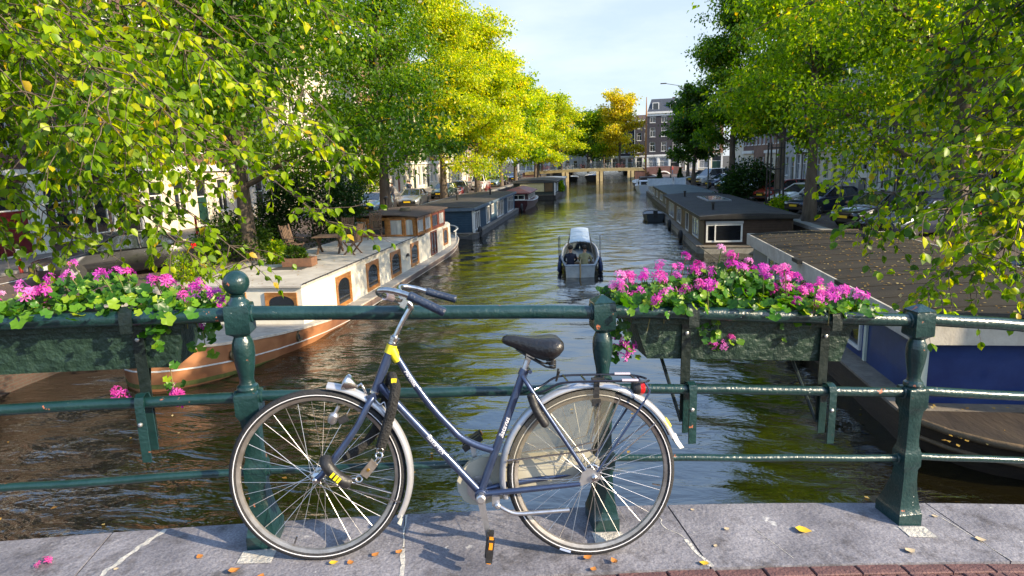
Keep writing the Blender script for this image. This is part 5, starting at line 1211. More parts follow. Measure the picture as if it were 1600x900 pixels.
# right bank
m_rblue = mk('royal blue panel paint', (.010, .028, .125), .34, col2=(.024, .055, .19), scale=1.3, coat=.35, bump=.05, bscale=10)
m_fas = mk('weathered cream fascia', (.60, .56, .50), .65, col2=(.44, .40, .35), scale=3, bump=.2)
m_planked = mk('tarred roof boards', (.011, .009, .007), .95, col2=(.034, .026, .017), scale=1.0, detail=9, bump=.5, bscale=22, stretch=(.22, 1.5, 1), ramp=(.38, .75))
t = houseboat('large blue walled houseboat with cream fascia and leaf strewn dark flat roof', 5.05, 9.0, 10.75, 22.7, -1.04, -1.36, m_rblue, m_planked, m_fas, mk('tarred hull planks', (.026, .018, .013), .7, col2=(.05, .035, .023), scale=3, stretch=(1, .3, 2), bump=.6, bscale=14), -2.42, .42, .17, fascia=.34, crown=.10,
    wins=[(-1, 13.2, 14.6, -2.25, -1.45, 2, 1), (-1, 16.0, 17.4, -2.25, -1.45, 2, 1), (-1, 19.0, 20.6, -2.25, -1.45, 2, 1)])
mb = LB(); 
for x in (5.02, 6.75, 8.5): mb.b2((x, 10.70, -2.38), (x+.09, 10.745, -1.38))
mb.b2((5.0, 10.78, -2.38), (5.045, 10.9, -1.38)); mb.b2((5.0, 12.9, -2.38), (5.045, 13.0, -1.38)); mb.build('corner_trim', mk('pale green trim', (.55, .60, .52), .5), t)
for k in range(12):
    yy = 11.4+1.0*k; rr = []
    for q in range(9):
        x = 4.92+4.2*q/8; qq = (x-7.02)/2.14; zc = -1.04+.10*(1-qq*qq); rr.append([(x, yy, zc+.001), (x, yy+.07, zc+.001), (x, yy+.07, zc+.009), (x, yy, zc+.009)])
    LB().loft(rr).build('roof_seam', m_planked, t)
# rounded bow of its hull towards the bridge
bw = LB(); RR = []
for k in range(13):
    a = pi+pi*k/12; RR.append((7.02+2.35*math.cos(a), 10.3+1.55*math.sin(a)))
bw.loft([[(7.02+(x-7.02)*.8, 10.3+(y-10.3)*.75, WZ-.5) for x, y in RR], [(x*1.0+.0, y, WZ+.18) for x, y in RR], [(7.02+(x-7.02)*1.03, 10.3+(y-10.3)*1.05, -2.36) for x, y in RR]]); bw.build('bow', mk('tarred hull planks', (.045, .03, .02), .7), t, smooth=50)
rb_ = LB(); rb_.tube([(7.02+(x-7.02)*1.04, 10.3+(y-10.3)*1.07, -2.36) for x, y in RR], .055, 8); rb_.tube([(7.02+(x-7.02)*1.02, 10.3+(y-10.3)*1.03, -2.62) for x, y in RR], .035, 8); rb_.build('rubbing_rail', mk('worn tan rail', (.17, .11, .06), .7, col2=(.10, .07, .04), scale=9, bump=.4), t, smooth=50)
LB().tube([(6.6, 9.6, -2.36), (6.6, 9.6, -2.2)], .06, 8).build('bollard', m_bl, t, smooth=50)
# gutter brackets on its canal side fascia
for y in (13.5, 16.6): LB().b2((4.74, y, -1.06), (4.86, y+.5, -.97)).build('roof_hatch', m_bl, t)
for x, y, lab in ((7.4, 19.6, 'small dark pipe cap on the near right roof, further one'),):
    o = MB().lathe([(.07, 0), (.07, .18), (.13, .20), (.10, .28), (.02, .30)], 12).build('vent_pipe', m_bl, smooth=40, loc=(x, y, -.975)); tag(o, 'short black vent cap standing on the leaf strewn dark roof', 'vent')
m_brown = planks('brown clapboard', (.050, .032, .025), (.075, .05, .038), .12); m_tan = planks('tan clapboard', (.20, .15, .085), (.15, .11, .06), .12)
t = houseboat('brown clapboard houseboat with white framed picture window and grey felt roof', 4.75, 8.75, 31.6, 50, -1.2, -1.36, m_tan, mk('charcoal roof felt', (.022, .023, .026), .9, col2=(.042, .042, .045), scale=1.2, bump=.4), m_bl, mk('pale concrete hull', (.32, .31, .28), .8, col2=(.20, .19, .17), scale=4, bump=.4), -2.58, .34, .22, frontm=m_brown, fascia=.12, crown=.12,
    wins=[(-1, 33.2, 35.2, -2.45, -1.45, 2, 1), (-1, 37, 38.2, -2.5, -1.45, 1, 1), (-1, 40.5, 42.5, -2.45, -1.45, 2, 1), (-1, 44.5, 47.5, -2.45, -1.45, 3, 1)], front=[(4.85, 6.5, -2.42, -1.56, 1, 1)])
LB().b2((4.83, 31.50, -1.55), (6.52, 31.585, -1.43)).build('window_awning_box', mk('grey awning box', (.42, .43, .45), .4), t)
LB().b2((5.23, 31.50, -2.36), (5.29, 31.56, -1.6)).build('window_mullion', m_trimw, t)
mb = LB(); mb.b2((6.2, 40.2, -1.10), (7.6, 44.6, -1.02)); mb.build('skylight', mk('grey skylight frame', (.30, .31, .32), .5), t); LB().b2((6.3, 40.35, -1.019), (7.5, 44.45, -1.012)).build('skylight_glass', mk('pale skylight glass', (.28, .33, .36), .1, coat=.5), t)
for y in (34.4, 46.0): LB().lathe([(.06, -1.12), (.06, -.82), (.11, -.80), (.08, -.72)], 10, (5.6, y, 0)).build('vent_pipe', m_bl, t, smooth=40)
t = houseboat('long low houseboat with blue grey flat roof beyond the brown one', 5.4, 9.0, 53.5, 69, -1.35, -1.48, mk('olive tan boards', (.17, .15, .10), .6, col2=(.12, .11, .07), scale=3), mk('blue grey roof felt', (.09, .125, .13), .85, col2=(.07, .09, .095), scale=1.3, bump=.4), m_bl, m_bl, -2.5, .25, .2, crown=.12, wins=[(-1, 55, 57, -2.3, -1.65, 2, 1), (-1, 60, 62.5, -2.3, -1.65, 3, 1), (-1, 65, 67, -2.3, -1.65, 2, 1)])
for k, (x, y, w_, lab) in enumerate(((6.1, 71.2, 2.6, 'pale blue garden bench panel between the potted conifers'), (8.2, 71.5, 1.2, 'white garden screen right of the potted conifers'))):
    tt = empty('terrace_screen', (x, y, -1.5), 0, lab, 'screen')
    MB().box((0, 0, .45), (w_, .08, .8)).build('panel', mk('pale blue white paint', (.62, .68, .74), .5, col2=(.5, .56, .62), scale=4), tt, smooth=None)
    for sx in (-w_/2+.05, w_/2-.05): MB().box((sx, -.06, .42), (.07, .07, .98)).build('post', m_trimw, tt, smooth=None)
t = houseboat('flat decked houseboat with a roof terrace and two potted conifers', 5.6, 9.0, 70, 82, -1.5, -1.62, mk('white boards', (.5, .52, .55), .6, col2=(.4, .42, .45), scale=3), m_deck, m_trimw, m_bl, -2.5, .2, .15, crown=.03, wins=[(-1, 72, 74, -2.3, -1.75, 2, 1), (-1, 77, 79, -2.3, -1.75, 2, 1)])
for x, y, lab in ((6.15, 72.5, 'pointed conifer in a pot nearest to the mast'), (8.35, 72.9, 'pointed conifer in a pot nearest to the slim elm')):
    shrub(x, y, -1.45, .48, .48, 1.75, 2600, .12, m_dark_l, lab, int(x*10), 'potted_conifer', 'conifer', True, 'potted conifers on the terrace')
t = small_boat('white and blue motor boat moored before the houseboats on the right', 5.6, 88.5, 8.5, 2.3, .8, mk('white gelcoat', (.62, .66, .72), .35), m_deck, name='motor_boat')
MB().loft([[(-.85, -2.2, .8), (.85, -2.2, .8), (.85, 1.6, .8), (-.85, 1.6, .8)], [(-.75, -2.0, 1.5), (.75, -2.0, 1.5), (.7, .9, 1.5), (-.7, .9, 1.5)]]).build('cabin', mk('white gelcoat', (.62, .66, .72), .35), t, smooth=None)
rect_window(-1.7, .6, 1.0, 1.38, -.8, -1, t, 3, 1, frame=m_bl); rect_window(-.6, .6, 1.0, 1.4, -2.12, -1, t, 2, 1, axis='Y', frame=m_bl)
t = small_boat('dark inflatable dinghy tied beside the brown clapboard houseboat', 3.75, 48.8, 3.3, 1.5, .42, mk('dark blue grey tube', (.04, .05, .06), .5), mk('grey dinghy floor', (.2, .2, .21), .7), name='dinghy', cat='dinghy')
MB().box((0, -.4, .43), (1.2, .25, .05)).build('thwart', m_dkwood, t, smooth=None); MB().box((0, -1.6, .55), (.3, .25, .5)).build('outboard_motor', m_black, t, smooth=None)
fender(4.2, 42, -2.6, 'black tyre fender on the canal side of the brown houseboat', .24)
# sailing barge with tall mast on the right before the bridge
t = small_boat('dark sailing barge with a tall orange brown mast near the bridge', 6.6, 101, 17, 3.8, .8, m_bl, m_deck, name='sailing_barge')
MB().tube([(0, 1, .6), (0, 1, 6), (0.05, 1, 10.6), (.05, 1, 13.2)], [.16, .15, .12, .05], 10).build('mast', mk('orange brown spar', (.36, .16, .05), .45, col2=(.28, .12, .04), scale=4), t, smooth=60)
MB().tube([(0, 1.2, 1.6), (0, -5, 2.2)], .10, 8).build('boom', mk('orange brown spar', (.36, .16, .05), .45), t, smooth=60)
MB().tube([(0.02, -4.8, 2.35), (0, 1.1, 1.85)], [.12, .17], 8).build('furled_sail', mk('rust sail cloth', (.22, .07, .04), .9), t, smooth=60)
MB().loft([[(-1.2, -6, .85), (1.2, -6, .85), (1.2, -1, .85), (-1.2, -1, .85)], [(-1.1, -5.9, 1.7), (1.1, -5.9, 1.7), (1.1, -1.1, 1.7), (-1.1, -1.1, 1.7)]]).build('deckhouse', m_brown, t, smooth=None)
mb = MB()
for p in ((1.6, -4), (-1.6, -4), (0, 8)): mb.tube([(0, 1, 10.4), (p[0], p[1], .9)], .018, 4)
mb.build('rigging', m_bl, t, smooth=60)
m_greyb = mk('blue grey pole', (.08, .10, .14), .5)
# --- the small sloop with canopy under way
t = empty('sloop', (-.95, 28.2, WZ), rad(2), 'small open tour sloop with pale blue panelled canopy and dark tube fenders', 'boat')
L, N = 7.6, 16
def shw(q): return .78*(.74+.26*min(1, q/.3)) if q < .55 else .78*math.sqrt(max(.001, 1-((q-.55)/.45)**2.2))
R_ = []; I_ = []
for k in range(N+1):
    q = k/N; y = -3.0+L*q; w = max(.03, shw(q)); zt = .40+.22*max(0, q-.4)**1.5+.04*(1-q)
    R_.append([(-w*.72, y, -.2), (-w*.95, y, .15), (-w, y, zt), (-w+.07, y, zt), (-w*.8, y, .12), (w*.8, y, .12), (w-.07, y, zt), (w, y, zt), (w*.95, y, .15), (w*.72, y, -.2)])
m_sl = mk('grey blue sloop hull', (.06, .08, .10), .4, col2=(.04, .055, .07), scale=4)
MB().loft(R_).build('hull', m_sl, t, smooth=40)
MB().loft([[(-.54, -3.03, -.1), (.54, -3.03, -.1), (.54, -2.92, -.1), (-.54, -2.92, -.1)], [(-.57, -3.03, .44), (.57, -3.03, .44), (.57, -2.92, .44), (-.57, -2.92, .44)]]).build('transom', mk('grey sloop transom', (.36, .40, .42), .45, col2=(.28, .31, .33), scale=4), t, smooth=None)
MB().tube([(r[7][0], r[7][1], r[7][2]+.02) for r in R_]+[(r[2][0], r[2][1], r[2][2]+.02) for r in reversed(R_)], .045, 8, closed=True).build('rubbing_strake', mk('blue grey rope rail', (.30, .34, .40), .6), t, smooth=60)
for k in range(3):
    y0 = -1.6+1.85*k; rr = []
    for j in range(7):
        x = -.42+.84*j/6; zc = 1.22-.06*((j-3)/3)**2; rr.append([(x, y0+.02, zc), (x, y0+1.80, zc), (x, y0+1.80, zc+.03), (x, y0+.02, zc+.03)])
    MB().loft(rr).build('canopy_panel', mk('pale blue canopy cloth', (.52, .60, .68), .45, col2=(.46, .54, .63), scale=3), t, smooth=None)
fr = MB()
for y in (-1.55, .25, 2.1, 3.85):
    fr.tube([(-.60 if y < 3 else -.4, y, .45), (-.43, y, 1.17), (.43, y, 1.17), (.60 if y < 3 else .4, y, .45)], .018, 6)
fr.build('canopy_frame', m_chrome, t, smooth=60)
for x, y in ((-1.0, -.5), (1.02, -.4), (-1.05, -.9)): MB().tube([(x*.84, y, .4), (x*.84, y, 1.35)], .016, 6).build('boat_hook_post', m_greyb, t, smooth=60)
for x in (-1, 1):
    for y in (-1.9, -.9, .2): MB().tube([(x*.80, y, .46), (x*.83, y, .40), (x*.85, y+.02, .08), (x*.84, y, .02)], [.03, .075, .08, .03], 10).build('tube_fender', mk('navy fender', (.02, .04, .11), .5), t, smooth=60)
MB().tube([(0, -3.05, .55), (.01, -3.04, .2), (0, -3.04, -.1)], .03, 8).build('rudder_post', mk('worn tiller wood', (.34, .25, .13), .5), t, smooth=60)
MB().tube([(0, -3.05, .55), (.05, -2.2, .7)], .025, 8).build('tiller', mk('worn tiller wood', (.34, .25, .13), .5), t, smooth=60)
for y in (-2.2, -.9, .4): MB().box((0, y, .24), (1.15, .32, .05)).build('thwart', m_dkwood, t, smooth=None)

# ------------------------------------------------------------------ people
m_skin = mk('skin', (.48, .27, .18), .55)
def person(name_loc, rz, label, top, bottom, hair, pose='stand', scale=1.0, group=None):
    """one continuous body grown over a jointed skeleton; hair is a child"""
    t = empty('person', name_loc, rz, label, 'person', group)
    S = {}
    if pose == 'sit':
        hip = (0, 0, .10); kn = lambda s: (s*.13, .42, .12); an = lambda s: (s*.14, .46, -.28); toe = lambda s: (s*.15, .60, -.32)
        el = lambda s: (s*.25, .10, .36); wr = lambda s: (s*.16, .30, .26); hd = lambda s: (s*.12, .38, .25)
    else:
        hip = (0, 0, .92); kn = lambda s: (s*.10, .06*s, .50); an = lambda s: (s*.10, -.10*s-.02, .09); toe = lambda s: (s*.11, -.10*s+.13, .04)
        el = lambda s: (s*.25, -.06*s, 1.14); wr = lambda s: (s*.24, .10-.05*s, .92); hd = lambda s: (s*.24, .13-.05*s, .84)
    hz_ = hip[2]
    V = [hip, (0, 0, hz_+.22), (0, -.01, hz_+.42), (0, 0, hz_+.55), (0, .015, hz_+.61), (0, .03, hz_+.70), (0, .03, hz_+.80)]
    Rr = [(.15, .12), (.13, .10), (.16, .105), (.075, .07), (.055, .055), (.085, .10), (.08, .095)]
    E = [(0, 1), (1, 2), (2, 3), (3, 4), (4, 5), (5, 6)]
    for s in (-1, 1):
        b = len(V); V += [(s*.10, hip[1], hz_-.04), kn(s), an(s), toe(s)]; Rr += [(.085, .085), (.062, .062), (.042, .042), (.04, .03)]; E += [(0, b), (b, b+1), (b+1, b+2), (b+2, b+3)]
        b = len(V); V += [(s*.18, 0, hz_+.49), el(s), wr(s), hd(s)]; Rr += [(.062, .062), (.045, .045), (.032, .032), (.036, .022)]; E += [(2, b), (b, b+1), (b+1, b+2), (b+2, b+3)]
    me = bpy.data.meshes.new('body'); me.from_pydata([tuple(Vector(v)*scale) for v in V], E, [])
    o = bpy.data.objects.new('body', me); C.objects.link(o)
    md = o.modifiers.new('skin', 'SKIN'); sv = me.skin_vertices[0].data
    for i, r_ in enumerate(Rr): sv[i].radius = (r_[0]*scale, r_[1]*scale)
    sv[0].use_root = True
    o.modifiers.new('sub', 'SUBSURF').levels = 1
    dg = bpy.context.evaluated_depsgraph_get(); me2 = bpy.data.meshes.new_from_object(o.evaluated_get(dg)); bpy.data.objects.remove(o)
    me2.name = 'body'; me2.materials.clear()
    for mm in (top, bottom, m_skin, m_bl): me2.materials.append(mm)
    for p in me2.polygons:
        c = p.center/scale; p.use_smooth = True
        hand = (Vector(c)-Vector(hd(1))).length < .06 or (Vector(c)-Vector(hd(-1))).length < .06
        foot = (Vector(c)-Vector(toe(1))).length < .13 or (Vector(c)-Vector(toe(-1))).length < .13
        p.material_index = 2 if c.z > hz_+.575 or hand else 3 if foot else 0 if c.z > hz_+.04 and not (pose == 'sit' and c.y > .25 and c.z < .2) else 1
    put('body', me2, t)
    MB().sphere((0, .005*scale, (hz_+.78)*scale), (.098*scale, .105*scale, .10*scale), 12, 8).build('hair', hair, t, smooth=80)
    return t
m_navyc = mk('dark navy jacket', (.012, .016, .035), .8); m_khaki = mk('pale khaki jacket', (.34, .31, .17), .8, col2=(.26, .24, .13), scale=9); m_jean = mk('blue jeans', (.04, .07, .14), .85); m_hair = mk('dark brown hair', (.02, .013, .008), .6)
m_bluec = mk('light blue jacket', (.12, .28, .42), .8); m_redc = mk('dark red coat', (.25, .03, .03), .8); m_greyc = mk('grey coat', (.15, .15, .16), .8)
m_limec = mk('lime jacket', (.20, .55, .08), .8)
person((-1.24, 25.75, WZ+.22), rad(6), 'person in dark clothes sitting left in the stern of the sloop', m_navyc, m_navyc, m_hair, 'sit')
person((-.68, 25.75, WZ+.22), rad(-12), 'person in pale khaki jacket sitting right in the stern of the sloop', m_khaki, m_jean, m_hair, 'sit')
person((-18.4, 62, QZ), rad(40), 'person in navy coat walking on the left quay beyond the stout elm', m_navyc, m_navyc, m_hair)
person((-18.9, 63, QZ), rad(-30), 'person in light blue jacket walking on the left quay', m_bluec, m_jean, m_hair)
person((-18.2, 56, QZ), rad(160), 'person in grey coat walking on left street near the lamp post', m_greyc, m_jean, m_hair)
ppl = [((8.8, 139.0), m_limec, 'person in lime jacket at the right end of the arched bridge'), ((12.2, 118), m_redc, 'person in dark red coat on the far right quay'), ((6.2, 138.6), m_navyc, 'person in navy jacket standing right on the arched bridge'), ((-2.2, 138.4), m_greyc, 'person in grey coat standing on the middle of the arched bridge')]
for (x, y), mm, lab in ppl: person((x, y, -.36 if y > 130 else QZ), 1.2, lab, mm, m_jean, m_hair)

# ------------------------------------------------------------------ ropes and roof fittings
m_rope = mk('mooring rope', (.22, .19, .13), .9, col2=(.14, .12, .08), scale=30, bump=.5, bscale=90)
def rope(a, b, sag, label):
    a = Vector(a); b = Vector(b); pts = [a.lerp(b, k/10)-Vector((0, 0, sag*4*(k/10)*(1-k/10))) for k in range(11)]; c = pts[0].copy()
    o = MB().tube([p-c for p in pts], .022, 6).build('mooring_rope', m_rope, smooth=60, loc=c); tag(o, label, 'rope', 'mooring ropes')
rope((-9.9, 12.3, -1.98), (-12.75, 9.2, QZ+.05), .25, 'rope from the rust brown barge bow to the left quay')
rope((-8.0, 36.4, -2.45), (-7.7, 38.6, -2.5), .12, 'short rope between the white barge and the navy houseboat')
rope((6.6, 9.6, -2.25), (9.5, 7.4, QZ+.05), .2, 'rope from the blue houseboat bow bollard to the right quay')
rope((4.45, 31.0, -2.5), (5.2, 22.9, -2.35), .2, 'rope between the brown and the blue houseboats on the right')
for x, y, h, lab in ((-10.3, 30.6, .55, 'black stove pipe on the brown wheelhouse roof'), (-10.2, 46, .5, 'black stove pipe on the navy houseboat roof'), (-9.0, 53, .35, 'short grey vent on the navy houseboat roof')):
    o = MB().lathe([(.07, 0), (.07, h), (.12, h+.02), (.12, h+.07), (.02, h+.15)], 10).build('stove_pipe', m_bl, smooth=40, loc=(x, y, -.52 if y < 33 else -1.02)); tag(o, lab, 'pipe', 'pipes on the boat roofs')
o = MB()
for k in range(3): o.tube([(.26*math.cos(2*pi*j/20)*(1-.1*k), .26*math.sin(2*pi*j/20)*(1-.1*k), .03+.045*k) for j in range(20)], .025, 6, closed=True)
o = o.build('rope_coil', m_rope, smooth=60, loc=(-9.0, 29.4, -.475)); o['kind'] = 'thing'; tag(o, 'coiled rope lying on the brown wheelhouse roof', 'rope')
fender(-7.45, 39.6, -2.62, 'black tyre fender at the near corner of the navy houseboat'); fender(4.2, 36, -2.62, 'black tyre fender nearest the picture window of the brown houseboat', .24)
fender(4.5, 15.5, -2.6, 'black tyre fender on the blue houseboat side', .26)
# ------------------------------------------------------------------ parked cars
def paint(name, col, metal=.3): return mk(name, col, .28, metal, coat=1.0, col2=tuple(c*.85 for c in col), scale=2)
m_cglass = mk('car glass', (.02, .025, .03), .04, spec=1.0, coat=.8)
m_alloy = mk('alloy wheel', (.45, .45, .47), .3, .9); m_cblack = mk('car black trim', (.012, .012, .013), .5)
m_plate = mk('yellow number plate', (.72, .48, .02), .4)
m_hl = mk('headlight glass', (.55, .58, .62), .08, .3, coat=1)
CARBODY = mk('car body base', (.5, .5, .5), .3)
def car_proto(kind):
    """x forward, y left; returns the empty with all its parts in a placeholder paint"""
    P = dict(sedan=dict(L=4.7, W=1.80, H=1.44, hood=1.30, ws=.85, roof=1.35, rw=.75, belt=.93, tail=.98, nose=.70),
             hatch=dict(L=4.1, W=1.72, H=1.48, hood=1.0, ws=.80, roof=1.65, rw=.40, belt=.95, tail=.98, nose=.74),
             wagon=dict(L=4.6, W=1.76, H=1.46, hood=1.15, ws=.80, roof=2.15, rw=.42, belt=.94, tail=.98, nose=.72),
             van=dict(L=4.5, W=1.82, H=1.85, hood=.75, ws=.70, roof=2.65, rw=.22, belt=1.08, tail=1.1, nose=.85))[kind]
    L, W_, H = P['L'], P['W'], P['H']; x1 = L/2
    t = empty('parked_car', (0, 0, 0))
    xs = [x1, x1-.05, x1-.18, x1-.5, x1-P['hood']*.75, x1-P['hood'], 0, -x1+P['rw']+.45, -x1+.55, -x1+.18, -x1+.05, -x1]
    zt = [.52, P['nose']-.06, P['nose'], P['nose']+.08, P['belt']-.05, P['belt'], P['belt']+.02, P['belt']+.03, P['tail'], P['tail']-.03, P['tail']-.10, .62]
    wd = [.72, .82, .90, .97, 1, 1, 1, 1, .99, .93, .86, .78]
    rings = []
    for x, z, w in zip(xs, zt, wd):
        h = W_/2*w; zb = .20 if abs(x) < x1-.25 else .27
        half = [(h*.90, zb), (h*.985, zb+.10), (h, zb+.28), (h*.995, (zb+z)*.55), (h*.97, z-.07), (h*.90, z-.01), (h*.5, z+.02)]
        rings.append([(x, y, zz) for y, zz in half]+[(x, -y, zz) for y, zz in reversed(half)])
    MB().loft(rings).build('body', CARBODY, t, smooth=40)
    b = P['belt']; xa = x1-P['hood']; xb = xa-P['ws']; xc = xb-P['roof']; xd = max(-x1+.04, xc-P['rw'])
    yb = W_/2*.92; yr = W_/2*.70
    low = [(xa, yb*.93), (xa-.25, yb), (xd+.2, yb), (xd, yb*.92)]; hi = [(xb, yr*.93), (xb-.1, yr), (xc+.1, yr), (xc, yr*.93)]
    # roof skin
    rr = []
    for k in range(7):
        q = -1+2*k/6; rr.append([(xb, yr*q, H-.05-.03*q*q), (xb-.25, yr*q, H-.005-.04*q*q), ((xb+xc)/2, yr*q, H-.04*q*q), (xc+.2, yr*q, H-.02-.04*q*q), (xc, yr*q, H-.06-.03*q*q), (xc, yr*q, H-.10), ((xb+xc)/2, yr*q, H-.08), (xb, yr*q, H-.09)])
    MB().loft(rr).build('roof', CARBODY, t, smooth=40)
    zr = H-.075; zb_ = b+.005
    def q4(name, a, c, d, e): return MB().quad(a, c, d, e).build(name, m_cglass, t, smooth=None)
    q4('windscreen', (xa+.02, -yb*.90, zb_), (xa+.02, yb*.90, zb_), (xb, yr*.93, zr), (xb, -yr*.93, zr))
    q4('rear_window', (xd-.0, yb*.90, zb_+.02), (xd-.0, -yb*.90, zb_+.02), (xc, -yr*.93, zr), (xc, yr*.93, zr))
    pil = MB()
    for s in (-1, 1):
        L_ = [(xa+.02, yb*.93*s, zb_-.02), (xd, yb*.92*s, zb_)]; U = [(xb, yr*.95*s, zr+.01), (xc, yr*.95*s, zr+.01)]
        ym = lambda x, top: (yr if top else yb)*s
        xm = (xb+xc)/2
        cuts = [(xa-.10, xb-.10), (xm+.04, xm+.04), (xm-.05, xm-.05), (xd+.28, xc+.06)]
        q4('side_window', (cuts[0][0], yb*.985*s, zb_), (cuts[1][0], yb*s, zb_), (cuts[1][1], yr*s, zr), (cuts[0][1], yr*.99*s, zr))
        q4('side_window', (cuts[2][0], yb*s, zb_), (cuts[3][0], yb*.985*s, zb_), (cuts[3][1], yr*.99*s, zr), (cuts[2][1], yr*s, zr))
        pil.tube([L_[0], U[0]], .035, 6); pil.tube([L_[1], U[1]], .05, 6); pil.tube([(cuts[1][0]-.045, yb*.99*s, zb_-.02), (cuts[1][1]-.045, yr*.99*s, zr)], .04, 6)
        pil.tube([U[0], (xb-.2, yr*s, H-.05), ((xb+xc)/2, yr*1.0*s, H-.045), (xc+.2, yr*s, H-.06), U[1]], .03, 6)
        pil.quad((xd+.28, yb*.98*s, zb_), (xd, yb*.92*s, zb_), (xc, yr*.95*s, zr), (xc+.06, yr*.99*s, zr))
    pil.build('pillars', CARBODY, t, smooth=40)
    for s in (-1, 1):
        MB().loft([[(xa-.15, s*(W_/2*.93), b+.02), (xa-.05, s*(W_/2*.93), b+.02), (xa-.05, s*(W_/2*.93), b+.12), (xa-.15, s*(W_/2*.93), b+.12)], [(xa-.18, s*(W_/2+.14), b+.02), (xa-.04, s*(W_/2+.12), b+.03), (xa-.04, s*(W_/2+.12), b+.13), (xa-.18, s*(W_/2+.14), b+.14)]]).build('mirror', CARBODY, t, smooth=None)
        MB().loft([[(x1-.04, s*W_/2*.50, P['nose']-.17), (x1-.04, s*W_/2*.50, P['nose']-.05), (x1-.20, s*W_/2*.50, P['nose']+.015), (x1-.2, s*W_/2*.50, P['nose']-.17)], [(x1-.13, s*W_/2*.885, P['nose']-.16), (x1-.13, s*W_/2*.885, P['nose']-.05), (x1-.32, s*W_/2*.93, P['nose']+.005), (x1-.32, s*W_/2*.93, P['nose']-.15)]]).build('headlight', m_hl, t, smooth=None)
        MB().loft([[(-x1-.0, s*W_/2*.55, P['tail']-.26), (-x1+.03, s*W_/2*.55, P['tail']-.11), (-x1+.2, s*W_/2*.55, P['tail']-.11), (-x1+.2, s*W_/2*.55, P['tail']-.26)], [(-x1+.10, s*W_/2*.885, P['tail']-.26), (-x1+.12, s*W_/2*.885, P['tail']-.10), (-x1+.3, s*W_/2*.95, P['tail']-.10), (-x1+.3, s*W_/2*.95, P['tail']-.26)]]).build('tail_light', m_red, t, smooth=None)
        MB().box((.05, s*(W_/2+.003), .62), (.0, .0, .0)) if False else None
        for xx in (.35, -.65): MB().box((xx, s*(W_/2*.992), b-.14), (.18, .03, .03)).build('door_handle', CARBODY, t, smooth=None)
        for xw in (x1-.86, -x1+.82):
            ar = MB().lathe([(.365, 0), (.365, s*.012), (.30, s*.013)] if s > 0 else [(.30, s*.013), (.365, s*.012), (.365, 0)], 20, (xw, s*(W_/2-.008), .33), 'Y'); ar.build('wheel_arch', m_cblack, t, smooth=None)
            w = bpy.data.objects.new('wheel', None); C.objects.link(w); w.parent = t; w.location = (xw, s*(W_/2-.09), .315)
            MB().lathe([(.20, -.10), (.29, -.10), (.315, -.07), (.315, .07), (.29, .10), (.20, .105)], 22, axis='Y').build('tyre', m_tyre, w, smooth=40)
            rm = MB().lathe([(.205, s*.104), (.185, s*.10), (.18, s*.075)] if s > 0 else [(.18, s*.075), (.185, s*.10), (.205, s*.104)], 20, axis='Y')
            for k in range(5):
                a = 2*pi*k/5; d = Vector((math.cos(a), 0, math.sin(a))); n_ = Vector((-math.sin(a), 0, math.cos(a)))
                rm.loft([[d*r+n_*q*wd_+Vector((0, s*y, 0)) for q, y in ((-1, .09), (1, .09), (1, .112), (-1, .112))] for r, wd_ in ((.03, .035), (.19, .025))])
            rm.lathe([(.05, s*.09), (.045, s*.116), (.01, s*.118)] if s > 0 else [(.01, s*.118), (.045, s*.116), (.05, s*.09)], 12, axis='Y')
            rm.build('rim', m_alloy, w, smooth=30)
    MB().box((x1-.005, 0, P['nose']-.14), (.06, W_*.38, .13)).build('grille', m_cblack, t, smooth=None)
    MB().loft([[(x1+.02, -W_*.36, .30), (x1+.02, W_*.36, .30), (x1+.01, W_*.36, .44), (x1+.01, -W_*.36, .44)], [(x1-.2, -W_*.44, .28), (x1-.2, W_*.44, .28), (x1-.2, W_*.44, .45), (x1-.2, -W_*.44, .45)]]).build('bumper', m_cblack, t, smooth=None)
    MB().box((x1+.03, 0, .50), (.015, .52, .11)).build('number_plate', m_plate, t, smooth=None); MB().box((-x1-.012, 0, .72), (.015, .52, .11)).build('number_plate', m_plate, t, smooth=None)
    return t
PROTO = {}
def car(kind, col, x, y, rz, label, group, z=QZ+.006):
    if kind not in PROTO: PROTO[kind] = [car_proto(kind), False]
    p, used = PROTO[kind]
    o = dup(p, (x, y, z), rz, label, group, {'car body base': col}); o['category'] = 'car'
c_blk, c_navy, c_wht, c_sil, c_grey, c_lb, c_red, c_grn = paint('car black', (.012, .012, .016)), paint('car navy', (.014, .022, .06)), paint('car white', (.62, .62, .60), 0), paint('car silver', (.42, .43, .44), .7), paint('car grey', (.10, .11, .12), .5), paint('car light blue', (.22, .34, .45), .5), paint('car red', (.35, .03, .02), 0), paint('car dark green', (.03, .07, .05), .3)
gl, gr = 'cars parked along the left quay', 'cars parked along the right quay'
car('sedan', c_blk, -15.9, 19.5, rad(-90-36), 'black saloon car with yellow plate parked behind the left flowers', gl)
car('hatch', c_lb, -16.0, 45.0, rad(-90), 'light blue hatchback parked just left of the stout elm', gl)
car('sedan', c_sil, -14.9, 51.0, rad(-86), 'silver saloon parked right of the stout elm behind the wheelhouse roof', gl)
car('wagon', c_grn, -15.2, 63.0, rad(-92), 'dark green estate parked beyond the elm at the navy houseboat', gl)
car('hatch', c_grey, -15.0, 68.3, rad(-88), 'grey hatchback behind the dark green estate', gl)
car('van', c_wht, -14.6, 79.5, rad(90), 'white van like car with red tail lights behind the maroon boat', gl)
car('hatch', c_lb, -14.4, 88, rad(-90), 'pale blue small car beyond the white van', gl)
car('sedan', c_blk, -14.5, 95, rad(-90), 'black saloon at the cream fronted houseboat', gl)
car('wagon', c_navy, -14.4, 110, rad(-90), 'farthest navy estate on the left quay', gl)
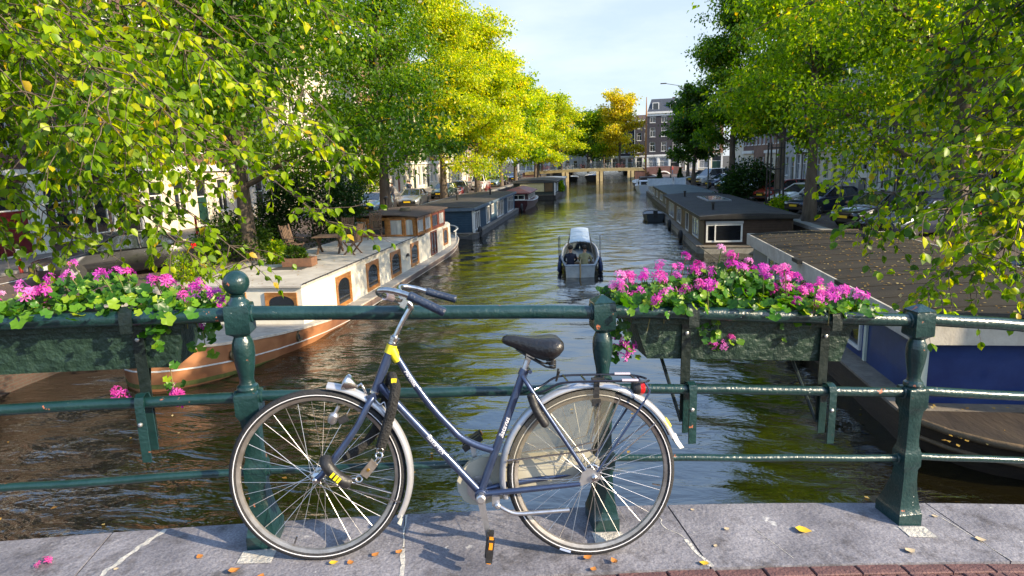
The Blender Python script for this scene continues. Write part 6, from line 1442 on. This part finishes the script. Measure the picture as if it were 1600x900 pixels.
car('sedan', c_blk, 11.9, 17.2, rad(-150), 'black saloon behind the leaf strewn houseboat roof, partly under hanging leaves', gr)
car('wagon', c_sil, 11.9, 13.2, rad(-150), 'silver estate nearest to the bridge on the right quay under hanging leaves', gr)
car('sedan', c_navy, 12.2, 27.2, rad(-152), 'dark blue black saloon right of the brown houseboat', gr)
car('wagon', c_blk, 12.4, 31.2, rad(-152), 'black estate car behind the dark blue black saloon', gr)
car('sedan', c_navy, 12.3, 38.2, rad(-152), 'navy saloon parked beside the elm trunk among the cars', gr)
car('wagon', c_wht, 12.4, 42.6, rad(-152), 'white estate car behind the iron tree guard', gr)
car('hatch', c_red, 12.6, 48.5, rad(-150), 'dark red hatchback beyond the white estate car', gr)
car('sedan', c_wht, 12.5, 55.0, rad(-150), 'white saloon car beside the dark spreading shrub', gr)
car('hatch', c_lb, 12.5, 64.0, rad(-150), 'light blue hatchback left of the forked elm', gr)
car('wagon', c_navy, 12.5, 69.5, rad(-150), 'navy estate beyond the forked elm', gr)
car('van', c_wht, 12.4, 76.0, rad(-150), 'white jeep like car behind the slim dark elm', gr)
car('hatch', c_grn, 12.4, 84.0, rad(-150), 'dark green small car past the potted conifers', gr)
for k, (p, _) in list(PROTO.items()):
    for o in [p]+[c for c in p.children_recursive]: bpy.data.objects.remove(o, do_unlink=True)

# ------------------------------------------------------------------ canal houses
BR1 = brickmat('house brick dark red', (.145, .062, .045), (.105, .048, .038), (.14, .125, .11)); BR2 = brickmat('house brick brown', (.13, .085, .06), (.10, .06, .045), (.13, .12, .11)); BR3 = brickmat('house brick orange', (.24, .11, .06), (.19, .085, .05), (.2, .18, .16))
m_crm = mk('house cream plaster', (.66, .60, .48), .8, col2=(.55, .49, .38), scale=1.2); m_pink = mk('house pale plaster', (.70, .62, .54), .8, col2=(.58, .5, .43), scale=1.2); m_grn = mk('house grey plaster', (.40, .40, .39), .8, col2=(.3, .3, .3), scale=1.2); m_dk = mk('dark painted brick', (.035, .032, .04), .7, col2=(.05, .046, .055), scale=3)
m_tile = mk('roof tiles dark', (.06, .045, .042), .8, col2=(.10, .06, .05), scale=6, bump=.6); m_slateR = mk('blue slate roof', (.05, .06, .08), .6, col2=(.075, .085, .11), scale=5)
m_door_r = mk('dark red door', (.13, .010, .014), .35, coat=.4); m_door_g = mk('dark green door', (.01, .04, .03), .35, coat=.4); m_door_b = mk('black door', (.012, .012, .014), .3, coat=.4)
def house(ox, oy, rz, Wd, floors, wallm, label, ncol=3, ground='door', doorm=m_door_g, roofm=m_tile, gable='cornice', groundm=None, depth=9, group='houses along the canal', fine=True):
    """local frame: facade in the plane y=0 looking to -y, x along the street, z up"""
    t = empty('canal_house', (ox, oy, QZ+.09), rz, label, 'house', group)
    hs = [3.6]+[3.15-.12*k for k in range(floors-1)]; H = sum(hs)
    holes = []; z = 0
    for f, h in enumerate(hs):
        m_ = Wd/ncol
        for c in range(ncol):
            xc = -Wd/2+m_*(c+.5)
            if f == 0:
                if ground == 'shop': w = m_*.74; holes.append((xc-w/2, xc+w/2, .45 if c != ncol-1 else .02, 3.0, f, 'door' if c == ncol-1 else 'window'))
                elif c == ncol-1: holes.append((xc-.55, xc+.55, .02, 2.75, f, 'door'))
                else: holes.append((xc-.55, xc+.55, .75, 2.75, f, 'window'))
            else:
                w = min(1.15, m_*.62); holes.append((xc-w/2, xc+w/2, z+.75, z+.75+min(2.0, h-1.05), f, 'window'))
        z += h
    def wall_mesh(z0, z1, mat, name):
        xs = sorted(set([-Wd/2, Wd/2]+[q for h in holes if z0-.01 <= h[2] < z1 for q in h[:2]])); zs = sorted(set([z0, z1]+[q for h in holes if z0-.01 <= h[2] < z1 for q in h[2:4]]))
        mb = MB()
        for i in range(len(xs)-1):
            for j in range(len(zs)-1):
                cx_, cz_ = (xs[i]+xs[i+1])/2, (zs[j]+zs[j+1])/2
                if not any(h[0] < cx_ < h[1] and h[2] < cz_ < h[3] for h in holes): mb.quad((xs[i], 0, zs[j]), (xs[i+1], 0, zs[j]), (xs[i+1], 0, zs[j+1]), (xs[i], 0, zs[j+1]))
        for h in holes:
            if z0-.01 <= h[2] < z1:
                a, b, c, d = h[:4]
                mb.quad((a, 0, c), (a, .2, c), (a, .2, d), (a, 0, d)); mb.quad((b, 0, c), (b, 0, d), (b, .2, d), (b, .2, c)); mb.quad((a, 0, d), (a, .2, d), (b, .2, d), (b, 0, d)); mb.quad((a, 0, c), (b, 0, c), (b, .2, c), (a, .2, c))
        mb.quad((-Wd/2, 0, z0), (-Wd/2, 0, z1), (-Wd/2, depth, z1), (-Wd/2, depth, z0)); mb.quad((Wd/2, 0, z0), (Wd/2, depth, z0), (Wd/2, depth, z1), (Wd/2, 0, z1)); mb.quad((-Wd/2, depth, z0), (-Wd/2, depth, z1), (Wd/2, depth, z1), (Wd/2, depth, z0))
        return mb.build(name, mat, t, smooth=None)
    if groundm: wall_mesh(0, hs[0], groundm, 'ground_floor_wall'); wall_mesh(hs[0], H, wallm, 'wall')
    else: wall_mesh(0, H, wallm, 'wall')
    cache = {}
    for (a, b, c, d, f, k) in holes:
        w, h = round(b-a, 3), round(d-c, 3); key = (w, h, k)
        if key not in cache:
            fr = MB(); y0, y1 = .07, .15; e = .07
            for bb in (((-w/2, y0, 0), (w/2, y1, e)), ((-w/2, y0, h-e), (w/2, y1, h)), ((-w/2, y0, e), (-w/2+e, y1, h-e)), ((w/2-e, y0, e), (w/2, y1, h-e)), ((-w/2+e, y0+.01, h*.62), (w/2-e, y1-.01, h*.62+.06))): fr.b2(*bb)
            if k == 'window':
                fr.b2((-.025, y0+.015, e), (.025, y1-.015, h*.62))
            pn = MB().quad((-w/2+.03, .125, .03), (w/2-.03, .125, .03), (w/2-.03, .125, h-.03), (-w/2+.03, .125, h-.03)) if k == 'window' else MB().quad((-w/2+.03, .125, h*.62), (w/2-.03, .125, h*.62), (w/2-.03, .125, h-.03), (-w/2+.03, .125, h-.03))
            sl_ = MB().b2((-w/2-.08, -.07, -.10), (w/2+.08, .06, .0))
            cache[key] = (fr.mesh('window', m_trimw), pn.mesh('pane', m_glass if random.random() < .75 else m_glassb), sl_.mesh('sill', m_trimw))
        fr, pn, sl_ = cache[key]
        o = put('window' if k == 'window' else 'door', fr, t, ((a+b)/2, 0, c)); put('pane', pn, o)
        if k == 'door':
            dm = MB().b2((-w/2+.07, .09, .05), (w/2-.07, .135, h*.62))
            for zz in (.15, .9): dm.b2((-w/2+.18, .075, zz), (w/2-.18, .095, zz+.6))
            dm.build('door_leaf', doorm, o, smooth=None); MB().sphere((w/2-.16, .05, 1.05), .04, 8, 6).build('handle', m_chrome, o, smooth=60)
        else: put('sill', sl_, o)
    co = MB()
    if ground == 'shop' or groundm: MB().b2((-Wd/2, -.22, hs[0]-.38), (Wd/2, -.002, hs[0]-.06)).build('shop_fascia', m_trimw, t, smooth=None)
    if gable in ('cornice', 'mansard'): co.b2((-Wd/2-.05, -.35, H-.25), (Wd/2+.05, -.002, H+.15)); MB().b2((-Wd/2, -.14, H-.75), (Wd/2, -.0025, H-.26)).build('frieze', m_trimw, t, smooth=None)
    if ground == 'shop':
        for c in range(ncol+1):
            x = -Wd/2+Wd*c/ncol; x = max(-Wd/2+.19, min(Wd/2-.19, x)); MB().b2((x-.18, -.10, 0), (x+.18, -.003, hs[0]-.39)).build('pilaster', m_trimw, t, smooth=None)
    if co.v: co.build('cornice', m_trimw, t, smooth=None)
    r = MB()
    if gable == 'mansard':
        r.loft([[(-Wd/2, .1, H), (Wd/2, .1, H), (Wd/2, depth, H), (-Wd/2, depth, H)], [(-Wd/2+.9, 1.2, H+2.9), (Wd/2-.9, 1.2, H+2.9), (Wd/2-.9, depth-1, H+2.9), (-Wd/2+.9, depth-1, H+2.9)]])
    elif gable == 'cornice': r.loft([[(-Wd/2, 0, H-.01), (Wd/2, 0, H-.01), (Wd/2, depth, H-.01), (-Wd/2, depth, H-.01)], [(-Wd/2, depth*.45, H+1.6), (Wd/2, depth*.45, H+1.6), (Wd/2, depth*.5, H+1.6), (-Wd/2, depth*.5, H+1.6)]])
    else:
        r.loft([[(-Wd/2, .22, H-.01), (Wd/2, .22, H-.01), (.25, .22, H+3), (-.25, .22, H+3)], [(-Wd/2, depth, H-.01), (Wd/2, depth, H-.01), (.25, depth, H+3), (-.25, depth, H+3)]])
        g_ = [(-Wd/2, H), (-Wd/2, H+.5), (-Wd/2*.62, H+.7), (-Wd/2*.55, H+2.0), (-.8, H+2.5), (-.75, H+3.3), (.75, H+3.3), (.8, H+2.5), (Wd/2*.55, H+2.0), (Wd/2*.62, H+.7), (Wd/2, H+.5), (Wd/2, H)]
        MB().prism(g_, -.002, .2, 'Y').build('gable', wallm, t, smooth=None); MB().b2((-.95, -.06, H+3.3), (.95, .26, H+3.5)).build('gable_cap', m_trimw, t, smooth=None)
    ro = r.build('roof', roofm, t, smooth=None)
    MB().b2((Wd*.22, depth*.4, H+.6), (Wd*.22+.7, depth*.4+.7, H+3.4)).build('chimney', BR2, ro, smooth=None)
    if gable == 'mansard':
        for x in ((-Wd/4, Wd/4) if Wd > 5 else (0,)):
            dm = MB().b2((x-.7, .35, H+.3), (x+.7, 1.6, H+2.1)); d_ = dm.build('dormer', m_trimw, ro, smooth=None)
            MB().quad((x-.55, .345, H+.5), (x+.55, .345, H+.5), (x+.55, .345, H+1.95), (x-.55, .345, H+1.95)).build('pane', m_glass, d_, smooth=None)
    return t
FL_, FR_ = -23.6, 20.2
specs = [(7.2, 4, BR1, 'shop', m_door_r, 'cornice', None, 'dark brick corner house with white shop pillars and dark red door'),
         (6.6, 5, BR2, 'shop', m_door_b, 'cornice', None, 'brown brick house with pale shop front behind the near black saloon'),
         (6.2, 4, BR1, 'door', m_door_g, 'bell', m_crm, 'red brick house with cream ground floor and bell gable'),
         (6.8, 5, BR3, 'door', m_door_b, 'cornice', m_pink, 'orange brick house with pale ground floor beyond the bell gable'),
         (6.0, 4, m_crm, 'door', m_door_g, 'cornice', None, 'cream plastered house behind the light blue hatchback'),
         (6.6, 5, m_pink, 'door', m_door_b, 'cornice', None, 'pale plastered house with black door and five storeys'),
         (6.4, 4, m_crm, 'door', m_door_b, 'bell', None, 'cream house with bell gable behind the walking people'),
         (6.8, 5, BR3, 'door', m_door_g, 'cornice', m_crm, 'orange brick house with cream base by the yellow climber'),
         (6.2, 4, m_pink, 'door', m_door_r, 'cornice', None, 'pale house with dark red door further along the left bank'),
         (6.6, 5, BR2, 'door', m_door_g, 'bell', m_crm, 'brown brick bell gable house with cream base'),
         (6.4, 4, m_crm, 'shop', m_door_b, 'cornice', None, 'cream shop house far along the left bank'),
         (6.6, 5, BR3, 'door', m_door_b, 'cornice', m_pink, 'orange brick house far along the left bank'),
         (6.6, 4, BR1, 'door', m_door_g, 'bell', m_crm, 'red brick gable house near the left end of the far bridge'),
         (6.6, 4, m_crm, 'door', m_door_b, 'cornice', None, 'cream house level with the far bridge on the left'), (6.4, 5, BR2, 'door', m_door_g, 'cornice', m_pink, 'brown house level with the left bridge end'), (6.6, 4, BR3, 'door', m_door_b, 'bell', None, 'orange gabled house past the left bridge end'), (6.6, 5, m_pink, 'door', m_door_b, 'cornice', None, 'pale tall house past the far bridge on left bank'), (6.6, 4, BR1, 'door', m_door_g, 'cornice', m_crm, 'last red house of the left row beyond the bridge')]
y = 17.5
for (w, fl, wm, gd, dm, gb, gm, lab) in specs:
    house(FL_, y+w/2, rad(90), w, fl, wm, lab, 3, gd, dm, gable=gb, groundm=gm); y += w+.02
house(FL_, 17.48-3.3, rad(90), 6.6, 4, BR2, 'brown brick house nearest to the bridge on the left', 3, 'shop', m_door_r)
specs = [(6.6, 5, BR1, 'shop', m_door_b, 'cornice', m_dk, 'red brick house with dark shop front behind the near right elm'),
         (7.0, 4, BR1, 'shop', m_door_b, 'cornice', None, 'red brick house with white shop pillars under the right elm leaves'),
         (6.6, 5, BR1, 'door', m_door_g, 'cornice', m_grn, 'dark red brick house with grey ground floor on the right bank'),
         (6.4, 4, BR2, 'shop', m_door_b, 'bell', None, 'brown bell gable house behind the tree guard'),
         (6.6, 5, m_grn, 'door', m_door_b, 'cornice', None, 'grey plastered house with black door on right bank'),
         (6.6, 4, BR1, 'door', m_door_g, 'cornice', m_crm, 'red brick house with cream base behind the white estate'),
         (6.4, 5, BR2, 'shop', m_door_b, 'cornice', None, 'tall brown brick house with white columns on the right bank'),
         (6.4, 4, m_grn, 'door', m_door_g, 'bell', None, 'grey gabled house behind the forked elm'),
         (6.6, 5, BR3, 'door', m_door_r, 'cornice', m_crm, 'orange brick house with red door seen between the elm trunks'),
         (6.4, 4, BR3, 'door', m_door_b, 'cornice', None, 'orange brick house beyond the red door one'),
         (6.6, 5, BR1, 'door', m_door_g, 'cornice', m_crm, 'red brick house beyond the slim elm'),
         (6.6, 4, m_crm, 'door', m_door_b, 'bell', None, 'cream gabled house before the corner building')]
y = 27.0
for (w, fl, wm, gd, dm, gb, gm, lab) in specs:
    house(FR_, y+w/2, rad(-90), w, fl, wm, lab, 3, gd, dm, gable=gb, groundm=gm); y += w+.02
# the corner building and the row that closes the view behind the far bridge
house(13.6, 150, rad(-6), 7.4, 4, m_dk, 'dark corner building with white ground floor and slate mansard roof', 3, 'shop', m_door_b, m_slateR, 'mansard', m_trimw, 10, 'houses beyond the bridge')
x = -24
for k, (w, fl, wm, gb, gm, lab) in enumerate([(7, 4, BR2, 'cornice', m_crm, 'brown brick house behind the yellow trees at the canal end'), (6.4, 5, BR1, 'cornice', m_crm, 'red brick house behind the orange gold tree'), (6.4, 4, m_grn, 'bell', None, 'grey gabled house above the left half of the bridge'),
        (6.4, 4, BR2, 'cornice', m_trimw, 'brown house with white base above the middle of the bridge'), (6.2, 4, m_dk, 'cornice', m_trimw, 'dark house with white window frames behind the golden tree'), (6.0, 4, m_dk, 'cornice', m_trimw, 'dark narrow house with white ground floor left of the corner building')]):
    house(x+w/2, 190-k*2.0, rad(-2), w, fl, wm, lab, 3, 'shop' if gm else 'door', gable=gb, groundm=gm, group='houses beyond the bridge'); x += w+.1
house(22.5, 152, rad(-6), 8, 4, BR3, 'orange brick house right of the corner building', 3, 'shop', groundm=m_crm, group='houses beyond the bridge')
sheet('ground', -60, 178, 60, 300, QZ-.02, m_asph)

# ------------------------------------------------------------------ far bridge
fb = empty('arched_bridge', (-1.5, 138, WZ), rad(-2), 'low stone bridge with three spans, pale piers and parked bicycles', 'bridge')
m_pier = mk('pale yellow pier stone', (.58, .47, .26), .8, col2=(.44, .34, .18), scale=2); m_bbk = mk('purple brown bridge brick', (.15, .08, .075), .85, col2=(.11, .06, .055), scale=2, bump=.3)
dk = MB(); rr = []
for k in range(21):
    x = -14+28*k/20; zc = 2.52-.35*((k-10)/10)**2; rr.append([(x, -3.2, zc-.55+.08*0), (x, 3.2, zc-.55), (x, 3.2, zc), (x, -3.2, zc)])
dk.loft(rr); dk.build('deck', mk('ochre bridge edge', (.36, .29, .14), .8, col2=(.26, .21, .11), scale=2), fb, smooth=None)
for x in (-5.7, 1.2, 7.4):
    for dx in (-.38, .38): MB().b2((x+dx-.27, -3.45, -.6), (x+dx+.27, -3.0, 1.94)).build('pier', m_pier, fb, smooth=None)
    MB().b2((x-.6, -2.99, -.6), (x+.6, 3.0, 2.0)).build('pier_wall', m_bbk, fb, smooth=None)
MB().b2((8.2, -3.1, -.6), (14.5, 3.1, 2.05)).build('abutment', m_bbk, fb, smooth=None); MB().b2((-14.5, -3.1, -.6), (-11.5, 3.1, 2.05)).build('abutment', m_bbk, fb, smooth=None)
rl_ = MB()
for k in range(20):
    x0 = -14+28*k/20; x1 = -14+28*(k+1)/20; za = 2.52-.35*((k-10)/10)**2; zb = 2.52-.35*((k-9)/10)**2
    for h in (.5, 1.0): rl_.tube([(x0, -3.1, za+h), (x1, -3.1, zb+h)], .03, 4)
    rl_.tube([(x0, -3.1, za), (x0, -3.1, za+1.05)], .05, 4)
rl_.build('railing', m_green, fb, smooth=40)
o = MB().b2((-3, -16, .02), (5, -8, .9)); 
tt = small_boat('dark covered barge lying under the middle of the bridge', -1.8, 141, 9, 3.4, .9, m_bl, mk('blue tarpaulin', (.05, .10, .22), .7), name='barge')
small_boat('dark boat under the left span of the bridge', -6.3, 143, 8, 2.6, .7, m_bl, mk('blue grey cover', (.2, .25, .32), .7), name='barge')
# small side bridge arch on the right quay
sb = empty('side_bridge', (11.6, 128, WZ), 0, 'small brick arch bridge over the side canal at right', 'bridge')
ap = [(1.5*math.cos(pi*k/12), .2+1.5*math.sin(pi*k/12)) for k in range(13)]
mb = MB(); out = [(3.6*math.cos(pi*k/12)*(1.0), 2.3+.35*math.sin(pi*k/12)) for k in range(13)]
mb.loft([[(a[0], -.2, a[1]), (b[0], -.2, b[1]), (b[0], 5, b[1]), (a[0], 5, a[1])] for a, b in zip(ap, out)]); mb.build('arch', m_bbk, sb, smooth=None)
MB().tube([(p[0], -.24, p[1]) for p in ap], .13, 6).build('arch_ring', m_trimw, sb, smooth=None)
# bicycles parked on the far bridge and by the left trees
m_bike = mk('dark bicycle paint', (.03, .03, .035), .4, .3)
def small_bike(col):
    mb = MB()
    for u in (-.54, .54):
        mb.tube([(u+.33*math.cos(2*pi*k/14), 0, .34+.33*math.sin(2*pi*k/14)) for k in range(14)], .022, 5, closed=True)
        for k in range(4): a = pi*k/4; mb.tube([(u-.32*math.cos(a), 0, .34-.32*math.sin(a)), (u+.32*math.cos(a), 0, .34+.32*math.sin(a))], .006, 3)
    for a, b in (((-.54, .34), (-.38, .86)), ((-.42, .72), (-.05, .32)), ((-.05, .32), (.24, .86)), ((-.05, .32), (.54, .34)), ((.24, .92), (.54, .34)), ((-.36, .80), (-.02, .40)), ((.10, .34), (.24, .80)), ((-.40, .84), (-.44, 1.05))): mb.tube([(a[0], 0, a[1]), (b[0], 0, b[1])], .018, 5)
    mb.tube([(-.34, -.28, 1.04), (-.46, -.14, 1.06), (-.46, .14, 1.06), (-.34, .28, 1.04)], .014, 5); mb.loft([[(.12, -.03, .93), (.12, .03, .93), (.12, .03, .97), (.12, -.03, .97)], [(.36, -.10, .93), (.36, .10, .93), (.36, .10, .98), (.36, -.10, .98)]])
    mb.tube([(.30, 0, .76), (.86, 0, .76)], .03, 4)
    return mb.mesh('bicycle', col, 50)
BM = [small_bike(m_bike), small_bike(mk('red bicycle paint', (.25, .03, .03), .4)), small_bike(mk('silver bicycle paint', (.4, .4, .42), .4, .5))]
rbk = random.Random(4)
for k in range(18):
    x = -12.5+1.25*k+rbk.uniform(-.2, .2); o = put('bicycle', BM[k % 3 if k % 2 else 0], None, (x, 134.95+.02*k, -.36-.0016*(x+1.5)**2), (rad(6), 0, rbk.choice((0, pi))+rbk.uniform(-.15, .15)))
    tag(o, ('dark', 'red', 'silver')[k % 3 if k % 2 else 0]+' bicycle parked against the railing of the far bridge', 'bicycle', 'bicycles parked on the far bridge')
for k, (x, y, a, lab) in enumerate(((-13.6, 57.9, .2, 'dark bicycle leaning by the elm at the navy houseboat'), (-13.5, 60.2, 1.2, 'silver bicycle beside the dark green estate'), (-13.4, 61.6, 1.4, 'dark bicycle past the dark green estate'), (-13.3, 70.2, 1.3, 'dark bicycle beside the grey hatchback'), (-13.4, 73.2, 1.5, 'bicycle at the foot of the tall yellowing elm'), (-13.2, 76.0, 1.4, 'bicycle in front of the white van'), (-17.9, 58.5, 1.3, 'bicycle beside the person in grey coat'))):
    o = put('bicycle', BM[(k*2) % 3], None, (x, y, QZ+.01), (rad(7), 0, a)); tag(o, lab, 'bicycle', 'bicycles parked on the left quay')

# ------------------------------------------------------------------ street furniture
m_bolr = mk('red bollard paint', (.42, .03, .02), .5, col2=(.32, .02, .015), scale=8)
def bollard(x, y, label, stripes):
    t = empty('bollard', (x, y, QZ+(.1 if x < -20.4 else .01)), 0, label, 'bollard', 'bollards along the left street')
    MB().lathe([(.075, 0), (.065, .05), (.055, .85), (.07, .87), (.07, .92), (.05, .97), (.01, 1.0)], 12).build('post', m_bolr, t, smooth=40)
    if stripes:
        for z in (.25, .5, .72): MB().lathe([(.066, z), (.065, z+.12)], 12).build('white_band', m_trimw, t, smooth=40)
bollard(-20.3, 20.2, 'red bollard with white bands left of the near black saloon', True); bollard(-20.6, 25.6, 'plain dark red bollard behind the near black saloon', False); bollard(-20.6, 31, 'plain dark red bollard farther along the left kerb', False); bollard(-16.2, 14.6, 'plain dark red bollard at the near edge of the left street', False)
def lamp(x, y, h, label):
    t = empty('street_lamp', (x, y, QZ), 0, label, 'street lamp', 'street lamps')
    MB().lathe([(.12, 0), (.12, .5), (.07, .6), (.05, h*.6), (.04, h)], 10).build('pole', m_green, t, smooth=40)
    MB().tube([(0, 0, h), (0, 0, h+.2), (-.25 if x > 0 else .25, 0, h+.3)], .03, 6).build('arm', m_green, t, smooth=40)
    MB().lathe([(.04, 0), (.16, .06), (.20, .36), (.12, .44), (.02, .52)], 10, (-.25 if x > 0 else .25, 0, h-.15)).build('lantern', mk('lamp lantern', (.35, .35, .33), .4), t, smooth=40)
lamp(-17.2, 60, 3.9, 'dark red brown street lamp post beside the walking people'); lamp(9.9, 64, 4.2, 'street lamp post beside the forked elm'); lamp(10.0, 99, 4.2, 'street lamp post near the sailing barge')
t = empty('overhead_lamp', (13.5, 108, QZ), 0, 'street light on a long thin arm high above the right quay', 'street lamp')
MB().tube([(0, 0, 0), (0, 0, 13)], .07, 8).build('pole', m_bl, t, smooth=40); MB().tube([(0, 0, 13), (-1.5, 0, 14.0), (-3.6, 0, 14.4)], .04, 6).build('arm', m_bl, t, smooth=40); MB().box((-3.9, 0, 14.42), (.9, .3, .14)).build('lamp_head', m_bl, t, smooth=None)
t = empty('tree_guard', (9.95, 40.0, QZ), 0, 'dark iron tree guard of upright posts on the right quay', 'tree guard')
for k in range(4):
    a = pi/4+k*pi/2; MB().tube([(.55*math.cos(a), .55*math.sin(a), 0), (.5*math.cos(a), .5*math.sin(a), 3.9)], .05, 6).build('post', m_bl, t, smooth=40)
for h in (1.2, 2.4, 3.6): MB().tube([(.53*math.cos(pi/4+k*pi/2), .53*math.sin(pi/4+k*pi/2), h) for k in range(4)], .03, 5, closed=True).build('ring', m_bl, t, smooth=None)
MB().tube([(0, 0, 0), (.02, .03, 2), (0, 0, 5)], [.06, .05, .02], 6).build('sapling', m_bark, t, smooth=40)
for x, y, lab in ((13.2, 36, 'green litter column by the dark cars'),):
    t = empty('parking_meter', (x, y, QZ), 0, 'grey parking column with white sign beside the dark cars', 'parking meter'); MB().lathe([(.12, 0), (.12, 1.2), (.14, 1.22), (.14, 1.7), (.10, 1.75)], 10).build('column', m_greyc, t, smooth=40); MB().box((0, -.02, 2.1), (.5, .04, .35)).build('sign_panel', m_trimw, t, smooth=None); MB().tube([(0, 0, 1.7), (0, 0, 2.3)], .02, 6).build('sign_post', m_bl, t, smooth=40)
# front stoop railing on the left
t = empty('stoop', (-22.3, 51.5, QZ+.09), 0, 'grey stone stoop with black iron railing before the pale houses', 'steps')
for k in range(4): MB().b2((-1.2, -1.4+.3*k*0, .25*k), (1.2-.28*k, 1.4, .25*(k+1)-.002)).build('step', m_cope, t, smooth=None)
mb = MB()
for k in range(7): mb.tube([(-1.1, -1.3+.43*k, 1.0), (-1.1, -1.3+.43*k, 1.9)], .018, 5)
mb.tube([(-1.1, -1.3, 1.9), (-1.1, 1.3, 1.9)], .022, 6); mb.tube([(-1.1, 1.3, 1.9), (1.1, 1.3, .95)], .022, 6); mb.build('railing', m_bl, t, smooth=40)

# ------------------------------------------------------------------ fallen leaves
m_fl = [mk('fallen leaf orange', (.55, .22, .045), .7, col2=(.38, .14, .03), scale=30), mk('fallen leaf yellow', (.75, .48, .03), .6, col2=(.62, .36, .03), scale=30), mk('fallen leaf pale', (.55, .45, .30), .75, col2=(.42, .32, .2), scale=30)]
def fallen(s, o, size, rz, m_, label, curl, group=None):
    P, F = leaf_geo('near'); r = random.Random(int(s*1000)); n = MB()
    n.add([(x-.5, y*(.9+.4*r.random()), .06+curl*(abs(x-.5)**1.6)+curl*.9*abs(y)**1.3+r.uniform(0, .04)) for x, y, z in P], [tuple(f) for f in F])
    me = n.mesh('fallen_leaf', m_, 70); ob = bpy.data.objects.new('fallen_leaf', me); C.objects.link(ob)
    ob.matrix_world = rail_m @ Matrix.Translation((s, o, g(s)+.0015)) @ Matrix.Rotation(slope(s), 4, 'Y') @ Matrix.Rotation(rz, 4, 'Z') @ Matrix.Diagonal((size, size, size, 1))
    tag(ob, label, 'leaf', group)
gf = 'fallen leaves on the bridge kerb'
for q in ((-1.53, -.215, .045, .3, 0, 'crumpled orange leaf left of the front wheel bottom', .9), (-1.42, -.26, .035, 1.2, 0, 'small orange leaf at the picture bottom left of the front wheel', .7), (-1.70, -.09, .036, 2.2, 0, 'small orange brown leaf on the stained stone by the first post', .3),
          (-1.155, -.20, .038, .2, 1, 'yellow orange leaf beneath the front wheel', .5), (-1.09, -.205, .034, 2, 0, 'orange leaf just right of the front wheel bottom', .6), (-.995, -.16, .036, .7, 0, 'orange leaf touching the right underside of the front wheel', .5), (-.90, -.155, .034, .7, 0, 'curled orange leaf beside the pale mortar joint', .9),
          (-.135, -.26, .042, .4, 0, 'tan orange leaf below the rear wheel', .7), (-.035, -.295, .040, 1.9, 0, 'curled orange leaf in the row below the rear wheel, right one', 1.0), (-.13, -.335, .032, .9, 0, 'orange leaf at the kerb edge below the rear wheel', .7),
          (.335, -.325, .040, 2.8, 1, 'yellow leaf at the brick edge beside the pale joint', .5), (.90, -.105, .072, -.5, 1, 'large bright yellow leaf lying alone on the stone right of the rear wheel', .35), (.55, -.075, .03, .4, 2, 'small tan leaf left of the large yellow leaf', .5), (.44, -.20, .024, .9, 2, 'tiny pale leaf near the pale mortar joint', .4),
          (1.30, -.27, .05, .1, 2, 'pale tan torn leaf near the right bricks', .4), (1.72, -.185, .048, -.5, 2, 'pale buff leaf at far right on the stone', .3), (1.66, .02, .03, -.4, 2, 'small pale leaf behind the right post', .3), (.46, .10, .022, .3, 2, 'tiny leaf at the far stone edge right of the rear wheel', .4), (-2.0, -.13, .02, .3, 2, 'tiny white leaf scrap on the left slab', .2)):
    fallen(q[0], q[1], q[2], q[3], m_fl[q[4]], q[5], q[6], gf)
fo = bpy.data.objects.new('fallen_flower', FL[0].copy()); fo.data.materials[0] = m_petal; C.objects.link(fo); fo.matrix_world = rail_m @ Matrix.Translation((-2.30, -.06, g(-2.3)+.012)) @ Matrix.Diagonal((.05, .05, .022, 1)); tag(fo, 'fallen pink flower lying on the left stone slab', 'flower')
# leaf litter on roofs, quays and decks
def litter(name, n, xr, yr, zf, size, seed, mat, parent=None):
    rng = np.random.default_rng(seed); X = rng.uniform(*xr, n); Y = rng.uniform(*yr, n); Z = zf(X, Y)
    d = rng.normal(0, 1, (n, 3)); d[:, 2] = rng.normal(0, .12, n)
    P, F = leaf_geo('mid'); dd = d/np.linalg.norm(d, axis=1, keepdims=True); b = np.cross(np.array([[0, 0, 1.]]), dd); b /= np.linalg.norm(b, axis=1, keepdims=True); c = np.cross(dd, b); sz = size*rng.uniform(.6, 1.3, n)
    pos = np.stack([X, Y, Z], -1); V = pos[:, None]+sz[:, None, None]*(P[None, :, 0:1]*dd[:, None]+P[None, :, 1:2]*b[:, None]+P[None, :, 2:3]*c[:, None]); Fi = F[None]+(np.arange(n)*len(P))[:, None, None]
    o = put(name, npmesh(name, V.reshape(-1, 3), Fi.reshape(-1, 3), mat, np.repeat(rng.random(n), len(F)))); o['kind'] = 'stuff'
m_lit = leafmat('litter leaves', [(0, (.22, .11, .03)), (.5, (.40, .26, .06)), (1, (.50, .42, .22))], trans=.2)
litter('leaf_litter', 650, (4.95, 9.1), (10.7, 22.8), lambda X, Y: -1.04+.10*(1-((X-7.02)/2.14)**2)+.012, .07, 1, m_lit)
litter('leaf_litter', 120, (4.7, 9.3), (8.9, 10.6), lambda X, Y: np.full_like(X, -2.37), .07, 2, m_lit)
litter('leaf_litter', 200, (-11, -8), (16.2, 28), lambda X, Y: np.full_like(X, CZ+.06), .06, 3, m_lit)
litter('leaf_litter', 900, (-20, -12.7), (6, 60), lambda X, Y: np.full_like(X, QZ+.03), .09, 4, m_lit)
litter('leaf_litter', 700, (9.9, 17), (6, 60), lambda X, Y: np.full_like(X, QZ+.03), .09, 5, m_lit)
litter('leaf_litter', 160, (QL+.6, QR-.2), (5, 45), lambda X, Y: np.full_like(X, WZ+.03), .08, 6, m_lit)
